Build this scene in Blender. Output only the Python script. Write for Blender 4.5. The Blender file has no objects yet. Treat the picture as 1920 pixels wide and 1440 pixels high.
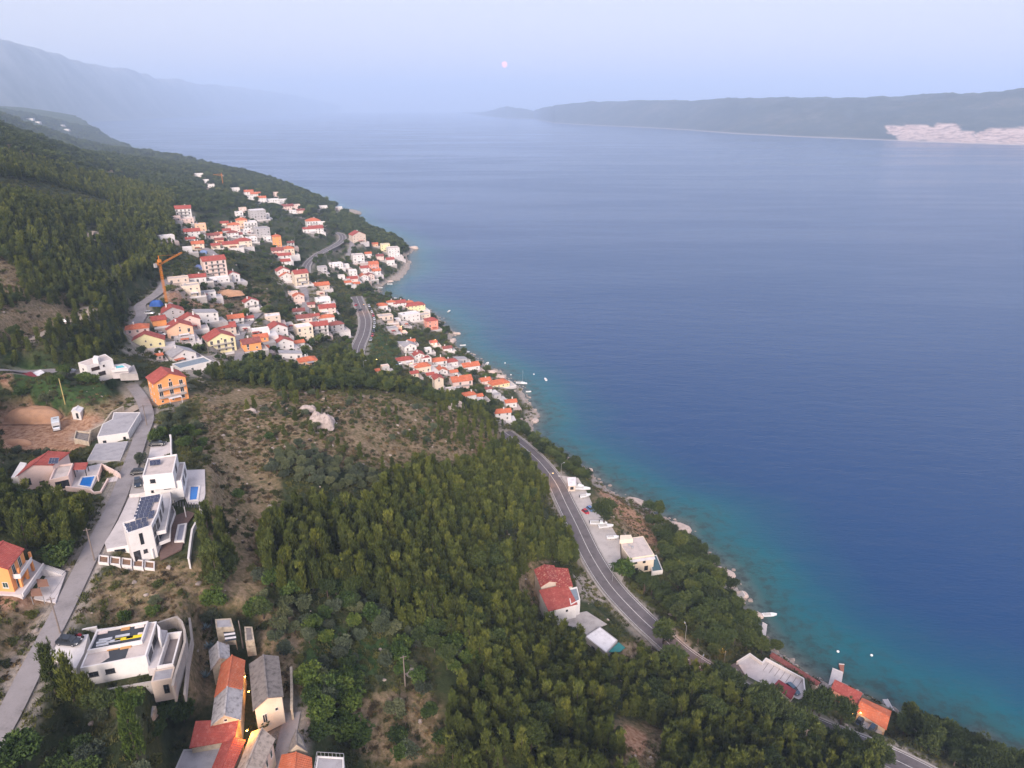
# ---------------------------------------------------------------- the houses of the villages
# cx, cy: where the middle of the house is seen in the photograph; w, d, h: front, depth, height in photograph pixels;
# rot: degrees the front is turned towards the sea; roof kind, roof colour, wall colour, extras, label
HOUSES = [
 (315,726,52,44,40,24,'gf','r','O','bb','large orange three-storey house with red roof, pillared balcony and green shutters'),
 (401,500,38,26,27,20,'gs','r','P','bb','tall pinkish apartment block with red gabled roof and stacked side balconies'),
 (409,524,36,16,8,18,'flat','w','W','','long low white modern house with window band below the tall apartment block'),
 (370,522,28,18,9,10,'gs','r','W','','white house with thin red roof between the white villa and the cream shell'),
 (434,520,24,20,12,25,'gf','r','W','','white red-roofed house beside the small turquoise pool'),
 (334,524,34,18,8,12,'flat','p','B','','roofless beige shell of a house behind the crane'),
 (357,543,30,24,18,14,'flat','p','C','','large cream block house with narrow slit windows near the crane'),
 (388,551,28,18,8,14,'flat','g','W','','white terraced wing with dark terraces above the earth bank'),
 (323,588,36,28,14,16,'gf','r','G','','grey-pink gabled house with red roof and twin small windows'),
 (297,602,22,22,11,20,'gs','r','O','','small orange house with dark red roof beside the lane'),
 (336,620,42,32,19,16,'gf','r','A','','large peach gabled house with broad red roof in a row of three'),
 (356,605,32,26,18,14,'gf','r','P','','pale peach house with stepped red roofs behind the large peach house'),
 (259,622,36,28,19,8,'hip','o','P','','coral house with bright orange-red hipped roof at the edge of the wood'),
 (275,642,58,26,12,6,'gf','r','Y','','long pale yellow gable wall under a red roof at the village edge'),
 (386,593,36,28,15,22,'shed','g','W','','white modern house with sloping grey roof and tall seaward windows'),
 (442,600,26,20,13,14,'gs','o','W','b','white house with red roof and small red porch roof'),
 (420,617,38,26,13,12,'gs','r','B','','beige house with wide dark red roof and white chimney'),
 (412,643,46,36,24,22,'gf','r','Y','bb','tall cream house with red gables, roof solar panel and side balconies'),
 (470,646,30,26,14,20,'gs','d','O','','orange house with brown-red roof beside the inner lane'),
 (347,638,34,14,4,6,'flat','w','G','','low white-roofed carport in front of the peach houses'),
 (340,667,40,34,13,28,'gf','g','W','','white house with steep pale grey gable roof'),
 (361,686,56,36,9,30,'flat','b','W','','long white house under a blue-grey flat roof among pines'),
 (299,671,10,10,6,20,'gs','o','P','','tiny shed with red roof standing in the wood'),
 (470,570,24,18,13,22,'gf','r','W','b','white balconied house with red roof above the olive terraces'),
 (560,560,18,16,13,12,'gf','o','P','','small pinkish house with orange gable beside the steep lane'),
 (549,552,18,14,9,10,'flat','p','P','','flat pink-roofed outhouse uphill of the steep lane'),
 (511,597,26,22,13,10,'flat','w','B','','beige block with bright white flat roof above the red-roofed cluster'),
 (560,585,20,16,8,10,'gs','d','W','','small white house with dusky red roof below the steep lane'),
 (570,597,26,18,8,12,'gs','d','P','','low house with dusky red roof next to a white block'),
 (569,621,28,26,21,20,'flat','w','C','','tall cream block with white flat roof and dark ground-floor opening'),
 (598,617,30,22,19,14,'gs','r','W','b','white three-storey house with red roof and columns of windows'),
 (613,580,28,20,11,14,'gs','r','P','','pinkish house with red roof in the upper row above the coast road'),
 (612,598,26,18,10,14,'hip','o','W','','white house with orange hipped roof in the middle of three'),
 (630,612,24,20,12,22,'hip','d','G','','grey house with pinkish red hipped roof nearest the coast road bend'),
 (605,563,26,16,8,12,'flat','w','W','','white flat block with parked cars beside it'),
 (601,550,14,10,6,10,'flat','p','B','','little beige garage under the pine slope'),
 (519,621,32,26,17,22,'gf','r','W','','white gable-fronted house with red roof and two dark windows'),
 (488,622,30,18,6,14,'flat','w','W','','white flat-roofed annex wedged between two red-roofed houses'),
 (488,634,24,18,8,18,'gs','o','O','','small orange house with brick-red roof below the white annex'),
 (529,645,34,26,12,22,'gf','r','W','','white villa with double red gables at the lower village edge'),
 (545,668,38,18,6,12,'shed','g','W','','long grey sloping roof among bushes at the pine edge'),
 (576,678,30,24,7,18,'hip','o','A','','orange-red hipped roof half buried in pines'),
 (600,537,30,18,8,18,'gs','o','B','','low house with orange tiled roof between dark pines'),
 (530,512,22,18,12,18,'gf','r','W','','white twin house with upper red roof'),
 (536,520,24,18,9,18,'gf','o','W','','white twin house with lower orange-red roof'),
 (563,521,24,22,20,22,'gs','r','C','b','tall cream apartment house with small red roof'),
 (520,472,20,18,8,12,'gs','d','P','','pinkish house with dull red roof in a stepped row'),
 (541,471,18,16,12,16,'hip','o','C','','cream house with orange hipped roof in a stepped row'),
 (533,482,22,14,9,14,'gs','r','W','','white house with red roof in the middle of the stepped row'),
 (535,493,16,14,9,14,'gs','r','W','','lowest narrow white house of the stepped row'),
 (519,452,14,14,18,14,'hip','o','O','','tall bright orange house standing alone in the pines'),
 (587,420,24,20,13,16,'hip','o','W','b','white stepped house with orange roof above the bay road'),
 (592,431,24,18,8,16,'gs','r','W','','lower white wing with red roof above the bay road'),
 (344,398,26,20,15,8,'gs','r','W','b','white house with red roof at the top of the far village'),
 (347,414,28,18,8,8,'flat','p','P','','pinkish terraced block below the topmost red-roofed house'),
 (360,437,26,18,9,12,'gs','r','W','','white house with red roof next to the tan building site'),
 (312,446,24,16,9,24,'flat','w','W','','white modern cube alone at the pine edge'),
 (376,426,18,16,12,12,'flat','p','A','','tan unfinished block in the far village'),
 (438,427,20,16,12,12,'hip','o','P','','pink house with red hipped roof, upper of a coloured pair'),
 (453,419,18,16,14,14,'hip','o','A','','orange-yellow house with red roof beside the pink one'),
 (469,424,22,18,16,18,'flat','w','W','bb','white terraced apartment block with stacked balconies'),
 (482,402,26,22,16,20,'flat','w','G','','grey-white apartment block uphill at the village top'),
 (432,460,26,18,8,12,'gs','r','C','','cream villa with low dark red roof on the village slope'),
 (456,456,26,20,11,18,'hip','r','C','','cream villa with red hipped roof and hedge of pines'),
 (400,444,20,14,8,14,'gs','d','P','','house with dull red roof beside the uphill lane'),
 (436,440,18,14,9,18,'hip','d','W','','white house with brown-red roof in the village middle'),
 (411,452,14,12,7,14,'gs','d','A','','small tan house below the uphill lane'),
 (371,461,20,16,11,12,'gs','o','C','','cream house with orange roof beside a blue tarpaulin'),
 (491,436,24,22,17,20,'flat','g','G','','grey concrete block at the seaward edge of the village'),
 (471,449,18,16,8,18,'flat','w','W','','small white cube house above the pines'),
 (466,362,16,12,6,14,'gs','o','W','','leftmost small white house in a distant red-roofed row'),
 (480,366,18,12,6,14,'gs','o','W','','middle white house in a distant red-roofed row'),
 (491,374,14,12,7,14,'gs','o','W','','lowest white house in a distant red-roofed row'),
 (512,377,20,14,7,14,'flat','w','W','','distant white flat villa, left of a pair'),
 (530,377,16,14,6,14,'flat','w','W','','distant white flat villa, right of a pair'),
 (539,389,20,14,6,18,'gs','d','P','','distant pinkish house with dull roof below two white villas'),
 (517,365,10,8,8,10,'flat','p','P','','narrow distant tower house near the ridge'),
 (373,328,14,10,5,10,'flat','w','W','','small white house high on the far wooded ridge'),
 (386,340,10,8,6,10,'flat','w','W','','white cube just below the ridge-top house'),
 (396,348,16,8,4,10,'flat','p','W','','low pale building below the white cube on the ridge'),
 (440,355,16,10,5,14,'flat','p','W','','pale flat house near the distant crane'),
 (670,446,24,20,13,26,'gf','r','B','','beige gabled house with red roof beside the bay road junction'),
 (722,464,16,14,12,10,'flat','p','Y','','yellowish tower-like block among trees near the point'),
 (737,472,20,18,15,16,'flat','p','W','','tall pale block with row of windows near the point'),
 (731,490,14,12,9,18,'gs','r','W','','small white house with dark red roof above the beach'),
 (671,484,20,18,13,16,'flat','p','W','','grey-white block with two dark windows above the red cluster'),
 (629,497,24,16,7,18,'flat','w','W','','white flat-roofed hall beside the bay road'),
 (699,498,18,16,9,16,'gs','o','S','','salmon house with red roof near the beach'),
 (683,505,15,13,8,18,'gs','r','W','','white house with red roof above the small bay'),
 (705,510,15,12,7,16,'gs','o','W','','small orange-roofed house just above the beach'),
 (661,511,14,12,9,16,'flat','w','W','','narrow white house half hidden by dark trees'),
 (660,524,18,14,6,18,'gs','r','P','','pink house with red roof in the dark trees'),
 (681,521,16,14,8,20,'gf','o','W','','white gabled house with orange roof beside the path to the bay'),
 (693,519,14,14,8,20,'gf','d','P','','pinkish gabled house with dull roof beside the path to the bay'),
 (604,505,16,14,10,14,'flat','g','G','','grey concrete frame house below the bay road curve'),
 (605,388,16,8,4,8,'flat','w','W','','low white building behind the harbour trees'),
 (634,390,14,8,4,8,'flat','w','W','','white beach house near the harbour spit'),
 (703,459,10,8,5,14,'gs','o','A','','tiny orange house under the trees of the point'),
 (715,575,20,16,8,14,'hip','o','W','','white house with orange hipped roof by a big round tree'),
 (722,597,26,18,12,16,'flat','p','B','b','beige arcaded block below the orange hipped roof'),
 (733,568,14,12,6,18,'hip','o','W','','small orange-roofed house at the head of the waterside row'),
 (748,570,22,16,8,22,'gs','r','W','','white waterside house with deep red roof'),
 (777,575,34,20,9,20,'hip','r','Y','','yellow waterside house with wide red hipped roof'),
 (767,568,14,12,5,20,'hip','o','W','','small low red roof right above the water'),
 (767,594,34,20,13,26,'flat','w','W','','long bright white modern house stepping down to the sea'),
 (795,593,18,16,9,26,'flat','p','C','','cream flat-roofed house near the salmon one'),
 (808,607,20,20,16,22,'hip','r','S','','tall salmon-red house with red hipped roof by the sea'),
 (735,618,18,16,8,20,'flat','g','G','','grey slab-roofed house lit orange by a lamp'),
 (747,617,10,10,8,20,'flat','p','A','','small orange-lit annex beside the grey slab roof'),
 (767,654,22,20,16,20,'gf','g','W','b','tall white house with grey roof above the lower cluster'),
 (754,648,18,16,4,24,'shed','g','G','','broad grey lean-to roof behind the tall white house'),
 (759,676,28,20,8,20,'hip','r','W','','white house with red hipped roof above the paved yard'),
 (784,668,18,22,11,16,'gf','r','W','','narrow white house with red roof, upper of the steep group'),
 (797,676,18,18,13,22,'flat','r','W','b','white balconied house with striped red awning roof'),
 (790,689,28,22,10,22,'hip','o','C','','cream house with bright orange hipped roof and white ridge'),
 (822,680,26,20,12,18,'hip','o','W','b','white house with orange roof and open loggia'),
 (827,696,20,16,7,18,'gf','o','W','','small white red-roofed house below the loggia house'),
 (842,680,28,18,8,22,'hip','r','W','','white house with wide red hipped roof near the rocks'),
 (863,676,22,14,5,26,'shed','g','G','','grey corrugated roof beside the waterfront house'),
 (881,687,30,20,8,22,'gs','o','W','','waterfront white house with salmon-orange roof'),
 (838,654,16,12,6,18,'gs','d','W','','small brown-roofed house among shore pines'),
 (821,718,16,20,22,16,'gf','r','C','','tall narrow cream house with red gable roof'),
 (864,717,36,26,15,18,'gs','o','P','b','large pinkish house with patchwork terracotta roofs and terrace'),
 (879,742,22,18,9,24,'hip','o','W','','low white house with orange-red roof below the large pinkish one'),
 (909,714,18,16,7,22,'gs','o','P','','pink house with orange roof at the rocky shore'),
 (934,719,34,24,7,28,'hip','o','Y','','long orange-roofed yellow house at the rocky shore'),
 (957,756,20,14,10,14,'gs','o','W','','small white house with bright orange roof above the cove'),
 (942,777,28,18,15,12,'gs','o','W','','white two-storey house with red roof, last before the coast road'),
]
import bpy, bmesh, math, random
import numpy as np
from mathutils import Vector, Matrix
from math import radians as R, sin, cos, pi

rnd = random.Random(7)
S = bpy.context.scene
C = S.collection

# ---------------------------------------------------------------- camera
CAMZ = 170.0
PITCH = R(21.3)
F = 1333.33           # focal length in pixels of the 1920 wide photograph
SP, CP = sin(PITCH), cos(PITCH)
cam = bpy.data.cameras.new('camera')
cam.lens = 25.0
cam.sensor_width = 36.0
cam.clip_start = 1.0
cam.clip_end = 120000.0
camo = bpy.data.objects.new('camera', cam)
C.objects.link(camo)
camo.location = (0, 0, CAMZ)
camo.rotation_euler = (R(90) - PITCH, 0, 0)
S.camera = camo

# ---------------------------------------------------------------- sky, sun, exposure
W = bpy.data.worlds.new('World')
S.world = W
W.use_nodes = True
wn = W.node_tree
wn.nodes.clear()
sky = wn.nodes.new('ShaderNodeTexSky')
sky.sky_type = 'NISHITA'
sky.sun_disc = False
sky.sun_elevation = R(9)
sky.sun_rotation = R(185)
sky.altitude = 200
sky.air_density = 1.6
sky.dust_density = 1.2
sky.ozone_density = 3.0
wbg = wn.nodes.new('ShaderNodeBackground')
wbg.inputs[1].default_value = 0.1
even = wn.nodes.new('ShaderNodeMix'); even.data_type = 'RGBA'      # thin high cloud evens the dusk sky out to lavender
even.inputs[0].default_value = 0.82
even.inputs[7].default_value = (3.80, 3.68, 4.45, 1)
wout = wn.nodes.new('ShaderNodeOutputWorld')
wn.links.new(sky.outputs[0], even.inputs[6]); wn.links.new(even.outputs[2], wbg.inputs[0])
wn.links.new(wbg.outputs[0], wout.inputs[0])

sl = bpy.data.lights.new('sun', 'SUN')
sl.energy = 2.6
sl.angle = R(25)
sl.color = (1.0, 0.86, 0.76)
slo = bpy.data.objects.new('sun', sl)
C.objects.link(slo)
slo.location = (0, -50, 400)
slo.rotation_euler = (R(62), 0, R(-5))

S.view_settings.view_transform = 'Standard'
S.view_settings.look = 'None'
S.view_settings.gamma = 1.0
S.view_settings.use_curve_mapping = False
S.view_settings.exposure = 1.3
S.cycles.volume_bounces = 2
S.cycles.max_bounces = 5
S.cycles.diffuse_bounces = 2
S.cycles.glossy_bounces = 2
S.cycles.transparent_max_bounces = 4
S.cycles.use_denoising = True

# ---------------------------------------------------------------- pixel helpers (photograph pixels -> places on the ground)
def unproj(px, py, z=0.0):
    u = (px - 960) / F; v = (py - 720) / F
    D = SP + v * CP
    Z = (CAMZ - z) / D
    return (u * Z, Z * (CP - v * SP))

def proj(x, y, z):
    dz = CAMZ - z
    zc = y * CP + dz * SP
    yc = -y * SP + dz * CP
    return 960 + F * x / zc, 720 + F * yc / zc, zc

# ---------------------------------------------------------------- numpy noise
def _hash(ix, iy, s):
    h = (ix.astype(np.int64) * 374761393 + iy.astype(np.int64) * 668265263 + s * 1442695041) & 0xffffffff
    h = ((h ^ (h >> 13)) * 1274126177) & 0xffffffff
    return ((h ^ (h >> 16)) & 0xffff) / 65535.0

def vnoise(x, y, s=0):
    x0 = np.floor(x); y0 = np.floor(y)
    fx = x - x0; fy = y - y0
    fx = fx * fx * (3 - 2 * fx); fy = fy * fy * (3 - 2 * fy)
    a = _hash(x0, y0, s); b = _hash(x0 + 1, y0, s); c = _hash(x0, y0 + 1, s); d = _hash(x0 + 1, y0 + 1, s)
    return (a * (1 - fx) + b * fx) * (1 - fy) + (c * (1 - fx) + d * fx) * fy

def fbm(x, y, s=0, o=4):
    t = 0; a = 0.5; f = 1.0; n = 0
    for k in range(o):
        t = t + a * vnoise(x * f, y * f, s + k * 17); n += a
        a *= 0.5; f *= 2.03
    return t / n - 0.5

def smooth(t):
    t = np.clip(t, 0, 1)
    return t * t * (3 - 2 * t)

def seg_dist(X, Y, pts, closed=True):
    d = np.full(X.shape, 1e9)
    n = len(pts)
    for i in range(n if closed else n - 1):
        ax, ay = pts[i][:2]; bx, by = pts[(i + 1) % n][:2]
        ex, ey = bx - ax, by - ay
        L = ex * ex + ey * ey + 1e-9
        t = np.clip(((X - ax) * ex + (Y - ay) * ey) / L, 0, 1)
        d = np.minimum(d, (X - ax - t * ex) ** 2 + (Y - ay - t * ey) ** 2)
    return np.sqrt(d)

def inside(X, Y, pts):
    c = np.zeros(np.shape(X), bool)
    n = len(pts)
    for i in range(n):
        ax, ay = pts[i][:2]; bx, by = pts[(i + 1) % n][:2]
        if ay == by: continue
        t = ((ay > Y) != (by > Y)) & (X < (bx - ax) * (Y - ay) / (by - ay) + ax)
        c ^= t
    return c

# ---------------------------------------------------------------- coast (sea level line)
COAST_PX = [(2300,1720),(2080,1540),(1990,1475),(1925,1425),(1890,1432),(1868,1418),(1850,1390),(1838,1397),(1800,1388),(1760,1372),(1725,1368),(1705,1350),(1690,1345),
 (1665,1335),(1620,1312),(1560,1293),(1520,1270),(1488,1243),(1462,1225),(1440,1200),(1425,1180),(1400,1150),(1392,1120),(1378,1095),
 (1360,1070),(1330,1052),(1318,1035),(1288,1012),(1284,985),(1262,978),(1245,972),(1216,958),(1200,948),(1188,936),(1165,934),(1140,916),
 (1120,902),(1106,884),(1090,878),(1070,862),(1040,846),(1018,836),(1002,820),(998,802),(1010,778),(1000,768),(990,758),(984,742),(972,722),(958,718),
 (945,706),(940,696),(925,694),(905,684),(893,674),(880,664),(862,656),(850,646),(845,636),(852,626),(846,618),(834,612),(826,600),(812,588),
 (792,578),(772,570),(745,562),(724,558),(712,552),(710,540),(722,532),(742,522),(760,508),(766,492),(760,480),(778,468),(764,464),(756,455),(742,448),(720,440),(700,432),
 (684,422),(668,415),(655,408),(648,404),(670,398),(668,394),(640,394),(615,384),(590,372),(560,360),(520,347),(470,334),(420,322),(370,312),(330,305),
 (303,302),(298,294),(275,288),(255,284),(244,277),(225,270),(200,262),(172,254),(150,247),(138,241),(132,237)]
COAST = [unproj(px, py, 0) for px, py in COAST_PX]
LAND = COAST + [(-9000, 9500), (-12000, 3000), (-3000, -600), (300, -600)]

# ground heights at photograph pixels: (px, py, height above the sea in metres)
HP = [(-60,1440,79),(0,1370,78),(60,1250,78),(120,1140,78.5),(170,1040,79),(210,960,79.5),(240,880,79),(270,800,77),(262,745,75),(245,722,75),
 (0,1250,80),(0,1130,81),(-80,1250,84),(60,1000,81),(0,950,83),(-100,1000,88),(60,880,78),(0,850,80),(100,810,74),(30,790,76),(180,800,75),(130,760,79),(60,740,84),(0,720,86),(-120,760,94),
 (250,1230,74),(330,1200,73),(240,1330,71),(120,1400,72),(0,1440,76),(330,1400,66),(430,1290,66),(500,1290,64),(430,1400,63),(560,1400,60),(390,1180,72),(400,1100,73),(380,1000,74),(400,900,75),(330,880,77),
 (540,1300,62),(700,1300,55),(850,1400,48),(700,1420,51),(900,1200,47),(620,1150,61),(700,1150,57),(540,1100,66),(1000,1300,40),(1200,1400,31),(1400,1400,21),(1500,1440,17.5),(1600,1430,15),
 (1100,1300,31),(1250,1330,23),(1100,1200,26),(1000,1160,28),(1000,1080,29),(1040,1180,24.5),(1130,1220,22.5),
 (1290,1235,20),(1200,1160,21),(1130,1070,21),(1080,970,21),(1040,900,21),(1000,850,20),(955,815,19),
 (1090,940,20.8),(1140,1000,20.8),(1200,1060,15),(1240,1090,9),(1160,935,10),(1200,980,11),(1250,1020,8),(1120,900,12),(1060,862,10),(1300,1100,13),(1350,1120,7),(1350,1180,14),(1400,1200,9),(1300,1180,18),
 (1380,1240,12),(1450,1270,11),(1500,1300,9),(1600,1340,5),(1650,1370,6),(1720,1410,11),(1640,1410,13),(1840,1425,6),(1800,1460,14),(1960,1500,10),(1960,1700,24),
 (500,960,67),(450,1000,70),(440,900,71),(440,820,71),(560,850,68),(600,930,64),(650,760,62),(560,740,64),(460,740,67),(400,720,69),(700,1000,57),(700,880,58),(780,800,50),(740,742,52),(800,850,49),(840,770,43),(900,780,35),(930,800,28),
 (800,950,50),(800,1080,50),(880,900,42),(950,900,33),(1000,950,29),(900,1050,42),(950,980,35),(700,1080,58),
 (740,700,28),(650,685,40),(560,695,50),(840,735,17),(890,745,12),(930,770,9),(700,712,36),(780,715,25),(800,740,26),
 (270,650,68),(330,620,66),(270,560,77),(240,590,78),(240,540,83),(305,580,72),(410,640,60),(400,590,62),(470,640,52),(520,620,46),(570,620,40),(620,610,33),(600,560,36),(550,530,42),(480,560,52),(400,520,66),(350,540,72),
 (670,640,27),(683,600,26),(670,565,25),(730,600,18),(780,600,9),(740,660,22),(760,690,20),(820,690,9),(870,735,9),(950,790,8),(955,755,5),(860,700,7),(900,710,4),(820,630,6),(710,640,24),(690,680,28),
 (450,690,59),(360,690,68),(310,740,74),(180,700,80),(120,690,82),(30,690,86),(-100,690,94),(0,650,92),(60,640,90),(150,600,86),(0,550,102),(100,500,101),(200,520,88),(230,480,86),(0,450,113),(0,380,124),(100,400,111),(200,400,100),(300,420,81),(380,420,67),(340,400,75),
 (440,420,57),(480,440,51),(480,400,50),(540,460,42),(520,500,44),(600,430,32),(640,450,28),(590,490,30),(620,480,26),(660,500,18),(700,510,10),(740,480,9),(690,450,17),(720,462,13),(620,540,29),(660,540,20),(700,545,8),
 (640,410,14),(560,400,28),(460,370,44),(380,340,50),(370,355,58),(300,335,62),(200,330,88),(200,310,91),(100,280,120),(0,240,150),(50,262,134),(0,300,136),(300,350,75),(100,340,116),
 (560,378,22),(620,396,14)]
EXTRA = [(-3240,4470,188),(-3337,5346,119),(-3278,5020,162),(-3900,4570,230),(-1979,3081,90),(-2376,3529,137),(-1992,3380,32),(-2610,3208,150),(-3400,3000,330),(-6000,4500,400),(-4500,7000,110),(-4100,6300,30),(-7000,7000,300),
         (-1230,2620,14),(-1400,2500,45),(-1100,2200,35),(-1250,1900,90),(-1500,2300,130),(-1050,1500,110),(-2200,1800,420),(-800,1500,75),(-1800,2900,60),
         (-900,1000,215),(-1300,1300,290),(-550,650,178),(-400,350,145),(-350,200,120),(-250,80,100),(-1500,400,380),(-800,200,240),
         (-40,40,74),(0,40,70),(-60,90,78),(-110,100,80),(-160,100,85),(-90,40,76),(-140,30,82),(-60,-40,74),(80,30,45),(150,60,22),(60,60,55)]
hx = []; hv = []
for px, py, z in HP:
    x, y = unproj(px, py, z); hx.append((x, y)); hv.append(z)
for x, y, z in EXTRA:
    hx.append((x, y)); hv.append(z)
def warp(x, y):
    y2 = y + 120.0
    r = np.hypot(x, y2)
    return np.arctan2(x, y2) * 2.2, np.log(r)
hx = np.array(hx); hv = np.array(hv, float)
qa, qb = warp(hx[:, 0], hx[:, 1])
def tps(r2):
    return r2 * np.log(r2 + 1e-12)
nn = len(hv)
K = tps((qa[:, None] - qa[None]) ** 2 + (qb[:, None] - qb[None]) ** 2)
K += np.eye(nn) * 2e-4
P = np.stack([np.ones(nn), qa, qb], 1)
A = np.zeros((nn + 3, nn + 3)); A[:nn, :nn] = K; A[:nn, nn:] = P; A[nn:, :nn] = P.T
sol = np.linalg.solve(A, np.concatenate([hv, np.zeros(3)]))
def h_tps(X, Y):
    a, b = warp(X, Y)
    out = sol[nn] + sol[nn + 1] * a + sol[nn + 2] * b
    for i in range(nn):
        out = out + sol[i] * tps((a - qa[i]) ** 2 + (b - qb[i]) ** 2)
    return out

# roads: name -> (width, [(px, py, z)...])
ROADS = {
 'village_lane': (4.0, [(-70,1470,78),(0,1368,78),(60,1252,78),(118,1142,78.5),(168,1040,79),(212,955,79.5),(243,878,79),(264,818,77.5),(276,782,76.5),(266,748,75.3),(247,722,75)]),
 'coast_road': (7.6, [(946,810,19),(975,832,20),(1010,864,20.5),(1040,902,21),(1062,946,21),(1082,986,21),(1108,1040,21),(1143,1095,21),(1188,1145,21),(1238,1192,20.5),(1290,1236,20),(1380,1290,17),(1460,1332,15),(1550,1372,14),(1650,1412,13),(1730,1450,13),(1840,1510,13),(1990,1600,13)]),
 'upper_coast_road': (8.5, [(668,556,25),(676,575,25.5),(685,600,26),(682,625,26.5),(672,650,27),(668,672,27.5)]),
 'bay_road': (7.0, [(574,512,32),(574,500,31.5),(580,490,31),(594,478,30.5),(612,468,30),(630,459,29),(642,449,28.5),(640,440,28.5),(628,436,29)]),
 'beach_road': (5.0, [(642,449,28.5),(654,450,28),(660,460,26),(656,470,24),(650,484,22)]),
 'hamlet_lane': (5.0, [(572,590,38),(573,572,38),(572,552,39),(568,540,39),(558,530,41)]),
 'crane_lane': (5.5, [(250,622,71),(258,603,72.5),(266,588,74),(262,573,75.5),(276,563,76.5),(292,552,77),(306,538,77),(312,524,77)]),
 'inner_lane': (4.5, [(440,700,59),(446,684,58),(449,664,57),(447,645,57),(452,626,56),(465,606,55),(478,594,54),(486,586,53)]),
 'wood_lane': (4.0, [(388,668,64),(398,690,63),(412,700,62),(430,705,60)]),
 'terrace_lane': (4.5, [(-80,700,90),(0,693,87),(45,697,84),(95,695,82),(140,697,81)]),
 'hillside_track': (3.0, [(62,637,90),(78,626,89.5),(98,616,89),(120,606,88.5),(146,599,87.5),(160,592,87.5),(164,575,88)]),
 'forest_track': (3.5, [(202,523,87.5),(216,517,87),(230,511,86),(241,503,85),(240,494,85.5)]),
 'upper_track': (3.5, [(167,448,100),(168,440,101),(173,433,102)]),
 'stone_lane': (3.2, [(548,1335,62),(541,1370,61.5),(532,1410,61),(522,1450,60.5),(510,1490,60)]),
 'pit_track': (4.0, [(262,760,75),(225,780,75),(190,805,74.5),(160,815,74)]),
 'upper_village_lane': (5.0, [(411,488,68),(402,478,69),(392,470,70),(382,465,70.5)]),
}
def catmull(pts, step=2.0):
    out = []
    n = len(pts)
    P_ = [np.array(p, float) for p in pts]
    for i in range(n - 1):
        p0 = P_[max(i - 1, 0)]; p1 = P_[i]; p2 = P_[i + 1]; p3 = P_[min(i + 2, n - 1)]
        k = max(2, int(np.hypot(*(p2 - p1)[:2]) / step))
        for j in range(k):
            t = j / k
            out.append(0.5 * ((2 * p1) + (-p0 + p2) * t + (2 * p0 - 5 * p1 + 4 * p2 - p3) * t * t + (-p0 + 3 * p1 - 3 * p2 + p3) * t ** 3))
    out.append(P_[-1])
    return np.array(out)
ROADW = {}
for k, (w, pts) in ROADS.items():
    ROADW[k] = (w, catmull([(*unproj(a, b, z), z) for a, b, z in pts]))

# flat ground under buildings, terraces and yards: (height, feather, [(px, py)...] corners at that height)
PADS = {
 'white_house_yard': (75.4, 2.0, [(68,1240),(118,1158),(200,1140),(330,1150),(362,1175),(352,1290),(300,1300),(140,1300)]),
 'solar_villa_yard': (77.0, 2.0, [(190,1040),(240,905),(385,880),(382,950),(370,1040),(300,1062),(225,1062)]),
 'upper_villa_yard': (78.6, 1.5, [(240,915),(262,830),(324,815),(388,880),(384,950),(325,930),(250,950)]),
 'pool_house_yard': (78.2, 1.5, [(18,905),(30,860),(130,850),(215,872),(236,898),(225,930),(150,935),(40,925)]),
 'sand_pit': (74.0, 2.0, [(0,835),(0,795),(90,780),(150,785),(160,810),(140,838),(60,838)]),
 'ruin_yard': (75.6, 2.0, [(140,835),(170,790),(200,765),(262,765),(266,830),(240,872),(165,872)]),
 'orange_garage_yard': (78.6, 1.5, [(40,1120),(60,1060),(120,1058),(140,1075),(105,1128)]),
 'orange_house_base': (80.8, 1.5, [(-60,1130),(-60,1050),(40,1050),(62,1070),(35,1122)]),
 'orange_villa_yard': (74.5, 3.0, [(245,722),(285,705),(350,720),(372,750),(330,772),(280,765)]),
 'stone_row_a': (65.5, 2.0, [(385,1240),(395,1190),(470,1180),(470,1370),(400,1370)]),
 'stone_row_b': (63.2, 2.0, [(470,1370),(472,1250),(540,1250),(545,1345)]),
 'red_court': (64.0, 2.0, [(330,1480),(335,1370),(470,1345),(520,1400),(505,1480)]),
 'parking': (21.0, 2.5, [(1050,888),(1090,893),(1150,985),(1170,1010),(1180,1070),(1165,1100),(1130,1060),(1090,985),(1062,930)]),
 'restaurant_base': (16.0, 2.0, [(1150,1030),(1230,1020),(1260,1080),(1190,1100)]),
 'tile_house_base': (24.0, 2.0, [(1000,1100),(1075,1080),(1100,1130),(1180,1195),(1180,1235),(1090,1215),(1030,1180)]),
 'deck_base': (12.3, 1.5, [(1345,1255),(1405,1222),(1512,1270),(1510,1310),(1440,1335),(1385,1310)]),
 'sea_house_base': (5.5, 2.0, [(1555,1320),(1580,1280),(1680,1335),(1665,1385),(1600,1360)]),
 'flat_white_yard': (80.5, 2.0, [(120,705),(140,680),(215,665),(262,690),(258,712),(150,718)]),
 'north_pier_ground': (2.2, 3.0, [(640,402),(648,395),(672,394),(676,399),(655,404)]),
 'beach': (1.0, 2.0, [(745,523),(758,508),(768,494),(770,486),(766,500),(756,516),(746,526)]),
}
PADW = {k: (z, f, [unproj(a, b, z) for a, b in pts]) for k, (z, f, pts) in PADS.items()}

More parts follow.
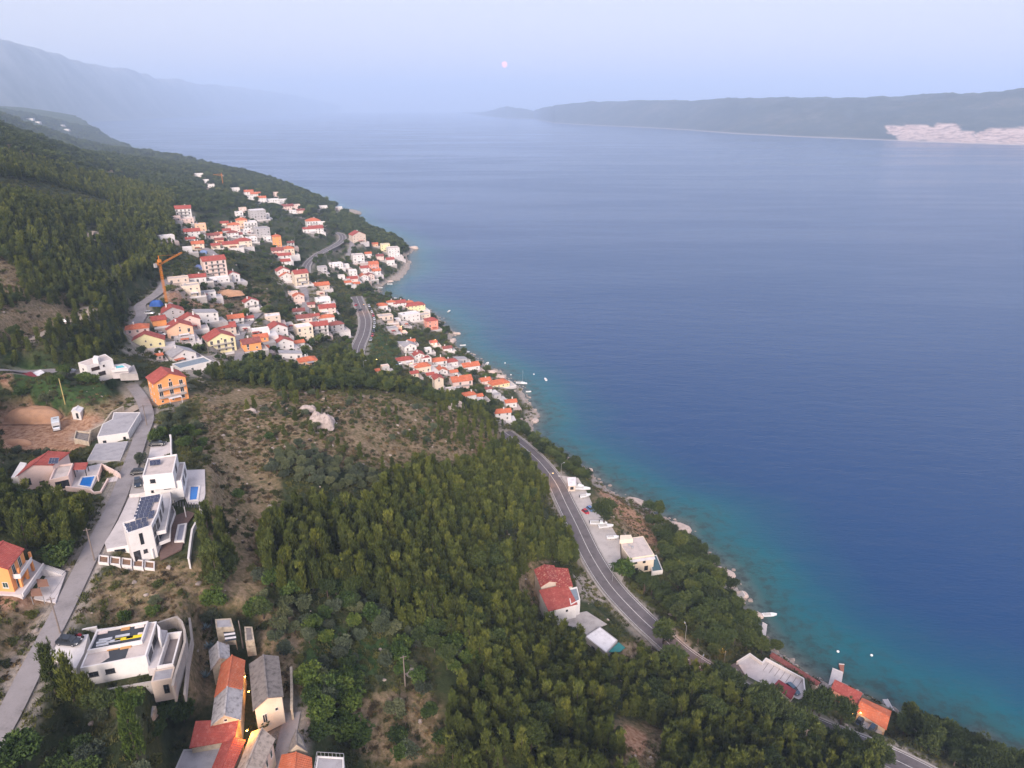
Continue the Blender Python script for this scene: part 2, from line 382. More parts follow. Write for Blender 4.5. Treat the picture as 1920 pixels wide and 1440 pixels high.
# ---------------------------------------------------------------- terrain grid (fan round the camera: finer where it is near)
NA, NR = 430, 540
A0, A1 = R(-62), R(52)
L0, L1 = math.log(28.0), math.log(9500.0)
aa = np.linspace(A0, A1, NA)
lr = np.linspace(L0, L1, NR)
AG, LG = np.meshgrid(aa, lr)
RG = np.exp(LG)
GX = RG * np.sin(AG); GY = RG * np.cos(AG)
H = h_tps(GX, GY)
farm = smooth((RG - 400) / 1500)
H = H + fbm(GX / 60, GY / 60, 3) * 7 * smooth((RG - 250) / 500) + fbm(GX / 260, GY / 260, 5) * 26 * farm * smooth((H - 30) / 150)
NEARN = fbm(GX / 9, GY / 9, 11, 4) * 1.6 + fbm(GX / 2.5, GY / 2.5, 12, 2) * 0.5
H = H + NEARN * (1 - farm)
sd = seg_dist(GX, GY, COAST, False)
isl = inside(GX, GY, LAND)
sdist = np.where(isl, sd, -sd)
sdn = sdist + fbm(GX / 7, GY / 7, 21) * 3.2
landh = np.minimum(H, 0.4 + 0.55 * np.maximum(sdn, 0) + 0.0 * H)
t_ = smooth(sdn / 45)
landh = np.where(sdn < 45, np.minimum(np.maximum(H, 0.6), 0.35 + sdn * (0.42 + 0.5 * t_)), np.maximum(H, 3))
H = np.where(sdn > 0, landh, np.maximum(sdn * 0.3, -25) - 0.3)
for k, (z, f, poly) in PADW.items():
    d = seg_dist(GX, GY, poly)
    ins = inside(GX, GY, poly)
    t = np.where(ins, 1.0, 1 - smooth(d / (f * 2.2)))
    H = H * (1 - t) + (z - 0.12) * t
ROADD = np.full(GX.shape, 1e9)
for k, (w, pts) in ROADW.items():
    bb = (GX > pts[:, 0].min() - 30) & (GX < pts[:, 0].max() + 30) & (GY > pts[:, 1].min() - 30) & (GY < pts[:, 1].max() + 30)
    gx = GX[bb]; gy = GY[bb]
    best = np.full(gx.shape, 1e9); zz = np.zeros(gx.shape)
    for i in range(len(pts) - 1):
        a = pts[i]; b = pts[i + 1]
        e = b - a; L = e[0] ** 2 + e[1] ** 2 + 1e-9
        t = np.clip(((gx - a[0]) * e[0] + (gy - a[1]) * e[1]) / L, 0, 1)
        d = np.hypot(gx - a[0] - t * e[0], gy - a[1] - t * e[1])
        m = d < best
        best[m] = d[m]; zz[m] = (a[2] + t * e[2])[m]
    rr = np.exp(LG[bb])
    step = rr * 0.011
    t = 1 - smooth((best - w / 2 - 0.8 - step) / 5.0)
    H[bb] = H[bb] * (1 - t) + (zz - 0.22 - 0.12 * step) * t
    ROADD[bb] = np.minimum(ROADD[bb], best - w / 2)

def ground(x, y):
    r = math.hypot(x, y); a = math.atan2(x, y)
    i = (math.log(max(r, 28.1)) - L0) / (L1 - L0) * (NR - 1)
    j = (a - A0) / (A1 - A0) * (NA - 1)
    i = min(max(i, 0), NR - 1.001); j = min(max(j, 0), NA - 1.001)
    i0 = int(i); j0 = int(j); fi = i - i0; fj = j - j0
    return float((H[i0, j0] * (1 - fj) + H[i0, j0 + 1] * fj) * (1 - fi) + (H[i0 + 1, j0] * (1 - fj) + H[i0 + 1, j0 + 1] * fj) * fi)

def ground_np(x, y, arr=None):
    G = H if arr is None else arr
    r = np.hypot(x, y); a = np.arctan2(x, y)
    i = np.clip((np.log(np.maximum(r, 28.1)) - L0) / (L1 - L0) * (NR - 1), 0, NR - 1.001)
    j = np.clip((a - A0) / (A1 - A0) * (NA - 1), 0, NA - 1.001)
    i0 = i.astype(int); j0 = j.astype(int); fi = i - i0; fj = j - j0
    return (G[i0, j0] * (1 - fj) + G[i0, j0 + 1] * fj) * (1 - fi) + (G[i0 + 1, j0] * (1 - fj) + G[i0 + 1, j0 + 1] * fj) * fi

def hit(px, py, lift=0.0):
    """first point of the ground seen at a photograph pixel (ground raised by lift)"""
    u = (px - 960) / F; v = (py - 720) / F
    D = SP + v * CP; B = CP - v * SP
    Zc = 40.0; prev = 40.0
    while Zc < 9000:
        z = CAMZ - Zc * D
        if z <= max(ground(u * Zc, Zc * B), 0) + lift:
            lo, hi = prev, Zc
            for _ in range(18):
                m = (lo + hi) / 2
                if CAMZ - m * D <= max(ground(u * m, m * B), 0) + lift: hi = m
                else: lo = m
            return u * hi, hi * B, max(ground(u * hi, hi * B), 0), hi
        prev = Zc
        Zc *= 1.006
    return u * Zc, Zc * B, 0, Zc

# ---------------------------------------------------------------- object helpers
def link(o, parent=None):
    C.objects.link(o)
    if parent is not None: o.parent = parent
    return o
def tag(o, label=None, cat=None, group=None, kind=None):
    if label: o['label'] = label
    if cat: o['category'] = cat
    if group: o['group'] = group
    if kind: o['kind'] = kind
    return o
def empty(name, loc, rz=0.0, label=None, cat=None, group=None):
    o = bpy.data.objects.new(name, None)
    o.empty_display_size = 0.5
    o.location = loc; o.rotation_euler = (0, 0, rz)
    C.objects.link(o)
    return tag(o, label, cat, group)

class MB:
    """collects boxes, prisms, bars, tubes into one mesh"""
    def __init__(s):
        s.v = []; s.f = []; s.m = []
    def add(s, vs, fs, mi=0):
        b = len(s.v)
        s.v += [tuple(v) for v in vs]
        s.f += [tuple(i + b for i in f) for f in fs]
        s.m += [mi] * len(fs)
        return s
    def box(s, x0, x1, y0, y1, z0, z1, mi=0):
        return s.add([(x0,y0,z0),(x1,y0,z0),(x1,y1,z0),(x0,y1,z0),(x0,y0,z1),(x1,y0,z1),(x1,y1,z1),(x0,y1,z1)],
                     [(0,3,2,1),(4,5,6,7),(0,1,5,4),(1,2,6,5),(2,3,7,6),(3,0,4,7)], mi)
    def prism(s, poly, z0, z1, mi=0):
        n = len(poly)
        ar = sum(poly[i][0] * poly[(i + 1) % n][1] - poly[(i + 1) % n][0] * poly[i][1] for i in range(n))
        if ar < 0: poly = poly[::-1]
        vs = [(p[0], p[1], z0) for p in poly] + [(p[0], p[1], z1) for p in poly]
        fs = [tuple(range(n - 1, -1, -1)), tuple(range(n, 2 * n))] + [(i, (i + 1) % n, n + (i + 1) % n, n + i) for i in range(n)]
        return s.add(vs, fs, mi)
    def sheet(s, poly, z, mi=0):
        n = len(poly)
        ar = sum(poly[i][0] * poly[(i + 1) % n][1] - poly[(i + 1) % n][0] * poly[i][1] for i in range(n))
        if ar < 0: poly = poly[::-1]
        return s.add([(p[0], p[1], z) for p in poly], [tuple(range(n))], mi)
    def bar(s, a, b, w, h=None, mi=0):
        h = h or w
        a = Vector(a); b = Vector(b); d = (b - a).normalized()
        up = Vector((0, 0, 1)) if abs(d.z) < 0.95 else Vector((0, 1, 0))
        x = d.cross(up).normalized() * (w / 2); y = x.cross(d).normalized() * (h / 2)
        return s.add([a-x-y, a+x-y, a+x+y, a-x+y, b-x-y, b+x-y, b+x+y, b-x+y],
                     [(0,1,2,3),(7,6,5,4),(1,0,4,5),(2,1,5,6),(3,2,6,7),(0,3,7,4)], mi)
    def tube(s, pts, rs, n=6, mi=0, cap=True):
        rings = []
        for k, p in enumerate(pts):
            p = Vector(p)
            d = (Vector(pts[min(k + 1, len(pts) - 1)]) - Vector(pts[max(k - 1, 0)])).normalized()
            up = Vector((0, 0, 1)) if abs(d.z) < 0.9 else Vector((0, 1, 0))
            x = d.cross(up).normalized(); y = x.cross(d).normalized()
            rings.append([p + (x * cos(2 * pi * i / n) + y * sin(2 * pi * i / n)) * rs[k] for i in range(n)])
        vs = [v for r_ in rings for v in r_]
        fs = []
        for k in range(len(pts) - 1):
            for i in range(n):
                j = (i + 1) % n
                fs.append((k * n + i, k * n + j, (k + 1) * n + j, (k + 1) * n + i))
        if cap:
            fs.append(tuple(range(n))[::-1]); fs.append(tuple((len(pts) - 1) * n + i for i in range(n)))
        return s.add(vs, fs, mi)
    def mesh(s, name, mats):
        me = bpy.data.meshes.new(name)
        me.from_pydata(s.v, [], s.f)
        for m in (mats if isinstance(mats, (list, tuple)) else [mats]): me.materials.append(m)
        if len(set(s.m)) > 1 or (s.m and s.m[0]): me.polygons.foreach_set('material_index', s.m)
        me.update()
        return me
    def build(s, name, mats, parent=None, loc=None, rz=0.0):
        o = bpy.data.objects.new(name, s.mesh(name, mats))
        link(o, parent)
        if loc is not None: o.location = loc
        if rz: o.rotation_euler.z = rz
        return o

# ---------------------------------------------------------------- materials
MATS = {}
def nodes_of(name):
    m = bpy.data.materials.new(name); m.use_nodes = True
    nt = m.node_tree; nt.nodes.clear()
    out = nt.nodes.new('ShaderNodeOutputMaterial'); b = nt.nodes.new('ShaderNodeBsdfPrincipled')
    nt.links.new(b.outputs[0], out.inputs[0])
    return m, nt, b, out
def ramp(nt, stops, fac):
    r = nt.nodes.new('ShaderNodeValToRGB')
    el = r.color_ramp.elements
    while len(el) < len(stops): el.new(0.5)
    for e, (p, c) in zip(el, stops):
        e.position = p; e.color = (*c, 1) if len(c) == 3 else c
    nt.links.new(fac, r.inputs[0])
    return r.outputs[0]
def noise(nt, scale, detail=4, vec=None, rough=0.55):
    n = nt.nodes.new('ShaderNodeTexNoise')
    n.inputs['Scale'].default_value = scale; n.inputs['Detail'].default_value = detail; n.inputs['Roughness'].default_value = rough
    if vec is not None: nt.links.new(vec, n.inputs['Vector'])
    return n.outputs[0]
def mixc(nt, fac, a, b, mode='MIX'):
    m = nt.nodes.new('ShaderNodeMix'); m.data_type = 'RGBA'; m.blend_type = mode
    for s_, v in ((m.inputs[0], fac), (m.inputs[6], a), (m.inputs[7], b)):
        if isinstance(v, (int, float)): s_.default_value = v
        elif isinstance(v, tuple): s_.default_value = (*v, 1) if len(v) == 3 else v
        else: nt.links.new(v, s_)
    return m.outputs[2]
def mth(nt, op, a, b=0.0, clamp=False):
    m = nt.nodes.new('ShaderNodeMath'); m.operation = op; m.use_clamp = clamp
    for s_, v in ((m.inputs[0], a), (m.inputs[1], b)):
        if isinstance(v, (int, float)): s_.default_value = v
        else: nt.links.new(v, s_)
    return m.outputs[0]
def attr(nt, name):
    a = nt.nodes.new('ShaderNodeAttribute'); a.attribute_name = name
    return a
def geo_pos(nt):
    return nt.nodes.new('ShaderNodeNewGeometry').outputs['Position']
def bump(nt, b, h, dist=0.05, strength=0.6):
    n = nt.nodes.new('ShaderNodeBump')
    n.inputs['Distance'].default_value = dist; n.inputs['Strength'].default_value = strength
    nt.links.new(h, n.inputs['Height']); nt.links.new(n.outputs[0], b.inputs['Normal'])

def mat(name, col, rough=0.85, var=0.12, scale=0.8, metal=0.0, spec=0.3, rndv=0.0):
    """weathered surface of one colour: broad stains plus fine grain, a little different on every object"""
    if name in MATS: return MATS[name]
    m, nt, b, out = nodes_of(name)
    pos = geo_pos(nt)
    n1 = noise(nt, scale, 5, pos); n2 = noise(nt, scale * 9, 3, pos)
    f = mth(nt, 'ADD', mth(nt, 'MULTIPLY', n1, 0.7), mth(nt, 'MULTIPLY', n2, 0.3))
    dk = tuple(c * (1 - var * 2.2) for c in col); lt = tuple(min(c * (1 + var), 0.92) for c in col)
    c = ramp(nt, [(0.30, dk), (0.5, col), (0.72, lt)], f)
    if rndv:
        oi = nt.nodes.new('ShaderNodeObjectInfo')
        c = mixc(nt, 1.0, c, ramp(nt, [(0, (1 - rndv,) * 3), (1, (1 + rndv * .3,) * 3)], oi.outputs['Random']), 'MULTIPLY')
    nt.links.new(c, b.inputs['Base Color'])
    b.inputs['Roughness'].default_value = rough; b.inputs['Metallic'].default_value = metal
    b.inputs['Specular IOR Level'].default_value = spec
    MATS[name] = m
    return m
def tile_mat(name, col, col2, rough=0.8):
    """clay roof tiles: courses down the slope, every tile a little different"""
    if name in MATS: return MATS[name]
    m, nt, b, out = nodes_of(name)
    tc = nt.nodes.new('ShaderNodeTexCoord').outputs['Object']
    sp = nt.nodes.new('ShaderNodeSeparateXYZ'); nt.links.new(tc, sp.inputs[0])
    br = nt.nodes.new('ShaderNodeTexVoronoi'); br.inputs['Scale'].default_value = 2.6
    nt.links.new(tc, br.inputs['Vector'])
    c1 = ramp(nt, [(0.0, col), (0.6, col), (1.0, col2)], br.outputs['Color'])
    n1 = noise(nt, 0.5, 5, tc)
    c2 = mixc(nt, mth(nt, 'MULTIPLY', mth(nt, 'SUBTRACT', n1, 0.42, True), 2.2, True), c1, tuple(x * 0.62 for x in col))
    nt.links.new(c2, b.inputs['Base Color'])
    wv = nt.nodes.new('ShaderNodeTexWave'); wv.inputs['Scale'].default_value = 0.9; wv.bands_direction = 'X'
    nt.links.new(tc, wv.inputs['Vector'])
    wv2 = nt.nodes.new('ShaderNodeTexWave'); wv2.inputs['Scale'].default_value = 0.7; wv2.bands_direction = 'Y'
    nt.links.new(tc, wv2.inputs['Vector'])
    bump(nt, b, mth(nt, 'ADD', wv.outputs['Fac'], wv2.outputs['Fac']), 0.06, 0.7)
    b.inputs['Roughness'].default_value = rough; b.inputs['Specular IOR Level'].default_value = 0.25
    MATS[name] = m
    return m
# ---------------------------------------------------------------- ground
def poly_paint(val, PXv, PYv, poly, feather, amp, seed):
    X = PXv + fbm(GXf / 6, GYf / 6, seed) * amp; Y = PYv + fbm(GXf / 6, GYf / 6, seed + 9) * amp * 0.6
    d = seg_dist(X, Y, poly); i = inside(X, Y, poly)
    t = np.where(i, 1.0, 1 - smooth(d / feather))
    return np.maximum(val, t)
GXf = GX.ravel(); GYf = GY.ravel(); Hf = H.ravel()
PXv, PYv, _z = proj(GXf, GYf, Hf)
dry = np.zeros(GXf.shape); soil = dry.copy(); pale = dry.copy(); green = dry.copy()
DRY = [[(380,730),(560,735),(700,745),(860,775),(930,815),(900,900),(820,860),(720,870),(600,860),(520,850),(500,960),(480,1130),(400,1140),(395,900),(370,800)],
       [(0,235),(120,262),(260,310),(420,345),(330,370),(200,320),(60,300),(0,270)],[(0,470),(40,520),(30,560),(0,560)],[(0,560),(140,570),(150,600),(40,640),(0,620)],
       [(130,1150),(240,1050),(380,1070),(380,1160),(230,1160)],[(360,1180),(390,1180),(390,1300),(360,1310)],[(410,540),(470,540),(500,570),(440,600),(400,570)],
       [(120,740),(200,720),(240,740),(200,780),(140,760)],[(0,1130),(100,1130),(40,1250),(0,1290)],[(640,1330),(800,1290),(840,1400),(760,1440),(680,1400)],
       [(520,1180),(560,1180),(560,1300),(520,1300)],[(1160,1360),(1240,1370),(1240,1440),(1160,1440)],[(1170,1210),(1230,1200),(1280,1260),(1190,1260)],
       [(1130,900),(1170,940),(1260,1010),(1230,1040),(1150,980),(1120,930)],[(960,1060),(1010,1060),(1000,1130),(960,1120)],
       [(480,1130),(530,1150),(560,1240),(500,1240)],[(1190,940),(1230,990),(1180,980)]]
SOIL = [[(0,830),(0,770),(60,765),(110,785),(160,780),(200,790),(160,830),(140,845),(0,842)],[(1110,900),(1135,905),(1190,960),(1235,1020),(1220,1025),(1160,960)],
        [(395,545),(420,540),(425,560),(390,575),(370,575)],[(0,1120),(60,1118),(100,1128),(0,1140)],[(1175,1360),(1210,1380),(1200,1420),(1170,1400)],
        [(300,540),(340,520),(380,560),(370,580),(320,575)],[(0,700),(20,700),(20,720),(0,725)]]
PALE = [[(1110,880),(1150,925),(1200,955),(1260,1000),(1330,1060),(1400,1140),(1440,1190),(1425,1200),(1380,1130),(1320,1060),(1240,985),(1180,945),(1110,905)],
        [(745,525),(757,508),(768,495),(774,470),(780,468),(774,498),(758,518),(746,528)],[(980,800),(990,770),(1012,772),(1000,800),(985,815)],
        [(640,405),(648,392),(676,392),(676,400)],[(1080,1080),(1110,1080),(1130,1130),(1090,1120)],[(588,775),(620,775),(620,805),(588,805)],
        [(200,930),(250,900),(240,960),(200,1050),(150,1120),(120,1130),(170,1040)],[(545,380),(572,385),(572,408),(560,406)]]
GREEN = [[(683,615),(720,620),(740,660),(720,700),(690,690)],[(600,1180),(760,1200),(700,1260),(560,1240)],[(0,680),(200,700),(240,730),(120,770),(0,760)]]
for k, p_ in enumerate(DRY): dry = poly_paint(dry, PXv, PYv, p_, 22, 40, 100 + k)
for k, p_ in enumerate(SOIL): soil = poly_paint(soil, PXv, PYv, p_, 6, 10, 200 + k)
for k, p_ in enumerate(PALE): pale = poly_paint(pale, PXv, PYv, p_, 5, 8, 300 + k)
for k, p_ in enumerate(GREEN): green = poly_paint(green, PXv, PYv, p_, 14, 14, 400 + k)
sdf = sdn.ravel()
far_ = smooth((RG.ravel() - 1500) / 400); dry *= 1 - far_; green = np.maximum(green, far_ * .35)
pale = np.maximum(pale, np.where(sdf > -3, 1 - smooth((sdf - 2.5 - 2 * fbm(GXf / 12, GYf / 12, 31)) / 4), 0))
rdf = ROADD.ravel()
pale = np.maximum(pale, 0.75 * (1 - smooth((rdf - 0.5 - 3 * (fbm(GXf / 8, GYf / 8, 33) + .2)) / 2.5)))
for cx_, cy_, w_, d_, h_, *_r in HOUSES:       # trodden and paved yards round the village houses
    ex = (PXv - cx_ - 2) / (w_ * 0.70); ey = (PYv - cy_ - h_ * 0.45) / (w_ * 0.44)
    ring = np.sqrt(ex * ex + ey * ey) + fbm(GXf / 5, GYf / 5, 77) * 1.3
    pale = np.maximum(pale, 0.85 * (1 - smooth((ring - 0.75) / 0.45)))
verts = np.stack([GXf, GYf, Hf], 1)
idx = np.arange(NA * NR).reshape(NR, NA)
q = np.stack([idx[:-1, :-1], idx[:-1, 1:], idx[1:, 1:], idx[1:, :-1]], -1).reshape(-1, 4)[:, ::-1]
keep = (sdf[q].max(1) > -60)
q = q[keep]
used = np.unique(q); remap = -np.ones(len(verts), int); remap[used] = np.arange(len(used))
q = remap[q]
def mesh_np(name, v, f):
    me = bpy.data.meshes.new(name)
    me.vertices.add(len(v)); me.vertices.foreach_set('co', np.ascontiguousarray(v, dtype=np.float32).ravel())
    n = f.shape[1]
    me.loops.add(f.size); me.loops.foreach_set('vertex_index', np.ascontiguousarray(f, dtype=np.int32).ravel())
    me.polygons.add(len(f)); me.polygons.foreach_set('loop_start', np.arange(0, f.size, n, dtype=np.int32))
    me.update(calc_edges=True); me.validate()
    return me
me = mesh_np('ground', verts[used], q)
ca = me.attributes.new('zone', 'FLOAT_COLOR', 'POINT')
ca.data.foreach_set('color', np.stack([dry[used], soil[used], pale[used], green[used]], 1).astype(np.float32).ravel())
me.polygons.foreach_set('use_smooth', np.ones(len(q), bool))
g = bpy.data.objects.new('ground', me); link(g); tag(g, kind='structure')
m, nt, b, out = nodes_of('ground')
pos = geo_pos(nt); za = attr(nt, 'zone'); sp = nt.nodes.new('ShaderNodeSeparateColor'); nt.links.new(za.outputs['Color'], sp.inputs[0])
n1 = noise(nt, 0.12, 8, pos, .62); n2 = noise(nt, 0.9, 6, pos, .6); n3 = noise(nt, 5.0, 4, pos)
scrub = ramp(nt, [(0.34, (0.020, 0.030, 0.011)), (0.50, (0.042, 0.054, 0.019)), (0.60, (0.080, 0.076, 0.036)), (0.74, (0.15, 0.12, 0.066))], mth(nt, 'ADD', mth(nt, 'MULTIPLY', n1, .55), mth(nt, 'MULTIPLY', n2, .45)))
tan_ = ramp(nt, [(0.33, (0.050, 0.056, 0.023)), (0.42, (0.120, 0.102, 0.048)), (0.52, (0.235, 0.170, 0.098)), (0.64, (0.34, 0.245, 0.165)), (0.76, (0.42, 0.35, 0.30))], mth(nt, 'ADD', mth(nt, 'MULTIPLY', n2, .6), mth(nt, 'ADD', mth(nt, 'MULTIPLY', n3, .2), mth(nt, 'MULTIPLY', n1, .2))))
c = mixc(nt, sp.outputs[0], scrub, tan_)
c = mixc(nt, za.outputs['Alpha'], c, ramp(nt, [(0.35, (0.022, 0.045, 0.012)), (0.6, (0.05, 0.085, 0.024))], n2))
c = mixc(nt, sp.outputs[1], c, ramp(nt, [(0.35, (0.22, 0.11, 0.06)), (0.5, (0.36, 0.205, 0.125)), (0.68, (0.47, 0.30, 0.20))], n2))
c = mixc(nt, sp.outputs[2], c, ramp(nt, [(0.3, (0.16, 0.13, 0.105)), (0.45, (0.31, 0.265, 0.23)), (0.65, (0.44, 0.385, 0.345))], mth(nt, 'ADD', mth(nt, 'MULTIPLY', n2, .5), mth(nt, 'MULTIPLY', n3, .5))))
nt.links.new(c, b.inputs['Base Color']); b.inputs['Roughness'].default_value = 0.95; b.inputs['Specular IOR Level'].default_value = 0.15
bump(nt, b, mth(nt, 'ADD', n2, mth(nt, 'MULTIPLY', n3, .4)), 0.5, 0.8)
me.materials.append(m)

# ---------------------------------------------------------------- sea
SA, SR = 260, 420
sa = np.linspace(R(-64), R(64), SA); sr = np.exp(np.linspace(math.log(25.0), math.log(26000.0), SR))
SAg, SRg = np.meshgrid(sa, sr)
SX = (SRg * np.sin(SAg)).ravel(); SY = (SRg * np.cos(SAg)).ravel()
sd2 = seg_dist(SX, SY, COAST, False); in2 = inside(SX, SY, LAND)
s2 = np.where(in2, -sd2, sd2)
idx = np.arange(SA * SR).reshape(SR, SA)
q = np.stack([idx[:-1, :-1], idx[:-1, 1:], idx[1:, 1:], idx[1:, :-1]], -1).reshape(-1, 4)[:, ::-1]
q = q[(s2[q].max(1) > -25)]
used = np.unique(q); remap = -np.ones(len(SX), int); remap[used] = np.arange(len(used)); q = remap[q]
me = mesh_np('sea', np.stack([SX, SY, np.zeros(len(SX))], 1)[used], q)
fa = me.attributes.new('shore', 'FLOAT', 'POINT')
wob = fbm(SX / 22, SY / 22, 55) * 16 + fbm(SX / 70, SY / 70, 56) * 22
fa.data.foreach_set('value', (np.clip(s2 + wob * smooth(s2 / 25), 0, 500))[used].astype(np.float32))
sea = bpy.data.objects.new('sea', me); link(sea); tag(sea, kind='structure')
m, nt, b, out = nodes_of('sea_water')
pos = geo_pos(nt); sh = attr(nt, 'shore').outputs['Fac']
depth = mth(nt, 'DIVIDE', sh, 88.0, True)
body = ramp(nt, [(0.0, (0.14, 0.135, 0.11)), (0.03, (0.070, 0.095, 0.085)), (0.08, (0.014, 0.080, 0.085)), (0.20, (0.0, 0.088, 0.120)), (0.36, (0.0, 0.058, 0.120)), (0.62, (0.0, 0.040, 0.128)), (1.0, (0.0, 0.038, 0.132))], depth)
bed = noise(nt, 0.22, 6, pos, .65)
shallow = mth(nt, 'SUBTRACT', 1.0, mth(nt, 'MULTIPLY', depth, 3.4), True)
c = mixc(nt, mth(nt, 'MULTIPLY', shallow, mth(nt, 'MULTIPLY', mth(nt, 'SUBTRACT', bed, 0.46, True), 6.0, True)), body, (0.018, 0.030, 0.028))
big = noise(nt, 0.004, 5, pos)
c = mixc(nt, mth(nt, 'MULTIPLY', mth(nt, 'SUBTRACT', big, 0.4, True), 1.2, True), c, mixc(nt, 1.0, c, (1.25, 1.22, 1.12), 'MULTIPLY'))
nt.links.new(c, b.inputs['Base Color'])
b.inputs['Roughness'].default_value = 0.16; b.inputs['IOR'].default_value = 1.33; b.inputs['Specular IOR Level'].default_value = 0.4
mp = nt.nodes.new('ShaderNodeMapping'); mp.inputs['Rotation'].default_value = (0, 0, R(24)); mp.inputs['Scale'].default_value = (0.55, 1.5, 1)
nt.links.new(pos, mp.inputs[0])
mp2 = nt.nodes.new('ShaderNodeMapping'); mp2.inputs['Rotation'].default_value = (0, 0, R(-14)); mp2.inputs['Scale'].default_value = (0.35, 1.6, 1); nt.links.new(pos, mp2.inputs[0])
streak = noise(nt, 0.0032, 5, mp2.outputs[0], .55)
nt.links.new(ramp(nt, [(0.38, (0.12,) * 3), (0.47, (0.16,) * 3), (0.55, (0.22,) * 3), (0.66, (0.15,) * 3)], streak), b.inputs['Roughness'])
w1 = noise(nt, 0.55, 6, mp.outputs[0], .6); w2 = noise(nt, 0.06, 4, mp.outputs[0], .6)
bump(nt, b, mth(nt, 'ADD', mth(nt, 'MULTIPLY', w1, 0.6), mth(nt, 'MULTIPLY', w2, 1.6)), 0.75, 0.5)
me.materials.append(m)

# ---------------------------------------------------------------- far land: island across the channel, mountains at the end of the bay
def far_land(name, front, back_d, prof, nx, ny, seed, rough_amp, kind='structure', attrf=None):
    """front: shoreline points (x, y); prof: ridge heights along it; rises inland over back_d metres"""
    fr = np.array(front, float); t = np.linspace(0, len(fr) - 1, nx)
    fx = np.interp(t, range(len(fr)), fr[:, 0]); fy = np.interp(t, range(len(fr)), fr[:, 1]); ph = np.interp(t, range(len(fr)), prof)
    nrm = np.stack([fx, fy], 1); nrm /= np.linalg.norm(nrm, axis=1)[:, None]
    v = np.linspace(0, 1, ny)
    bd = np.interp(t, range(len(fr)), back_d) if isinstance(back_d, list) else np.full(nx, back_d)
    X = fx[None] + nrm[None, :, 0] * v[:, None] * bd[None]
    Y = fy[None] + nrm[None, :, 1] * v[:, None] * bd[None]
    sc = rough_amp * 9
    fb = fbm(X / sc, Y / sc, seed, 6); rid = 1 - np.abs(fbm(X / sc / 1.4, Y / sc / 1.4, seed + 5, 5)) * 4
    up = smooth(v[:, None] / 0.42) * (1 - 0.9 * smooth((v[:, None] - 0.62) / 0.38))
    Z = ph[None] * up * (0.82 + 0.10 * rid) + fb * rough_amp * up * 2.0 + 4 * smooth(v[:, None] / 0.01) - 1
    Z[0] = -1.5; Z[-1] = -5
    idx = np.arange(nx * ny).reshape(ny, nx)
    q = np.stack([idx[:-1, :-1], idx[:-1, 1:], idx[1:, 1:], idx[1:, :-1]], -1).reshape(-1, 4)[:, ::-1]
    me = mesh_np(name, np.stack([X.ravel(), Y.ravel(), Z.ravel()], 1), q)
    me.polygons.foreach_set('use_smooth', np.ones(len(q), bool))
    o = bpy.data.objects.new(name, me); link(o); tag(o, kind=kind)
    return o, X, Y, Z
isl_px = [(866,212),(905,217),(950,221),(1000,223),(1040,231),(1110,235),(1200,239),(1290,244),(1380,251),(1500,257),(1600,261),(1700,265),(1800,269),(1925,273),(2100,279),(2400,292)]
isl_sh = [unproj(a, b_, 0) for a, b_ in isl_px]
o, X, Y, Z = far_land('island_hills', isl_sh, [900,1200,1800,2400,2600,2900,3000,3200,3200,3200,3200,3200,3200,3200,3200,3200], [10,60,190,120,205,235,250,235,262,250,255,262,275,290,300,310], 420, 90, 71, 26)
PXi, PYi, _ = proj(X.ravel(), Y.ravel(), Z.ravel())
qu = np.zeros(X.size)
for p_ in [[(1664,234),(1700,236),(1722,233),(1745,240),(1760,232),(1790,234),(1812,244),(1830,248),(1822,262),(1850,243),(1900,238),(1960,240),(1960,275),(1870,272),(1780,268),(1690,264),(1676,252)]]:
    dX = PXi + fbm(X.ravel() / 120, Y.ravel() / 120, 8) * 26; dY = PYi + fbm(X.ravel() / 90, Y.ravel() / 90, 9) * 12
    qu = np.maximum(qu, np.where(inside(dX, dY, p_), 1.0, 1 - smooth(seg_dist(dX, dY, p_) / 2)))
qa_ = o.data.attributes.new('zone', 'FLOAT', 'POINT'); qa_.data.foreach_set('value', qu.astype(np.float32))
m, nt, b, out = nodes_of('far_scrub'); pos = geo_pos(nt)
n1 = noise(nt, 0.004, 9, pos, .66); n2 = noise(nt, 0.03, 6, pos, .6)
c = ramp(nt, [(0.38, (0.022, 0.034, 0.018)), (0.52, (0.045, 0.055, 0.030)), (0.66, (0.13, 0.115, 0.08))], mth(nt, 'ADD', mth(nt, 'MULTIPLY', n1, .6), mth(nt, 'MULTIPLY', n2, .4)))
c = mixc(nt, attr(nt, 'zone').outputs['Fac'], c, ramp(nt, [(0.36, (0.22, 0.15, 0.12)), (0.5, (0.52, 0.38, 0.30)), (0.7, (0.64, 0.50, 0.42))], n2))
sp = nt.nodes.new('ShaderNodeSeparateXYZ'); nt.links.new(pos, sp.inputs[0])
c = mixc(nt, mth(nt, 'SUBTRACT', 1.0, mth(nt, 'DIVIDE', sp.outputs[2], 6.0), True), c, (0.40, 0.34, 0.29))
nt.links.new(c, b.inputs['Base Color']); b.inputs['Roughness'].default_value = 0.95
o.data.materials.append(m)
mt_px = [(-260,262),(-120,250),(20,240),(150,230),(260,224),(400,216.5),(520,213),(640,209)]
mt_sh = [unproj(a, b_, 0) for a, b_ in mt_px]
o2, X, Y, Z = far_land('mountain_range', mt_sh, [5000,5000,5000,5000,5500,6500,6500,5000], [900,900,930,840,780,720,640,240], 380, 120, 91, 75)
m, nt, b, out = nodes_of('mountain_rock'); pos = geo_pos(nt)
n1 = noise(nt, 0.002, 9, pos, .66); sp = nt.nodes.new('ShaderNodeSeparateXYZ'); nt.links.new(pos, sp.inputs[0])
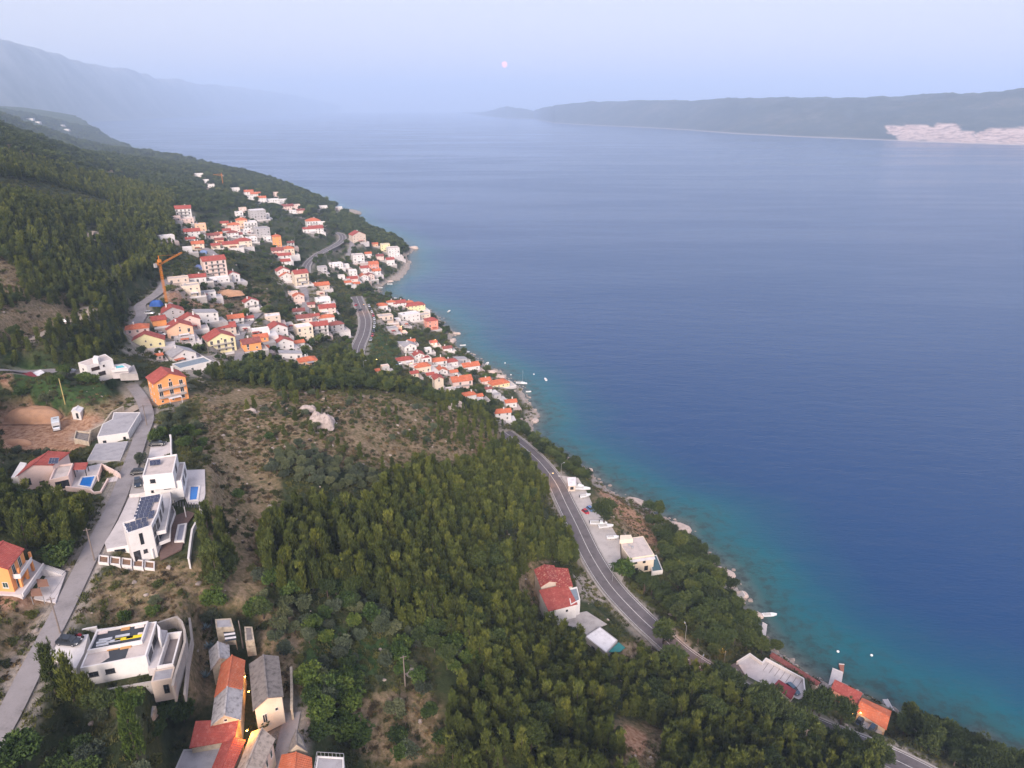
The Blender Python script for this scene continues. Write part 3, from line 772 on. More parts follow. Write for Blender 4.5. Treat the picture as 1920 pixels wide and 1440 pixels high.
c = mixc(nt, mth(nt, 'DIVIDE', sp.outputs[2], 900.0, True), ramp(nt, [(0.4, (0.03, 0.042, 0.024)), (0.65, (0.12, 0.11, 0.08))], n1), ramp(nt, [(0.38, (0.10, 0.095, 0.08)), (0.62, (0.34, 0.32, 0.30))], n1))
nt.links.new(c, b.inputs['Base Color']); b.inputs['Roughness'].default_value = 0.95
o2.data.materials.append(m)

# ---------------------------------------------------------------- haze
MTOP = float(Z.max())
hz = MB().box(-27000, 27000, -1500, 27500, -40, MTOP + 40)
hzm = bpy.data.materials.new('haze'); hzm.use_nodes = True
nt = hzm.node_tree; nt.nodes.clear()
pv = nt.nodes.new('ShaderNodeVolumePrincipled'); ho = nt.nodes.new('ShaderNodeOutputMaterial')
pv.inputs['Color'].default_value = (0.60, 0.755, 1.0, 1)
pv.inputs['Density'].default_value = 0.000125
pv.inputs['Anisotropy'].default_value = 0.0
nt.links.new(pv.outputs[0], ho.inputs['Volume'])
hazeo = hz.build('haze', hzm); tag(hazeo, kind='stuff')
# the moon, low over the end of the channel, far beyond the haze
mm, nt, b, out = nodes_of('moon_surface')
b.inputs['Base Color'].default_value = (0.1, 0.1, 0.1, 1)
n1 = noise(nt, 0.002, 3, geo_pos(nt))
nt.links.new(ramp(nt, [(0.4, (1.0, 0.30, 0.30)), (0.6, (1.0, 0.45, 0.44))], n1), b.inputs['Emission Color']); b.inputs['Emission Strength'].default_value = 1.3
bm = bmesh.new(); bmesh.ops.create_icosphere(bm, subdivisions=3, radius=250.0)
me = bpy.data.meshes.new('moon'); bm.to_mesh(me); bm.free(); me.materials.append(mm)
mo = bpy.data.objects.new('moon', me); link(mo)
me.polygons.foreach_set('use_smooth', np.ones(len(me.polygons), bool))
u_, v_ = (946 - 960) / F, (121 - 720) / F
mo.location = (u_ * 60000, 60000 * (CP - v_ * SP), CAMZ - 60000 * (SP + v_ * CP))
tag(mo, 'pale pink full moon low in the hazy sky above the channel', 'moon')

# ---------------------------------------------------------------- roads
asph = mat('asphalt', (0.135, 0.118, 0.122), 0.9, 0.16, 0.35)
asph2 = mat('worn_concrete_lane', (0.26, 0.235, 0.235), 0.9, 0.14, 0.3)
earth = mat('packed_earth', (0.36, 0.29, 0.23), 0.95, 0.18, 0.4)
paint = mat('road_paint', (0.62, 0.60, 0.58), 0.8, 0.2, 1.5)
kerbm = mat('kerb_concrete', (0.34, 0.31, 0.29), 0.9, 0.15, 0.6)
RM = {'village_lane': asph2, 'coast_road': asph, 'upper_coast_road': asph, 'bay_road': asph, 'beach_road': asph2, 'hamlet_lane': asph2, 'crane_lane': asph2, 'inner_lane': asph2,
      'wood_lane': asph2, 'terrace_lane': asph2, 'hillside_track': earth, 'forest_track': earth, 'upper_track': earth, 'stone_lane': asph2, 'pit_track': earth, 'upper_village_lane': asph2}
def strip(mb, pts, off0, off1, dz, z1=None, mi=0):
    vs = []; fs = []
    n = len(pts)
    for i in range(n):
        d = pts[min(i + 1, n - 1)] - pts[max(i - 1, 0)]
        L = math.hypot(d[0], d[1]) or 1; nx, ny = d[1] / L, -d[0] / L
        p = pts[i]
        a = (p[0] + nx * off0, p[1] + ny * off0); c_ = (p[0] + nx * off1, p[1] + ny * off1)
        vs += [(a[0], a[1], p[2] + dz), (c_[0], c_[1], p[2] + dz)]
        if z1 is not None: vs += [(c_[0], c_[1], p[2] + z1), (a[0], a[1], p[2] + z1)]
    k = 2 if z1 is None else 4
    for i in range(n - 1):
        if k == 2: fs.append((2 * i, 2 * i + 1, 2 * i + 3, 2 * i + 2))
        else:
            for j in range(4):
                fs.append((4 * i + j, 4 * i + (j + 1) % 4, 4 * i + 4 + (j + 1) % 4, 4 * i + 4 + j))
    mb.add(vs, fs, mi)
    return mb
for k, (w, pts) in ROADW.items():
    o = strip(MB(), pts, -w / 2, w / 2, 0.0).build(k, RM[k]); tag(o, kind='structure')
    if RM[k] is asph:
        cl = strip(MB(), pts, -0.09, 0.09, 0.012)
        strip(cl, pts, -w / 2 + 0.35, -w / 2 + 0.50, 0.012); strip(cl, pts, w / 2 - 0.50, w / 2 - 0.35, 0.012)
        cl.build('road_marking', paint, o)
        kb = strip(MB(), pts, w / 2 + 0.002, w / 2 + 0.8, 0.12, -0.5)
        strip(kb, pts, -w / 2 - 0.5, -w / 2 - 0.002, 0.10, -0.5)
        kb.build('pavement', kerbm, o)
    if k == 'coast_road':
        gr_ = strip(MB(), pts[18:], w / 2 + .45, w / 2 + .52, .5, .78)
        ro_ = bpy.data.objects.new('guardrail', None); link(ro_); ro_.location = (0, 0, 0)
        tag(ro_, 'long metal guardrail on the seaward side of the coast road', 'guardrail')
        gr_.build('rail', kerbm, ro_)
        pm_ = MB().box(-.06, .06, -.06, .06, 0, .6).mesh('post', kerbm)
        for i in range(18, len(pts) - 1, 2):
            d_ = pts[i + 1] - pts[i]; L_ = math.hypot(d_[0], d_[1]); po = bpy.data.objects.new('post', pm_); link(po, ro_); po.location = (pts[i][0] + d_[1] / L_ * (w / 2 + .6), pts[i][1] - d_[0] / L_ * (w / 2 + .6), pts[i][2] + .1)
# ---------------------------------------------------------------- colours of the place
WALLC = {'W': (0.67, 0.635, 0.615), 'C': (0.72, 0.60, 0.47), 'P': (0.70, 0.53, 0.47), 'Y': (0.74, 0.65, 0.38), 'O': (0.80, 0.33, 0.12), 'S': (0.72, 0.30, 0.22),
         'G': (0.43, 0.405, 0.41), 'A': (0.76, 0.47, 0.31), 'B': (0.58, 0.47, 0.39), 'T': (0.42, 0.35, 0.27)}
ROOFC = {'r': ((0.35, 0.075, 0.058), (0.46, 0.15, 0.115)), 'o': ((0.54, 0.145, 0.068), (0.58, 0.23, 0.14)), 'd': ((0.25, 0.075, 0.062), (0.36, 0.15, 0.12)), 'm': ((0.20, 0.030, 0.040), (0.24, 0.05, 0.055)),
         'x': ((0.30, 0.055, 0.045), (0.62, 0.36, 0.25))}
FLATC = {'g': (0.33, 0.315, 0.33), 'w': (0.70, 0.67, 0.68), 'b': (0.20, 0.24, 0.28), 'p': (0.50, 0.43, 0.40), 'k': (0.045, 0.05, 0.06), 's': (0.19, 0.165, 0.15), 'l': (0.40, 0.37, 0.36), 't': (0.34, 0.28, 0.235)}
def wall_mat(k): return mat('plaster_' + {'W':'white','C':'cream','P':'pink','Y':'yellow','O':'orange','S':'salmon','G':'grey','A':'peach','B':'beige','T':'stone'}[k], WALLC[k], 0.9, 0.07 if k != 'T' else 0.25, 0.35 if k != 'T' else 1.2)
def roof_mat(k):
    if k in ROOFC: return tile_mat('roof_tiles_' + {'r':'red','o':'orange','d':'brown','m':'maroon','x':'mottled'}[k], *ROOFC[k])
    return mat('roof_' + {'g':'grey','w':'white','b':'blue_grey','p':'pale','k':'black','s':'slate','l':'pale_slab','t':'tan_stone'}[k], FLATC[k], 0.88, 0.30 if k in 'stl' else 0.13, 1.3 if k in 'stl' else 0.6)
glass = mat('window_glass', (0.022, 0.026, 0.032), 0.12, 0.3, 0.2, 0.0, 0.8)
frame_w = mat('window_frame', (0.66, 0.62, 0.58), 0.6, 0.05)
shutter = mat('green_shutter', (0.025, 0.06, 0.05), 0.6, 0.1)
conc = mat('concrete', (0.36, 0.33, 0.315), 0.92, 0.16, 0.5)
conc_l = mat('light_paving', (0.52, 0.475, 0.47), 0.9, 0.10, 0.5)
conc_w = mat('white_render', (0.64, 0.60, 0.585), 0.88, 0.08, 0.5)
metal = mat('galvanised_metal', (0.45, 0.45, 0.46), 0.45, 0.1, 1, 0.6)
darkm = mat('dark_metal', (0.05, 0.05, 0.055), 0.5, 0.1, 1, 0.3)
conc_m = mat('beige_concrete', (0.34, 0.295, 0.26), 0.92, 0.16, 0.5)
wood = mat('weathered_wood', (0.20, 0.13, 0.085), 0.85, 0.2, 2)
FOOT = []      # (x, y, radius) kept clear of plants
def clear(x, y, r): FOOT.append((x, y, r))
def clear_poly(poly, pad=0.6):
    xs = [p[0] for p in poly]; ys = [p[1] for p in poly]
    FOOTPOLY.append((min(xs) - pad - 2, max(xs) + pad + 2, min(ys) - pad - 2, max(ys) + pad + 2, poly, pad))
FOOTPOLY = []

WINM = {}
def window_mesh(w, h, kind=0):
    """a window one can see the frame, the mullion and the sill of; set proud of the wall"""
    key = (round(w, 1), round(h, 1), kind)
    if key in WINM: return WINM[key]
    mb = MB(); a = w / 2; t = 0.09 if w > 0.7 else 0.06
    mb.box(-a + t, a - t, -0.035, 0.04, t, h - t, 1)
    mb.box(-a, -a + t, -0.07, 0.04, 0, h, 0); mb.box(a - t, a, -0.07, 0.04, 0, h, 0)
    mb.box(-a + t, a - t, -0.07, 0.04, h - t, h, 0); mb.box(-a + t, a - t, -0.07, 0.04, 0, t, 0)
    if w > 0.8: mb.box(-0.03, 0.03, -0.06, -0.0355, t, h - t, 0)
    if h < 1.9: mb.box(-a - 0.1, a + 0.1, -0.13, -0.072, -0.07, 0.0, 0)
    WINM[key] = mb.mesh('window', [frame_w if kind < 2 else darkm, glass if kind != 1 else shutter])
    return WINM[key]
def add_window(root, x, y, z, ang, w, h, kind=0, name='window'):
    o = bpy.data.objects.new(name, window_mesh(w, h, kind)); link(o, root)
    o.location = (x, y, z); o.rotation_euler.z = ang
    return o

def roof_parts(mb, kind, w, d, h, oh=0.45, rise=None, th=0.16, mi=0):
    """roof over a w x d box centred on the origin, eaves at height h"""
    if kind == 'gs':      # ridge along x
        r = rise or d * 0.24; W_ = w / 2 + oh; D_ = d / 2 + oh; e = h - oh * r / (d / 2)
        vs = [(-W_, -D_, e), (W_, -D_, e), (W_, 0, h + r), (-W_, 0, h + r), (-W_, D_, e), (W_, D_, e)]
        vs += [(x, y, z + th) for x, y, z in vs]
        mb.add(vs, [(0,3,2,1),(3,4,5,2),(6,7,8,9),(9,8,11,10),(0,1,7,6),(5,4,10,11),(1,2,8,7),(2,5,11,8),(3,0,6,9),(4,3,9,10)], mi)
        return r
    if kind == 'gf':
        r = rise or w * 0.24; W_ = w / 2 + oh; D_ = d / 2 + oh; e = h - oh * r / (w / 2)
        vs = [(-W_, -D_, e), (-W_, D_, e), (0, D_, h + r), (0, -D_, h + r), (W_, -D_, e), (W_, D_, e)]
        vs += [(x, y, z + th) for x, y, z in vs]
        mb.add(vs, [(0,1,2,3),(3,2,5,4),(6,9,8,7),(9,10,11,8),(0,6,7,1),(5,11,10,4),(1,7,8,2),(2,8,11,5),(0,3,9,6),(3,4,10,9)], mi)
        return r
    if kind == 'hip':
        r = rise or min(w, d) * 0.24; W_ = w / 2 + oh; D_ = d / 2 + oh; k = max(w, d) / 2 - min(w, d) / 2 + 0.3
        rx, ry = (k, 0) if w >= d else (0, k)
        vs = [(-W_, -D_, h), (W_, -D_, h), (W_, D_, h), (-W_, D_, h), (-rx, -ry, h + r), (rx, ry, h + r)]
        if w >= d: fs = [(0,1,5,4),(1,2,5),(2,3,4,5),(3,0,4),(0,3,2,1)]
        else: fs = [(0,1,4),(1,2,5,4),(2,3,5),(3,0,4,5),(0,3,2,1)]
        mb.add(vs, fs, mi)
        return r
    if kind == 'shed':
        r = rise or w * 0.16; W_ = w / 2 + 0.25; D_ = d / 2 + 0.25
        vs = [(-W_, -D_, h + r), (W_, -D_, h), (W_, D_, h), (-W_, D_, h + r)]
        vs = vs + [(x, y, z + th) for x, y, z in vs]
        mb.add(vs, [(0,3,2,1),(4,5,6,7),(0,1,5,4),(1,2,6,5),(2,3,7,6),(3,0,4,7)], mi)
        return r
    mb.box(-w / 2 + 0.22, w / 2 - 0.22, -d / 2 + 0.22, d / 2 - 0.22, h - 0.2, h + 0.02, mi)
    return 0
def wall_mesh(kind, w, d, h, r, base=-3.5):
    mb = MB(); a, b = w / 2, d / 2
    if kind == 'gs':
        mb.add([(-a,-b,base),(a,-b,base),(a,b,base),(-a,b,base),(-a,-b,h),(a,-b,h),(a,b,h),(-a,b,h),(-a,0,h+r-.02),(a,0,h+r-.02)],
               [(0,3,2,1),(0,1,5,4),(2,3,7,6),(1,2,6,9,5),(3,0,4,8,7),(4,5,9,8),(6,7,8,9)])
    elif kind == 'gf':
        mb.add([(-a,-b,base),(a,-b,base),(a,b,base),(-a,b,base),(-a,-b,h),(a,-b,h),(a,b,h),(-a,b,h),(0,-b,h+r-.02),(0,b,h+r-.02)],
               [(0,3,2,1),(0,1,5,8,4),(2,3,7,9,6),(1,2,6,5),(3,0,4,7),(4,8,9,7),(5,6,9,8)])
    elif kind == 'shed':
        mb.add([(-a,-b,base),(a,-b,base),(a,b,base),(-a,b,base),(-a,-b,h+r-.02),(a,-b,h-.02),(a,b,h-.02),(-a,b,h+r-.02)],
               [(0,3,2,1),(4,5,6,7),(0,1,5,4),(1,2,6,5),(2,3,7,6),(3,0,4,7)])
    else:
        mb.box(-a, a, -b, b, base, h)
        if kind == 'flat':
            for x0, x1, y0, y1 in ((-a, a, -b, -b + .2), (-a, a, b - .2, b), (-a, -a + .2, -b + .2, b - .2), (a - .2, a, -b + .2, b - .2)):
                mb.box(x0, x1, y0, y1, h + 0.001, h + 0.45)
    return mb

def balcony_mb(w, dep=1.3, hh=0.95):
    mb = MB(); mb.box(-w / 2, w / 2, -dep, 0, -0.16, 0, 0)
    mb.box(-w / 2, w / 2, -dep, -dep + 0.08, hh - 0.08, hh, 1)
    for s in (-1, 1): mb.box(s * w / 2 - (0.08 if s > 0 else 0), s * w / 2 + (0.08 if s < 0 else 0), -dep + .081, 0, hh - 0.08, hh, 1)
    n = max(3, int(w / 0.35))
    for i in range(n + 1):
        x = -w / 2 + 0.04 + (w - 0.08) * i / n
        mb.box(x - 0.03, x + 0.03, -dep + 0.015, -dep + 0.065, 0.001, hh - 0.081, 1)
    return mb

def make_house(x, y, zg, w, d, h, rz, roof, rc, wc, feat, label, far=False, group=None, name='house', shut=0):
    root = empty(name, (x, y, zg), rz, label, 'house', group)
    wm = wall_mat(wc)
    rmb = MB(); r = roof_parts(rmb, roof, w, d, h)
    wall_mesh(roof, w, d, h, r).build('wall', wm, root)
    ro = rmb.build('roof', roof_mat(rc), root)
    clear(x, y, math.hypot(w, d) / 2 + 0.8)
    if w < 26:      # paved yard on its retaining wall
        sr_ = random.Random(int(x * 3 + y * 11)); e1 = sr_.uniform(1.2, 4.0); e2 = sr_.uniform(2.0, 4.5); e3 = sr_.uniform(.3, 1.5)
        tm = sr_.choice((conc_l, conc, mat('pink_paving', (0.44, 0.35, 0.32), .9, .14, .6), conc_w))
        tr = MB().box(-w / 2 - e3, w / 2 + e1, -d / 2 - e2, d / 2 + .5, -4.5, 0.05)
        to = tr.build('yard', tm, root)
        if sr_.random() < .6:
            wl_ = MB().box(-w / 2 - e3, w / 2 + e1, -d / 2 - e2 + .002, -d / 2 - e2 + .2, 0.051, .9); wl_.box(w / 2 + e1 - .2, w / 2 + e1 - .002, -d / 2 - e2 + .201, d / 2, 0.051, .9); wl_.build('yard_wall', conc_w if sr_.random() < .5 else conc_l, to)
        if sr_.random() < .35:
            px0 = sr_.uniform(-w / 2, 0); aw_ = MB().box(px0, px0 + w * .4, -d / 2 - min(e2, 2.6), -d / 2 - .05, 2.45, 2.55)
            for q0, q1 in ((px0 + .1, -d / 2 - min(e2, 2.6) + .1), (px0 + w * .4 - .1, -d / 2 - min(e2, 2.6) + .1)): aw_.box(q0 - .06, q0 + .06, q1 - .06, q1 + .06, .051, 2.44)
            aw_.build('awning', roof_mat(sr_.choice('wwogr')), root)
    seed = random.Random(int(x * 13 + y * 7))
    if roof in ('gs', 'gf', 'hip'):
        if seed.random() < 0.75:
            cx_ = seed.uniform(-w * 0.25, w * 0.25); cy_ = seed.uniform(-d * 0.1, d * 0.3)
            mb = MB().box(cx_ - .3, cx_ + .3, cy_ - .3, cy_ + .3, h + r * .25, h + r + 0.75).box(cx_ - .4, cx_ + .4, cy_ - .4, cy_ + .4, h + r + 0.751, h + r + 0.88)
            mb.build('chimney', wall_mat('W'), ro)
    elif roof == 'flat' and w > 7 and seed.random() < 0.6:
        q = MB().box(-w * .3, -w * .3 + 1.2, 0, 1.0, h + 0.02, h + 0.9)
        q.build('roof_unit', metal, ro)
    fl = max(1, int(round((h + 0.3) / 2.9)))
    fh = h / fl
    faces = [(0, -d / 2, 0, w), (w / 2, 0, pi / 2, d), (0, d / 2, pi, w), (-w / 2, 0, -pi / 2, d)]
    for fx, fy, an, L in faces:
        nw = rz + an - pi / 2
        dx, dy = -x, -y
        dd = (cos(nw) * dx + sin(nw) * dy) / math.hypot(dx, dy)
        if dd < 0.08: continue
        n = max(1, min(5, int(L / 3.1)))
        for f in range(fl):
            for i in range(n):
                if seed.random() < 0.12: continue
                t = (i + 0.5) / n * L - L / 2
                big = ('b' in feat and an == 0 and f > 0) or seed.random() < 0.15
                ww, hh = (1.3, 2.0) if big else ((1.0, 1.2) if seed.random() < .7 else (0.7, 0.8))
                if L < 4: ww = min(ww, 0.9)
                zz = f * fh + (0.15 if big else 0.95)
                if zz + hh > h - 0.1: hh = max(0.6, h - 0.15 - zz)
                px_ = fx + cos(an) * t; py_ = fy + sin(an) * t
                add_window(root, px_, py_, zz, an, ww, hh, shut)
        if 'b' in feat and (an == 0 or ('bb' in feat and abs(an - pi / 2) < .1)):
            for f in range(1, fl):
                o = balcony_mb(min(L * 0.86, 9)).build('balcony', [conc, frame_w], root)
                o.location = (fx, fy, f * fh + 0.05); o.rotation_euler.z = an
        if an == 0 and roof == 'gf' and w > 5:
            add_window(root, 0, -d / 2, h - 0.3 if fl > 1 else h - .2, 0, 0.7, 0.8, shut)
    return root
for n_, (cx, cy, w, d, h, rot, roof, rc, wc, feat, label) in enumerate(HOUSES):
    lift = 2.0
    for _ in range(3):
        x, y, zg, Zc = hit(cx, cy, lift)
        m_ = Zc / F
        hm = h * m_ * 1.12
        lift = hm * 0.5
    zg = ground(x, y)
    wm_, dm_, hm = w * m_ * 1.06, d * m_ * 1.0, max(2.7, hm)
    zmin = min(ground(x + sx * wm_ / 2, y + sy * dm_ / 2) for sx in (-1, 1) for sy in (-1, 1))
    make_house(x, y, max(zg - 0.3, 0.6), wm_, dm_, hm, R(rot) - math.atan2(x, y) * 0.6, roof, rc, wc, feat, label, group=None)

LANDM = [(315,725,'the orange balconied house'), (220,1210,'the white house with black roof frame'), (280,980,'the solar villa'), (320,885,'the stepped white villa'), (80,880,'the pink house'), (10,1070,'the orange house at the edge'),
 (60,785,'the sand heap'), (178,685,'the white box villa'), (430,1270,'the orange-roofed cottage'), (505,1290,'the long stone house'), (257,1400,'the tall cypress'), (460,1400,'the red roofs'), (560,1395,'the stone hut by the lane'),
 (615,1430,'the railed roof terrace'), (760,1260,'the lone brown pole'), (1045,1090,'the mottled tiled roofs'), (1137,1200,'the white sheet roof'), (1195,1030,'the flat-roofed restaurant'), (1072,905,'the kiosk'), (1132,950,'the round pine of the boat park'),
 (1440,1265,'the parking deck'), (1635,1345,'the seaside houses'), (1570,1265,'the broad jetty'), (603,795,'the big boulder'), (610,880,'the olive grove'), (942,777,'the last white house on the shore'), (1270,990,'the broad pale ledge'), (1360,1075,'the shore ledge among pines'),
 (313,540,'the orange crane'), (401,500,'the tall apartment block'), (260,622,'the coral house'), (340,667,'the grey-gabled house'), (411,642,'the yellow balconied house'), (670,610,'the upper coast road'), (600,617,'the three-storey white house'), (576,678,'the orange hipped roof in the pines'),
 (767,654,'the tall white house above the shore'), (864,717,'the house with patchwork roofs'), (612,470,'the bay road curve'), (737,472,'the pale tower blocks'), (480,420,'the terraced apartment blocks'), (345,398,'the topmost red-roofed house'), (1205,1375,'the bare earth clearing'),
 (1740,1430,'the lower bend of the coast road'), (1860,1400,'the corner shore'), (860,1100,'the young wood middle'), (700,1020,'the young wood heart'), (950,1250,'the lower young wood'), (1000,1400,'the young wood bottom'), (870,960,'the upper young wood'),
 (720,1420,'the dry field at the bottom'), (620,1200,'the dark bush thicket'), (230,510,'the forest track'), (100,600,'the hillside track'), (80,430,'the wooded hillside'), (200,380,'the upper hillside wood'), (60,270,'the hill crest'), (300,330,'the far crest'), (1120,1320,'the wood below the road bend'),
 (1400,1400,'the wood behind the deck'), (50,980,'the pine grove beside the lane'), (40,1200,'the dry field beside the lane'), (450,1020,'the dry footpath')]
def where(px, py, zc):
    b = min(LANDM, key=lambda l: math.hypot(px - l[0], (py - l[1]) * 1.25)); dx = px - b[0]; dy = py - b[1]; d_ = math.hypot(dx, dy)
    far_ = 'just ' if d_ < 34 else ('' if d_ < 75 else 'well ')
    rel = ('right of' if dx > 0 else 'left of') if abs(dx) > abs(dy) * 1.6 else (('below' if dy > 0 else 'above') if abs(dy) > abs(dx) * 1.6 else (('below and ' if dy > 0 else 'above and ') + ('right of' if dx > 0 else 'left of')))
    return far_ + rel + ' ' + b[2]
FILL = [(351,466,16,12,8,14,'flat','w','W'),(357,449,16,12,6,12,'gs','r','W'),(331,409,14,12,7,8,'flat','p','P'),(425,434,14,12,6,14,'gs','r','W'),(447,442,14,12,7,16,'gs','d','W'),(463,434,14,12,8,18,'flat','w','W'),(500,447,14,12,8,18,'flat','g','W'),
 (421,421,14,12,7,12,'gs','r','C'),(404,461,15,12,7,14,'gs','r','C'),(583,571,13,11,6,14,'gs','d','P'),(590,592,16,13,7,14,'gs','r','P'),(645,622,14,12,7,22,'gs','r','W'),(434,641,16,14,7,14,'flat','w','G'),(457,612,20,16,8,18,'shed','g','W'),
 (466,596,16,12,7,18,'gs','r','W'),(540,608,16,14,7,20,'flat','p','W'),(560,643,18,14,6,22,'gs','o','W'),(495,652,15,12,7,22,'gs','o','C'),(652,531,12,10,6,14,'gs','o','W'),(640,519,12,10,6,14,'flat','p','W'),(668,533,12,10,5,18,'gs','o','P'),
 (647,499,14,10,6,18,'flat','w','W'),(690,478,12,10,6,16,'gs','o','W'),(712,483,13,11,7,16,'gs','d','P'),(748,482,11,9,6,16,'flat','p','W'),(743,600,14,12,7,18,'flat','w','W'),(757,606,14,12,6,20,'flat','p','G'),(812,642,13,11,6,18,'gs','d','W'),
 (802,655,12,10,6,18,'flat','w','W'),(771,640,13,11,6,18,'gs','o','P'),(843,730,16,13,7,18,'flat','p','W'),(897,743,14,12,6,22,'gs','o','W'),(931,741,14,12,6,22,'flat','g','G'),(915,730,12,10,5,22,'gs','d','W'),(722,688,14,12,6,18,'flat','p','W'),(705,697,12,10,5,18,'gs','o','P'),
 (806,702,14,12,7,18,'gs','r','W'),(850,697,14,12,7,20,'gs','o','W'),(776,700,14,12,6,20,'gs','r','C'),(384,506,0,0,0,0,'',"",''),(448,402,14,12,8,14,'flat','w','W'),(455,394,13,11,7,14,'flat','p','P'),(498,405,13,11,7,18,'flat','w','W'),(410,440,12,10,6,14,'gs','o','P'),
 (555,388,14,10,6,14,'flat','p','P'),(564,398,14,10,6,14,'gs','d','P'),(549,398,12,9,5,14,'flat','w','W'),(470,372,12,9,5,14,'flat','w','W'),(574,432,12,10,6,14,'gs','r','W'),(604,420,11,9,6,14,'flat','w','W'),(545,458,12,10,7,14,'gs','d','W'),(506,488,0,0,0,0,'','','')]
ORD = ['nearest', 'second-nearest', 'third-nearest', 'fourth-nearest', 'fifth-nearest', 'sixth-nearest', 'seventh-nearest', 'eighth-nearest', 'ninth-nearest', 'tenth-nearest', 'eleventh-nearest', 'twelfth-nearest', 'thirteenth-nearest', 'fourteenth-nearest', 'fifteenth-nearest']
CW = {'W': 'white', 'C': 'cream', 'P': 'pinkish', 'G': 'grey'}; CR = {'w': 'a white flat roof', 'r': 'a red roof', 'p': 'a pale flat roof', 'd': 'a dull red roof', 'g': 'a grey roof', 'o': 'an orange roof'}
got = {}
for cx, cy, w, d, h, rot, roof, rc, wc in FILL:
    if not w: continue
    lab = '%s house, %s, %s' % (CW[wc], CR[rc].replace('a ', '').replace('an ', ''), where(cx, cy, 0))
    got[lab] = got.get(lab, 0) + 1
    if got[lab] > 1: lab = ORD[got[lab] - 1] + ' ' + lab
    x, y, zg, Zc = hit(cx, cy, h * .3); m_ = Zc / F
    make_house(x, y, max(zg - .3, .6), w * m_, d * m_, max(2.8, h * m_ * 1.15), R(rot) - math.atan2(x, y) * 0.6, roof, rc, wc, '', lab)

# ---------------------------------------------------------------- buildings drawn from their corners
class Site:
    def __init__(s, name, label, cat, ctr, z, group=None):
        s.o = (*unproj(ctr[0], ctr[1], z), z)
        s.root = empty(name, s.o, 0, label, cat, group)
    def L(s, px, py, z):
        x, y = unproj(px, py, z); return (x - s.o[0], y - s.o[1])
    def poly(s, pts, z, clearit=True):
        p = [s.L(a, b, z) for a, b in pts]
        if clearit: clear_poly([(a + s.o[0], b + s.o[1]) for a, b in p])
        return p
    def z(s, z): return z - s.o[2]
    def prism(s, nm, pts, zp, z0, z1, m, parent=None, clearit=True):
        return MB().prism(s.poly(pts, zp, clearit), s.z(z0), s.z(z1)).build(nm, m, parent or s.root)
def ring(mb, poly, t, z0, z1, mi=0, closed=True):
    """wall of thickness t standing inside the line of a polygon"""
    n = len(poly)
    ar = sum(poly[i][0] * poly[(i + 1) % n][1] - poly[(i + 1) % n][0] * poly[i][1] for i in range(n))
    sg = 1 if ar > 0 else -1
    m = n if closed else n - 1
    off = []
    for i in range(n):
        pa = poly[i - 1] if (closed or i > 0) else poly[i]; pb = poly[i]; pc = poly[(i + 1) % n] if (closed or i < n - 1) else poly[i]
        d1 = Vector((pb[0] - pa[0], pb[1] - pa[1])); d2 = Vector((pc[0] - pb[0], pc[1] - pb[1]))
        if d1.length < 1e-6: d1 = d2
        if d2.length < 1e-6: d2 = d1
        d1.normalize(); d2.normalize()
        nn_ = Vector((-(d1.y + d2.y), d1.x + d2.x)); k = 1 + d1.dot(d2)
        off.append((pb[0] + sg * nn_.x * t / max(k, .4), pb[1] + sg * nn_.y * t / max(k, .4)))
    for i in range(m):
        j = (i + 1) % n
        mb.add([(*poly[i], z0), (*poly[j], z0), (*off[j], z0), (*off[i], z0), (*poly[i], z1), (*poly[j], z1), (*off[j], z1), (*off[i], z1)],
               [(0,3,2,1),(4,5,6,7),(0,1,5,4),(1,2,6,5),(2,3,7,6),(3,0,4,7)], mi)
    return mb
def inset(poly, t):
    mb = MB(); ring(mb, poly, t, 0, 1)
    return [(mb.v[i * 8 + 3][0], mb.v[i * 8 + 3][1]) for i in range(len(poly))]
def win_on(s, a, b, t, z, w, h, kind=0):
    """window on the wall from local point a to b (outside on the right hand when walking a to b)"""
    dx, dy = b[0] - a[0], b[1] - a[1]
    an = math.atan2(dy, dx)
    return add_window(s.root, a[0] + dx * t, a[1] + dy * t, z, an, w, h, kind)
def flat_building(name, label, pts, z0, z1, wm, rm, par=0.5, wins=(), cat='house', site=None, rname='roof'):
    c = (sum(p[0] for p in pts) / len(pts), sum(p[1] for p in pts) / len(pts))
    s = site or Site(name, label, cat, c, z0)
    p = s.poly(pts, z1)
    ar = sum(p[i][0] * p[(i + 1) % len(p)][1] - p[(i + 1) % len(p)][0] * p[i][1] for i in range(len(p)))
    if ar < 0: p = p[::-1]
    mb = MB().prism(p, s.z(z0) - 1.5, s.z(z1) - par)
    if par > 0.05: ring(mb, p, 0.28, s.z(z1) - par + .001, s.z(z1))
    mb.build('wall', wm, s.root)
    MB().prism(inset(p, 0.30), s.z(z1) - par - 0.05, s.z(z1) - par + 0.03).build(rname, rm, s.root)
    for (ei, t, z, w, h, k) in wins:
        a = p[ei % len(p)]; b = p[(ei + 1) % len(p)]
        win_on(s, a, b, t, s.z(z), w, h, k)
    s.p = p
    return s
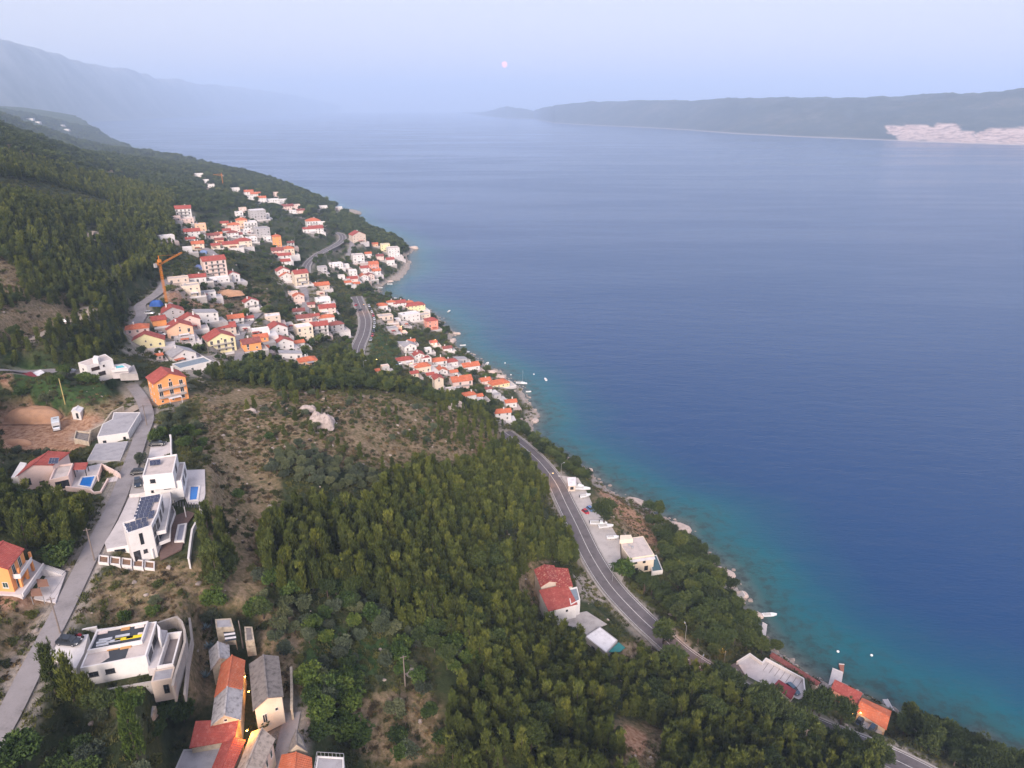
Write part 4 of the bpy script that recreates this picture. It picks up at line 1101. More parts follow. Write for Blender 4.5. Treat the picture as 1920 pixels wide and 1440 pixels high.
def gable_building(name, label, quad, z0, ze, rise, wm, rm, wins=(), cat='house', oh=0.35, shed=False, site=None):
    """quad: eave corners front-left, front-right, back-right, back-left in the photograph; ridge from front to back"""
    c = (sum(p[0] for p in quad) / 4, sum(p[1] for p in quad) / 4)
    s = site or Site(name, label, cat, c, z0)
    A_, B_, C_, D_ = [Vector(p) for p in s.poly(quad, ze)]
    e = s.z(ze); b0 = s.z(z0) - 1.5
    if shed:
        apexF = D_ * 0 ; 
        hs = [0, 0, rise, rise]
        vs = [(*A_, b0), (*B_, b0), (*C_, b0), (*D_, b0)] + [(*q_, e + hs[i]) for i, q_ in enumerate((A_, B_, C_, D_))]
        MB().add(vs, [(0,3,2,1),(4,5,6,7),(0,1,5,4),(1,2,6,5),(2,3,7,6),(3,0,4,7)]).build('wall', wm, s.root)
        cc = (A_ + B_ + C_ + D_) / 4
        o_ = [cc + (q_ - cc) * (1 + oh / max(1, (q_ - cc).length)) for q_ in (A_, B_, C_, D_)]
        vs = [(*q_, e + hs[i] + 0.03) for i, q_ in enumerate(o_)] + [(*q_, e + hs[i] + 0.2) for i, q_ in enumerate(o_)]
        ro = MB().add(vs, [(0,3,2,1),(4,5,6,7),(0,1,5,4),(1,2,6,5),(2,3,7,6),(3,0,4,7)]).build('roof', rm, s.root)
    else:
        fr = (A_ + B_) / 2; bk = (C_ + D_) / 2
        vs = [(*A_, b0), (*B_, b0), (*C_, b0), (*D_, b0), (*A_, e), (*B_, e), (*C_, e), (*D_, e), (*fr, e + rise), (*bk, e + rise)]
        MB().add(vs, [(0,3,2,1),(0,1,5,8,4),(1,2,6,5),(2,3,7,9,6),(3,0,4,7),(4,8,9,7),(5,6,9,8)]).build('wall', wm, s.root)
        ax = (bk - fr).normalized(); sd_ = (B_ - A_).normalized()
        k = rise / max(0.5, (B_ - A_).length / 2)
        r0 = fr - ax * oh; r1 = bk + ax * oh
        a0 = A_ - ax * oh - sd_ * oh; b1 = B_ - ax * oh + sd_ * oh; c1 = C_ + ax * oh + sd_ * oh; d1 = D_ + ax * oh - sd_ * oh
        ze_ = e - oh * k
        lo = [(*a0, ze_), (*r0, e + rise), (*b1, ze_), (*c1, ze_), (*r1, e + rise), (*d1, ze_)]
        vs = [(x_, y_, z_ + 0.03) for x_, y_, z_ in lo] + [(x_, y_, z_ + 0.2) for x_, y_, z_ in lo]
        ro = MB().add(vs, [(0,5,4,1),(1,4,3,2),(6,7,10,11),(7,8,9,10),(0,1,7,6),(1,2,8,7),(3,4,10,9),(4,5,11,10),(2,3,9,8),(5,0,6,11)]).build('roof', rm, s.root)
        cap = MB().bar((r0.x, r0.y, e + rise + .24), (r1.x, r1.y, e + rise + .24), 0.3, 0.12); cap.build('ridge_cap', rm, ro)
    for (ei, t, z, w, h, kd) in wins:
        Q = (A_, B_, C_, D_)
        win_on(s, Q[ei], Q[(ei + 1) % 4], t, s.z(z), w, h, kd)
    s.q = (A_, B_, C_, D_); s.roof = ro
    return s
ST_ = wall_mat('T')
def path_wall(name, label, pts, z0, z1, t, m, cat='wall'):
    P_ = [unproj(a, b, z1) for a, b in pts]
    o_ = P_[0]
    loc = [(a - o_[0], b - o_[1]) for a, b in P_]
    root = ring(MB(), loc, t, z0 - z1, 0, closed=False).build(name, m)
    root.location = (o_[0], o_[1], z1)
    cap = ring(MB(), loc, t + .08, 0.002, 0.08, closed=False).build('coping', conc_w if m is conc_w else m, root)
    for a, b in P_: clear(a, b, 0.8)
    return tag(root, label, cat)
def paving(name, pts, z, m, label=None, th=0.25, cl=True):
    P_ = [unproj(a, b, z) for a, b in pts]
    if cl: clear_poly(P_)
    o = MB().prism([(a - P_[0][0], b - P_[0][1]) for a, b in P_], -th, 0).build(name, m)
    o.location = (*P_[0], z)
    return tag(o, kind='structure')

# --- white villa with the solar roof
WW = wall_mat('W')
s = flat_building('solar_villa', 'white angular villa with rows of solar panels on its flat roof', [(238.5,1000),(284,985),(296,960),(304,927),(264,931),(251,973),(229,980)], 77.3, 85.0, WW, roof_mat('p'), 0.35)
p = s.p
front = (Vector(s.L(238.5, 1000, 85)), Vector(s.L(284, 985, 85)))
for t, z, w, h in ((0.5, 81.2, 0.7, 2.8), (0.55, 78.9, 0.8, 0.9), (0.2, 77.4, 1.3, 2.7)):
    win_on(s, front[0], front[1], t, s.z(z), w, h, 2)
pan = MB().box(-0.49, 0.49, -0.80, 0.80, 0, 0.05, 0)
for i in range(1, 4): pan.box(-0.48, 0.48, -0.80 + i * 0.4 - 0.008, -0.80 + i * 0.4 + 0.008, 0.0505, 0.055, 1)
for sx in (-1, 1): pan.box(sx * 0.5 - 0.012, sx * 0.5 + 0.012, -0.81, 0.81, -0.01, 0.058, 1)
for sy in (-1, 1): pan.box(-0.487, 0.487, sy * 0.81 - 0.012, sy * 0.81 + 0.012, -0.01, 0.058, 1)
pv_m = mat('solar_cells', (0.012, 0.018, 0.055), 0.25, 0.2, 1.5, 0.0, 0.8)
pmesh = pan.mesh('solar_panel', [pv_m, metal])
def panel(s_, cx, cy, z, ang, parent, tilt=0.16):
    o = bpy.data.objects.new('solar_panel', pmesh); link(o, parent)
    x, y = s_.L(cx, cy, z); o.location = (x, y, s_.z(z)); o.rotation_euler = (tilt, 0, ang)
    return o
def zp(x, y): return 180 + x / 8.727, 900 + y / 8.727
u1 = Vector(s.L(*zp(1005, 272), 85)) - Vector(s.L(*zp(775, 315), 85)); an1 = math.atan2(u1.y, u1.x)
for r_ in range(6):
    for c_ in range(4):
        if c_ == 3 and r_ in (2, 3): continue
        q_ = zp(772 + 78 * c_ - 22 * r_, 318 - 15 * c_ + 57 * r_ + (36 if c_ == 3 and r_ > 3 else 0))
        panel(s, *q_, 84.95, an1, s.root)
for r_ in range(2):
    for c_ in range(4):
        q_ = zp(510 + 92 * c_ + 28 * r_, 750 - 31 * c_ + 66 * r_)
        panel(s, *q_, 84.95, an1, s.root)
s.prism('upper_balcony', [(284,985),(293,998),(311,994),(321,938),(319,922),(304,926),(296,960)], 81.6, 81.3, 81.6, conc_w)
rp = s.poly([(293,998),(311,994),(321,938),(319,922)], 82.4)
ring(MB(), rp, 0.15, s.z(81.62), s.z(82.5), closed=False).build('parapet', conc_w, s.root)
s.prism('lower_balcony', [(293,997),(299,1018),(319,1010),(320,985),(329,960),(322,943),(312,960)], 79.3, 79.0, 79.3, roof_mat('g'))
rp = s.poly([(299,1018),(319,1010),(320,985),(329,960),(322,943)], 80.0)
ring(MB(), rp, 0.12, s.z(79.32), s.z(80.1), closed=False).build('parapet', conc_w, s.root)
for a_, b_ in (((284,985),(296,960)), ((296,960),(304,927))):
    A_ = Vector(s.L(*a_, 85)); B_ = Vector(s.L(*b_, 85))
    for t in (0.25, 0.72):
        win_on(s, A_, B_, t, s.z(81.75), 2.0, 2.3, 2); win_on(s, A_, B_, t, s.z(79.4), 1.8, 1.7, 2)
paving('terrace_decking', [(300,1050),(340,1030),(344,1016),(352,980),(366,962),(352,958),(330,966),(318,990),(314,1014),(298,1022)], 77.45, mat('brown_decking', (0.15, 0.095, 0.08), 0.8, 0.15, 1.5))
pool_b = mat('pool_water_blue', (0.01, 0.16, 0.50), 0.1, 0.08, 0.8, 0, 0.5)
pool_t = mat('pool_water_turquoise', (0.05, 0.42, 0.45), 0.1, 0.08, 0.8, 0, 0.5)
pool_g = mat('pool_cover_grey', (0.24, 0.24, 0.30), 0.35, 0.1, 0.6)
def pool(pts, z, wmat, label, rim=0.45, basin=None):
    s_ = Site('swimming_pool', label, 'pool', pts[0], z)
    q_ = s_.poly(pts, z)
    ar = sum(q_[i][0] * q_[(i + 1) % 4][1] - q_[(i + 1) % 4][0] * q_[i][1] for i in range(4))
    if ar < 0: q_ = q_[::-1]
    ring(MB(), q_, rim, -0.6 if basin is None else basin - .2, 0.12).build('rim', conc_w, s_.root)
    MB().prism(inset(q_, rim + .005), -0.5 if basin is None else basin - .2, -0.02 if basin is None else basin).build('water' if basin is None else 'basin_floor', wmat, s_.root)
    return s_
pool([(326.7,1015.7),(345,1014.6),(350.7,981),(333.5,984)], 77.75, pool_g, 'narrow grey covered pool on the brown deck of the solar villa')
path_wall('garden_wall', 'long white curved garden wall on the seaward side of the solar villa', [(384,880),(385.5,925),(381,948),(377,964),(362,992),(358,1020),(355,1047)], 73.5, 78.3, 0.35, conc_w)
path_wall('boundary_wall', 'low white wall between the two white villas', [(243,927),(262,925),(300,917),(304,922)], 77, 80.0, 0.3, conc_w)
# sloping white wing and planted steps below the villa
s2 = Site('villa_wing', 'white triangular wing wall below the solar villa with a slit window', 'wall', (245, 1040), 77)
A_ = s2.L(199.5, 1030, 79.3); B_ = s2.L(243, 1022, 79.6); Cc = s2.L(252, 1050, 77.2); Dd = s2.L(296, 1053, 77.0); Ee = s2.L(285, 1030, 79.4)
mb = MB()
for (a, za), (b, zb) in (((A_, 2.3), (B_, 2.6)), ((B_, 2.6), (Ee, 2.4))):
    mb.add([(*a, -2), (*b, -2), (b[0] + .1, b[1] + .3, -2), (a[0] + .1, a[1] + .3, -2), (*a, za), (*b, zb), (b[0] + .1, b[1] + .3, zb), (a[0] + .1, a[1] + .3, za)], [(0,3,2,1),(4,5,6,7),(0,1,5,4),(1,2,6,5),(2,3,7,6),(3,0,4,7)])
mb.build('wing_wall', WW, s2.root)
win_on(s2, A_, B_, 0.55, 1.2, 2.2, 0.7, 2)
soilm = mat('garden_soil', (0.23, 0.135, 0.085), 0.95, 0.25, 1.5)
for k in range(5):
    x0 = 184 + k * 21.5; y0 = 1040 + k * 2.6
    sx_ = Site('planter', ['stepped planter nearest the lane below the solar villa', 'second stepped planter from the lane below the solar villa', 'middle stepped planter with a bush below the solar villa', 'fourth stepped planter with a young shrub below the solar villa', 'last stepped planter at the corner of the villa deck'][k], 'planter', (x0, y0), 78.4 - 0.4 * k)
    zt = 79.1 - 0.4 * k
    q_ = sx_.poly([(x0, y0 + 14), (x0 + 19.5, y0 + 16), (x0 + 20, y0 + 2), (x0 + 1, y0)], zt)
    ring(MB(), q_, 0.22, -2.2, 0.7).build('planter_wall', conc_w, sx_.root)
    MB().prism(inset(q_, 0.23), -1.0, 0.45).build('soil', soilm, sx_.root)
paving('villa_forecourt', [(200,1030),(243,1022),(229,980),(251,973),(262,931),(243,930),(222,975),(196,1018)], 79.25, conc_l, th=1.8)

# --- white stepped villa above it
b1 = flat_building('stepped_villa', 'white three-tier villa with set-back flat roofs and roof solar rack', [(272,928),(342,918),(350,879),(285,886)], 78.4, 81.2, WW, roof_mat('p'), 0.3, ((0, .35, 79.4, 1.5, 0.9, 2), (0, .6, 79.0, .8, 1.7, 2), (1, .3, 78.6, 2.2, 2.1, 2), (1, .7, 78.6, 2.2, 2.1, 2)))
b2 = flat_building('x', '', [(268.5,909),(340,901),(347,866),(280,873)], 81.2, 84.3, WW, roof_mat('p'), 0.5, ((0, .2, 81.9, .6, 1.7, 2), (0, .35, 82.6, .6, .7, 2), (0, .6, 82.4, 1.5, .7, 2), (1, .3, 81.6, 2.0, 2.0, 2), (1, .7, 81.6, 2.0, 2.0, 2)), site=b1, rname='middle_roof')
b3 = flat_building('x', '', [(266.7,892),(324,886.5),(332,851),(276.6,859)], 84.3, 87.0, WW, roof_mat('p'), 0.35, ((0, .3, 84.8, 1.2, 1.0, 2), (1, .5, 84.6, 2.0, 1.9, 2)), site=b1, rname='top_roof')
for k in range(3):
    panel(b1, 285 + k * 6, 868 - k * .6, 87.3, an1, b1.root, 0.5)
pool([(352,940),(372,938),(376,910.5),(354,911.5)], 79.1, pool_b, 'bright blue rectangular pool on the terrace of the stepped white villa')
paving('villa_terrace', [(342,922),(350,881),(384,880),(385,925),(381,944),(352,944)], 78.95, conc_l)
paving('villa_parking', [(243,925),(254,881),(270,878),(272,926)], 79.25, conc)
paving('upper_parking', [(278,858),(283,834),(322,828),(322,848),(300,856)], 78.55, conc_l)
path_wall('parking_wall', 'grey-white wall round the small parking place above the stepped villa', [(322,852),(321,815),(318,815)], 76.5, 80.0, 0.3, conc_w)
pg = Site('pergola', 'dark slatted pergola beside the blue pool of the stepped villa', 'pergola', (330, 944), 77.6)
for k in range(11):
    a = pg.L(322 + k * 5.2, 938 + k * 0.7, 80.6); b = pg.L(323 + k * 5.2, 948 + k * 0.5, 80.6)
    MB().bar((*a, 3.0), (*b, 3.0), 0.22, 0.12).build('slat', darkm, pg.root)
for q_ in ((322, 946), (345, 949), (374, 948)):
    a = pg.L(*q_, 80.5); MB().box(a[0] - .1, a[0] + .1, a[1] - .1, a[1] + .1, -0.5, 2.93).build('post', conc_w, pg.root)

# --- pink house with red roof and pool
s = gable_building('pink_house', 'pale pink house with sloping red roof, roof terrace and solar rack', [(33,892),(98,872),(128,850),(58,866)], 78.3, 83.0, 1.6, wall_mat('P'), roof_mat('r'), ((0, .25, 79.6, 0.9, 1.8, 2), (0, .6, 78.8, 1.2, .8, 2)), shed=False)
flat_building('x', '', [(92,900),(128,892),(137,868),(104,872)], 78.3, 81.8, wall_mat('P'), roof_mat('p'), 0.5, ((0, .6, 78.6, 3.0, 2.2, 2),), site=s, rname='terrace_floor')
for k in range(3): panel(s, 96 + 5 * k, 864, 84.6, 0.1, s.root, 0.7)
s.prism('side_wall', [(20,896),(36,893),(50,868),(38,866)], 80.4, 77.5, 80.4, wall_mat('W'))
cn = Site('canopy', 'red-roofed open canopy by the deep blue pool of the pink house', 'canopy', (150, 885), 78.4)
cn.prism('canopy_roof', [(136,880),(161,879),(165,867),(139,868)], 81.2, 81.0, 81.25, roof_mat('r'))
for q_ in ((138,879),(159,878),(163,868),(141,869)):
    a = cn.L(*q_, 81); MB().box(a[0] - .08, a[0] + .08, a[1] - .08, a[1] + .08, -.3, 2.59).build('post', darkm, cn.root)
paving('pool_deck', [(129,914),(138,880),(190,869),(186,893),(172,918),(150,914)], 78.5, conc_l)
pool([(145,911),(172,916),(182,891),(152,894)], 78.75, pool_b, 'deep blue pool on the pale deck of the pink house')
path_wall('deck_wall', 'pinkish wall holding up the pool deck over the pines', [(122,913),(168,918),(174,924),(190,922),(204,897)], 76, 79.3, 0.3, wall_mat('P'))
path_wall('street_wall', 'pale angled wall between the pink house deck and the lane', [(181,892),(190,869),(220,884),(226,890)], 77.5, 80.2, 0.3, wall_mat('P'))
paving('house_drive', [(205,897),(228,888),(236,898),(218,930),(190,925)], 78.75, conc_l)

# --- half-built slabs beside the lane
flat_building('concrete_shell', 'unfinished white-walled concrete shell with an L-shaped bare slab roof beside the lane', [(182,819),(240,811),(263,773),(213,773),(210,786),(192,795)], 75.6, 79.2, WW, roof_mat('g'), 0.12, ((0, .85, 77.2, .7, .8, 2), (0, .2, 76.8, .9, .9, 2)))
flat_building('concrete_shed', 'low grey concrete slab roof with paint rings below the unfinished shell', [(163,863),(225,864),(240,827),(180,832)], 75.7, 78.2, wall_mat('G'), roof_mat('g'), 0.1)
flat_building('stone_ruin', 'small ruined grey stone shed with broken roof beside the sand pit', [(138,822),(166,828),(170,810),(142,807)], 74.6, 77.0, wall_mat('T'), roof_mat('s'), 0.5, cat='ruin')
path_wall('ruin_wall', 'low crumbling grey wall climbing beside the pit track', [(170,808),(195,795),(212,772),(232,762)], 74, 77.0, 0.5, wall_mat('T'))

# --- flat white villa and its pool
s = flat_building('flat_roofed_villa', 'white box villa with a stair tower and three square windows above the olive trees', [(146,680),(162,686),(211,673),(197,663.5)], 80.5, 86.0, WW, roof_mat('p'), 0.25, ((1, .2, 83.6, 1.0, 1.2, 2), (1, .3, 83.6, 1.0, 1.2, 2), (1, .4, 83.6, 1.0, 1.2, 2), (1, .62, 84.1, .6, .7, 2), (1, .5, 81.2, 2.4, 1.4, 2), (0, .5, 83.8, .7, .7, 2)))
s.prism('stair_tower', [(173,672),(183,673),(186,667),(176,666)], 87.6, 85.6, 87.5, WW, clearit=False)
paving('pool_terrace', [(209,694.5),(240,692.5),(246,686),(234,681),(211,684)], 82.6, conc_l, th=3.2)
paving('pool_side_terrace', [(224,702),(258,701),(251,684),(241,689),(240,694)], 81.2, conc, th=2.4)
path_wall('pool_parapet', 'white parapet round the pool terrace of the box villa', [(209,694.5),(240,692.5),(246,686)], 82.3, 83.0, .2, conc_w)
pool([(216,692.5),(239,689),(231,683.5),(213,686.5)], 82.8, pool_t, 'turquoise pool on the raised terrace of the white box villa')
# --- maroon roof and canopy at the left edge
gable_building('maroon_roofed_house', 'low house with a flat maroon roof by the terrace lane', [(40,716),(69,707),(58,700),(25,707)], 80.6, 83.4, 0.35, wall_mat('B'), roof_mat('m'), shed=True)
cn = Site('canopy', 'pale sheet canopy on posts next to the maroon roof', 'canopy', (72, 705), 81)
cn.prism('canopy_roof', [(69,707),(84,698),(76,693),(59,699)], 83.4, 83.25, 83.4, roof_mat('w'))
for q_ in ((69,706),(82,698),(75,694)):
    a = cn.L(*q_, 83); MB().box(a[0] - .06, a[0] + .06, a[1] - .06, a[1] + .06, -.5, 2.24).build('post', metal, cn.root)
# --- white shed by the sand pit
gable_building('garden_shed', 'tiny white shed with pale gable roof above the sand pit', [(134,772),(150,774),(157,765),(139,763)], 74.4, 76.6, 0.6, WW, roof_mat('w'), ((0, .6, 74.5, .9, 1.8, 2),), cat='shed', oh=0.15)

# --- orange house on the left edge with terrace over the garages
OR = wall_mat('O')
s = gable_building('orange_house', 'bright orange house with tiled roof, green shutters and a pillared balcony at the edge', [(-60,1062),(14,1066),(42,1031),(-26,1024)], 81.0, 86.6, 1.3, OR, roof_mat('r'), ((1, .28, 84.0, 1.1, 2.2, 1), (1, .68, 84.0, 1.1, 2.2, 1), (0, .82, 82.0, 1.2, 1.3, 1), (1, .3, 81.1, 1.0, 2.2, 1), (0, .3, 82.0, 1.2, 1.3, 1)))
s.prism('balcony', [(20,1084),(38.5,1083),(60,1050),(44,1051)], 83.8, 83.55, 83.8, conc_w)
ring(MB(), s.poly([(20,1080),(38.5,1079),(60,1046)], 84.3), 0.12, s.z(83.82), s.z(84.6), closed=False).build('parapet', conc_w, s.root)
for q_ in ((42,1100),(53,1085),(63,1070)):
    a = s.L(*q_, 81.1); MB().box(a[0] - .22, a[0] + .22, a[1] - .22, a[1] + .22, 0.15, 2.54).build('pillar', OR, s.root)
for q_ in ((35,1070),(56,1040)):
    a = s.L(*q_, 84.6); MB().box(a[0] - .2, a[0] + .2, a[1] - .2, a[1] + .2, 2.82, 4.2).build('pillar', OR, s.root)
paving('garage_terrace', [(40.6,1115),(80,1058),(60,1048),(20,1060),(-40,1110),(0,1114)], 81.1, conc_l, th=3.0)
path_wall('terrace_parapet', 'white parapet along the garage terrace of the orange house', [(40.6,1113),(80,1056.5)], 80.9, 81.7, 0.2, conc_w)
paving('garage_drive', [(60,1122),(104,1130),(124,1073),(84,1076)], 78.85, conc_l)
for k, q_ in enumerate([[(57,1104),(75,1103),(80,1117),(58,1118)], [(68,1086),(88,1086),(92,1099),(71,1101)]]):
    g_ = Site('garage_door', ['tilted brown garage door, lower of the two under the terrace', 'tilted brown garage door, upper of the two under the terrace'][k], 'garage door', q_[0], 78.8)
    pp_ = g_.poly(q_, 80.6)
    MB().prism(pp_, 1.75, 1.83).build('door_leaf', mat('brown_door', (0.25, 0.13, 0.085), 0.7, 0.1, 2), g_.root)
    for e in (2, 3): MB().box(pp_[e][0] - .05, pp_[e][0] + .05, pp_[e][1] - .05, pp_[e][1] + .05, -.2, 1.74).build('post', metal, g_.root)
st = Site('garden_stair', 'white stair from the garage terrace down to the lane', 'stairs', (100, 1066), 79)
for k in range(12):
    a = st.L(82 + k * 3.3, 1058 + k * 1.1, 81.0 - k * .17)
    MB().box(a[0] - .02, a[0] + .42, a[1] - 1.3, a[1], -1.0, 2.0 - k * .17).build('step', conc_w, st.root)

# --- white house with the dark roof frame in the foreground
s = flat_building('white_house', 'white single-storey house with black framed roof and empty pool beside it', [(150,1253),(273.8,1229.4),(293.8,1165),(181,1180)], 75.6, 79.3, WW, roof_mat('p'), 0.12, ((0, .17, 77.0, 1.5, 1.0, 2), (0, .42, 77.0, 1.5, 1.0, 2), (1, .25, 76.0, 2.4, 2.4, 2), (1, .6, 76.0, 2.4, 2.4, 2)), rname='lower_roof')
s.prism('dark_membrane', [(205,1232),(184,1246),(235,1233),(244,1207),(203,1219)], 79.3, 79.19, 79.235, roof_mat('k'), clearit=False)
up = s.poly([(163,1220),(266,1201),(278,1164),(181,1182)], 80.0)
if sum(up[i][0] * up[(i + 1) % 4][1] - up[(i + 1) % 4][0] * up[i][1] for i in range(4)) < 0: up = up[::-1]
ring(MB(), up, 0.28, s.z(79.2), s.z(80.0)).build('roof_frame', conc_w, s.root)
MB().prism(inset(up, 0.29), s.z(79.2), s.z(79.55)).build('upper_roof', roof_mat('k'), s.root)
ski = [(232.5,1197.5,3.0,.6,'yel'),(252,1194,2.7,.6,'yel'),(198,1198.5,2.2,.45,'gre'),(194,1203.5,2.3,.45,'gre'),(213,1201.5,2.3,.5,'gre'),(230,1191.5,2.4,.45,'gre'),(192,1209,2.0,.4,'gre'),
       (193,1185.5,1.7,.8,'pin'),(235.5,1178.5,1.5,.8,'ora'),(262,1174,1.6,.8,'pin'),(212,1216,1.8,.7,'ora'),(236,1213.5,1.8,.7,'ora'),(263,1188,0.8,.5,'pin')]
skc = {'yel': mat('yellow_board', (0.72, 0.55, 0.02), 0.6), 'gre': mat('grey_board', (0.45, 0.46, 0.50), 0.7), 'pin': mat('pale_hatch', (0.72, 0.60, 0.56), 0.7), 'ora': mat('wooden_hatch', (0.50, 0.27, 0.11), 0.8)}
for a, b, w, d, k in ski:
    zt = 79.3 if a in (212, 236) else 79.62
    x, y = s.L(a, b, zt)
    an = math.atan2(up[1][1] - up[0][1], up[1][0] - up[0][0])
    o = MB().box(-w / 2, w / 2, -d / 2, d / 2, -0.1, 0.1).build('roof_board' if k in ('yel', 'gre') else 'roof_hatch', skc[k], s.root)
    o.location = (x, y, s.z(zt)); o.rotation_euler.z = an
s.prism('corner_pillar', [(296,1193),(300,1195),(300,1175),(294,1168)], 79.3, 75.6, 79.1, WW)
paving('pool_terrace', [(277,1254),(293,1252),(314,1182),(300,1180),(296,1195)], 76.8, conc_l, th=1.6)
pool([(293.8,1251),(325,1246),(341.3,1184),(313.8,1187.5)], 76.9, mat('bare_pool_floor', (0.20, 0.17, 0.165), 0.8, 0.15, 0.6), 'long empty concrete pool beside the white single-storey house', 0.3, -1.3)
path_wall('curved_wall', 'curved concrete wall sweeping round the empty pool', [(295,1167),(318,1159),(332.5,1155),(342.5,1165),(348,1181),(349,1203),(337,1245),(330,1267),(326,1286)], 74.0, 77.5, 0.35, conc_m)
path_wall('outer_wall', 'outer pale retaining wall below the curved pool wall', [(357,1158),(361.5,1197),(354,1240),(348,1302)], 73.0, 74.6, 0.3, conc_m)
flat_building('pool_house', 'grey-topped concrete plant room below the empty pool with a dark doorway', [(283,1279),(322.5,1272),(328,1250),(289,1257)], 73.4, 76.5, wall_mat('B'), roof_mat('g'), 0.1, ((0, .65, 73.5, .9, 1.9, 2),), cat='outbuilding')
path_wall('front_wall', 'low concrete wall stepping down below the white single-storey house', [(198,1292),(225,1287),(284,1277)], 73, 75.6, 0.3, conc)
path_wall('yard_wall', 'straight pale wall at the top of the white house yard', [(104,1194),(160,1178),(182,1174)], 75.5, 77.6, 0.3, conc_w)
paving('house_yard', [(86,1231),(104,1196),(166,1189),(157,1225),(142,1253)], 78.0, conc_w, th=2.8)
st = Site('garden_stair', 'pale garden stair below the white single-storey house', 'stairs', (210, 1292), 73)
for k in range(9):
    a = st.L(199 + k * 2.6, 1291 + k * 1.2, 75 - k * .2)
    MB().box(a[0] - .02, a[0] + .36, a[1] - 1.2, a[1], -1.5, 2.0 - k * .2).build('step', conc_w, st.root)

# --- old stone houses at the bottom
ST = wall_mat('T')
gable_building('stone_cottage', 'old cottage with bright orange tiled gable roof and glowing side door', [(405.5,1303),(451,1290),(456,1241),(417.5,1246)], 65.6, 69.6, 1.5, wall_mat('B'), roof_mat('o'), ((1, .4, 66.3, 1.0, 2.0, 0), (1, .75, 67.3, .8, .9, 0)))
gable_building('stone_cottage', 'old cottage with pale stone-slab gable roof joined to the orange one', [(399,1357),(448,1348),(452,1293),(406,1305)], 65.4, 69.3, 1.6, ST, roof_mat('l'), ((0, .5, 69.3, .6, .6, 0),))
gable_building('stone_cottage', 'small grey gabled cottage uphill of the orange roof', [(398,1252),(428,1234),(427,1212),(394,1220)], 67.0, 69.8, 1.3, ST, roof_mat('l'), ((0, .5, 68.4, .6, .6, 0),))
gable_building('long_stone_house', 'long old house under brown stone slabs with a cream end wall', [(477.6,1329),(528,1305),(520,1234),(470,1246)], 63.3, 68.3, 1.2, wall_mat('C'), roof_mat('s'), ((0, .3, 64.2, .9, 1.9, 0), (0, .75, 65.6, .6, .7, 0)))
gable_building('red_wing', 'dark red sloping roof with a skylight above the lit courtyard', [(359,1402),(437,1388),(446,1362),(372,1365)], 64.2, 67.6, 1.3, ST, roof_mat('r'), shed=True)
gable_building('red_lean_to', 'narrow bright red sheet roof beside the grey terrace', [(399,1446),(432,1446),(456,1391),(421,1391)], 64.2, 67.4, 0.5, ST, roof_mat('r'), shed=False)
flat_building('terrace_block', 'grey concrete roof terrace at the bottom among red roofs', [(326,1446),(400,1446),(417,1402),(344,1405)], 64.0, 66.4, wall_mat('G'), roof_mat('g'), 0.12)
gable_building('barn', 'tan stone-slab gable roof with a cream side wall near the stone lane', [(444,1452),(484,1448),(511,1388),(474,1374)], 63.0, 67.2, 1.4, wall_mat('C'), roof_mat('t'), ((1, .5, 64.6, .8, 1.6, 1), (1, .8, 64.6, .8, 1.6, 1)))
flat_building('grey_shed', 'grey-roofed shed above a black and white striped awning', [(405,1178),(438,1176),(433,1159),(403,1161)], 69.3, 72.2, ST, roof_mat('g'), 0.1, cat='shed')
aw = Site('striped_awning', 'awning of white and black stripes below the grey shed', 'awning', (430, 1190), 69.0)
for k in range(6):
    q_ = aw.poly([(418 + k * .8, 1181 + k * 3.6), (439 + k * .8, 1178 + k * 3.6), (439.5 + k * .8, 1181 + k * 3.6), (418.5 + k * .8, 1184 + k * 3.6)], 71.3 - .12 * k)
    MB().prism(q_, 2.2 - .12 * k, 2.28 - .12 * k).build('awning_strip', roof_mat('w') if k % 2 == 0 else roof_mat('k'), aw.root)
for q_ in ((420,1182),(438,1179),(424,1202),(442,1199)):
    a = aw.L(*q_, 71); MB().box(a[0] - .05, a[0] + .05, a[1] - .05, a[1] + .05, -.5, 1.6).build('post', wood, aw.root)
flat_building('stone_shed', 'small dark slab-roofed shed under the olive bushes', [(460,1202),(477,1200),(473,1175),(458,1175)], 67.6, 70.0, ST, roof_mat('s'), 0.06, cat='shed')
gable_building('stone_hut', 'pointed stone hut with a tiny dark window beside the stone lane', [(540,1413),(576,1410),(567,1384),(548,1386)], 60.4, 63.4, 2.0, ST, roof_mat('s'), ((0, .5, 62.2, .6, .7, 2),), cat='hut', oh=.1)
gable_building('orange_roofed_house', 'orange-red tiled roof cut by the bottom edge beside a white terrace', [(518,1470),(584,1474),(581,1424),(531,1419)], 59.6, 63.4, 0.9, wall_mat('C'), roof_mat('o'))
s = flat_building('terrace_house', 'white house with railed grey roof terrace at the bottom edge', [(586,1474),(646,1476),(645,1420),(595,1417)], 59.4, 64.0, WW, roof_mat('g'), 0.15)
for e in range(4):
    a = s.p[e]; b = s.p[(e + 1) % 4]
    rl = MB().bar((*a, s.z(64.9)), (*b, s.z(64.9)), .06)
    for k in range(7): 
        q_ = (a[0] + (b[0] - a[0]) * k / 7, a[1] + (b[1] - a[1]) * k / 7); rl.box(q_[0] - .03, q_[0] + .03, q_[1] - .03, q_[1] + .03, s.z(64), s.z(64.87))
    rl.build('railing', metal, s.root)
gable_building('stone_hut', 'old stone hut with a grey slab roof next to the tall cypress', [(206,1396),(241,1400),(259,1358),(232,1346)], 69.4, 72.2, 1.6, ST, roof_mat('s'), ((0, .3, 71.4, .4, .4, 2),), cat='hut', oh=.1)
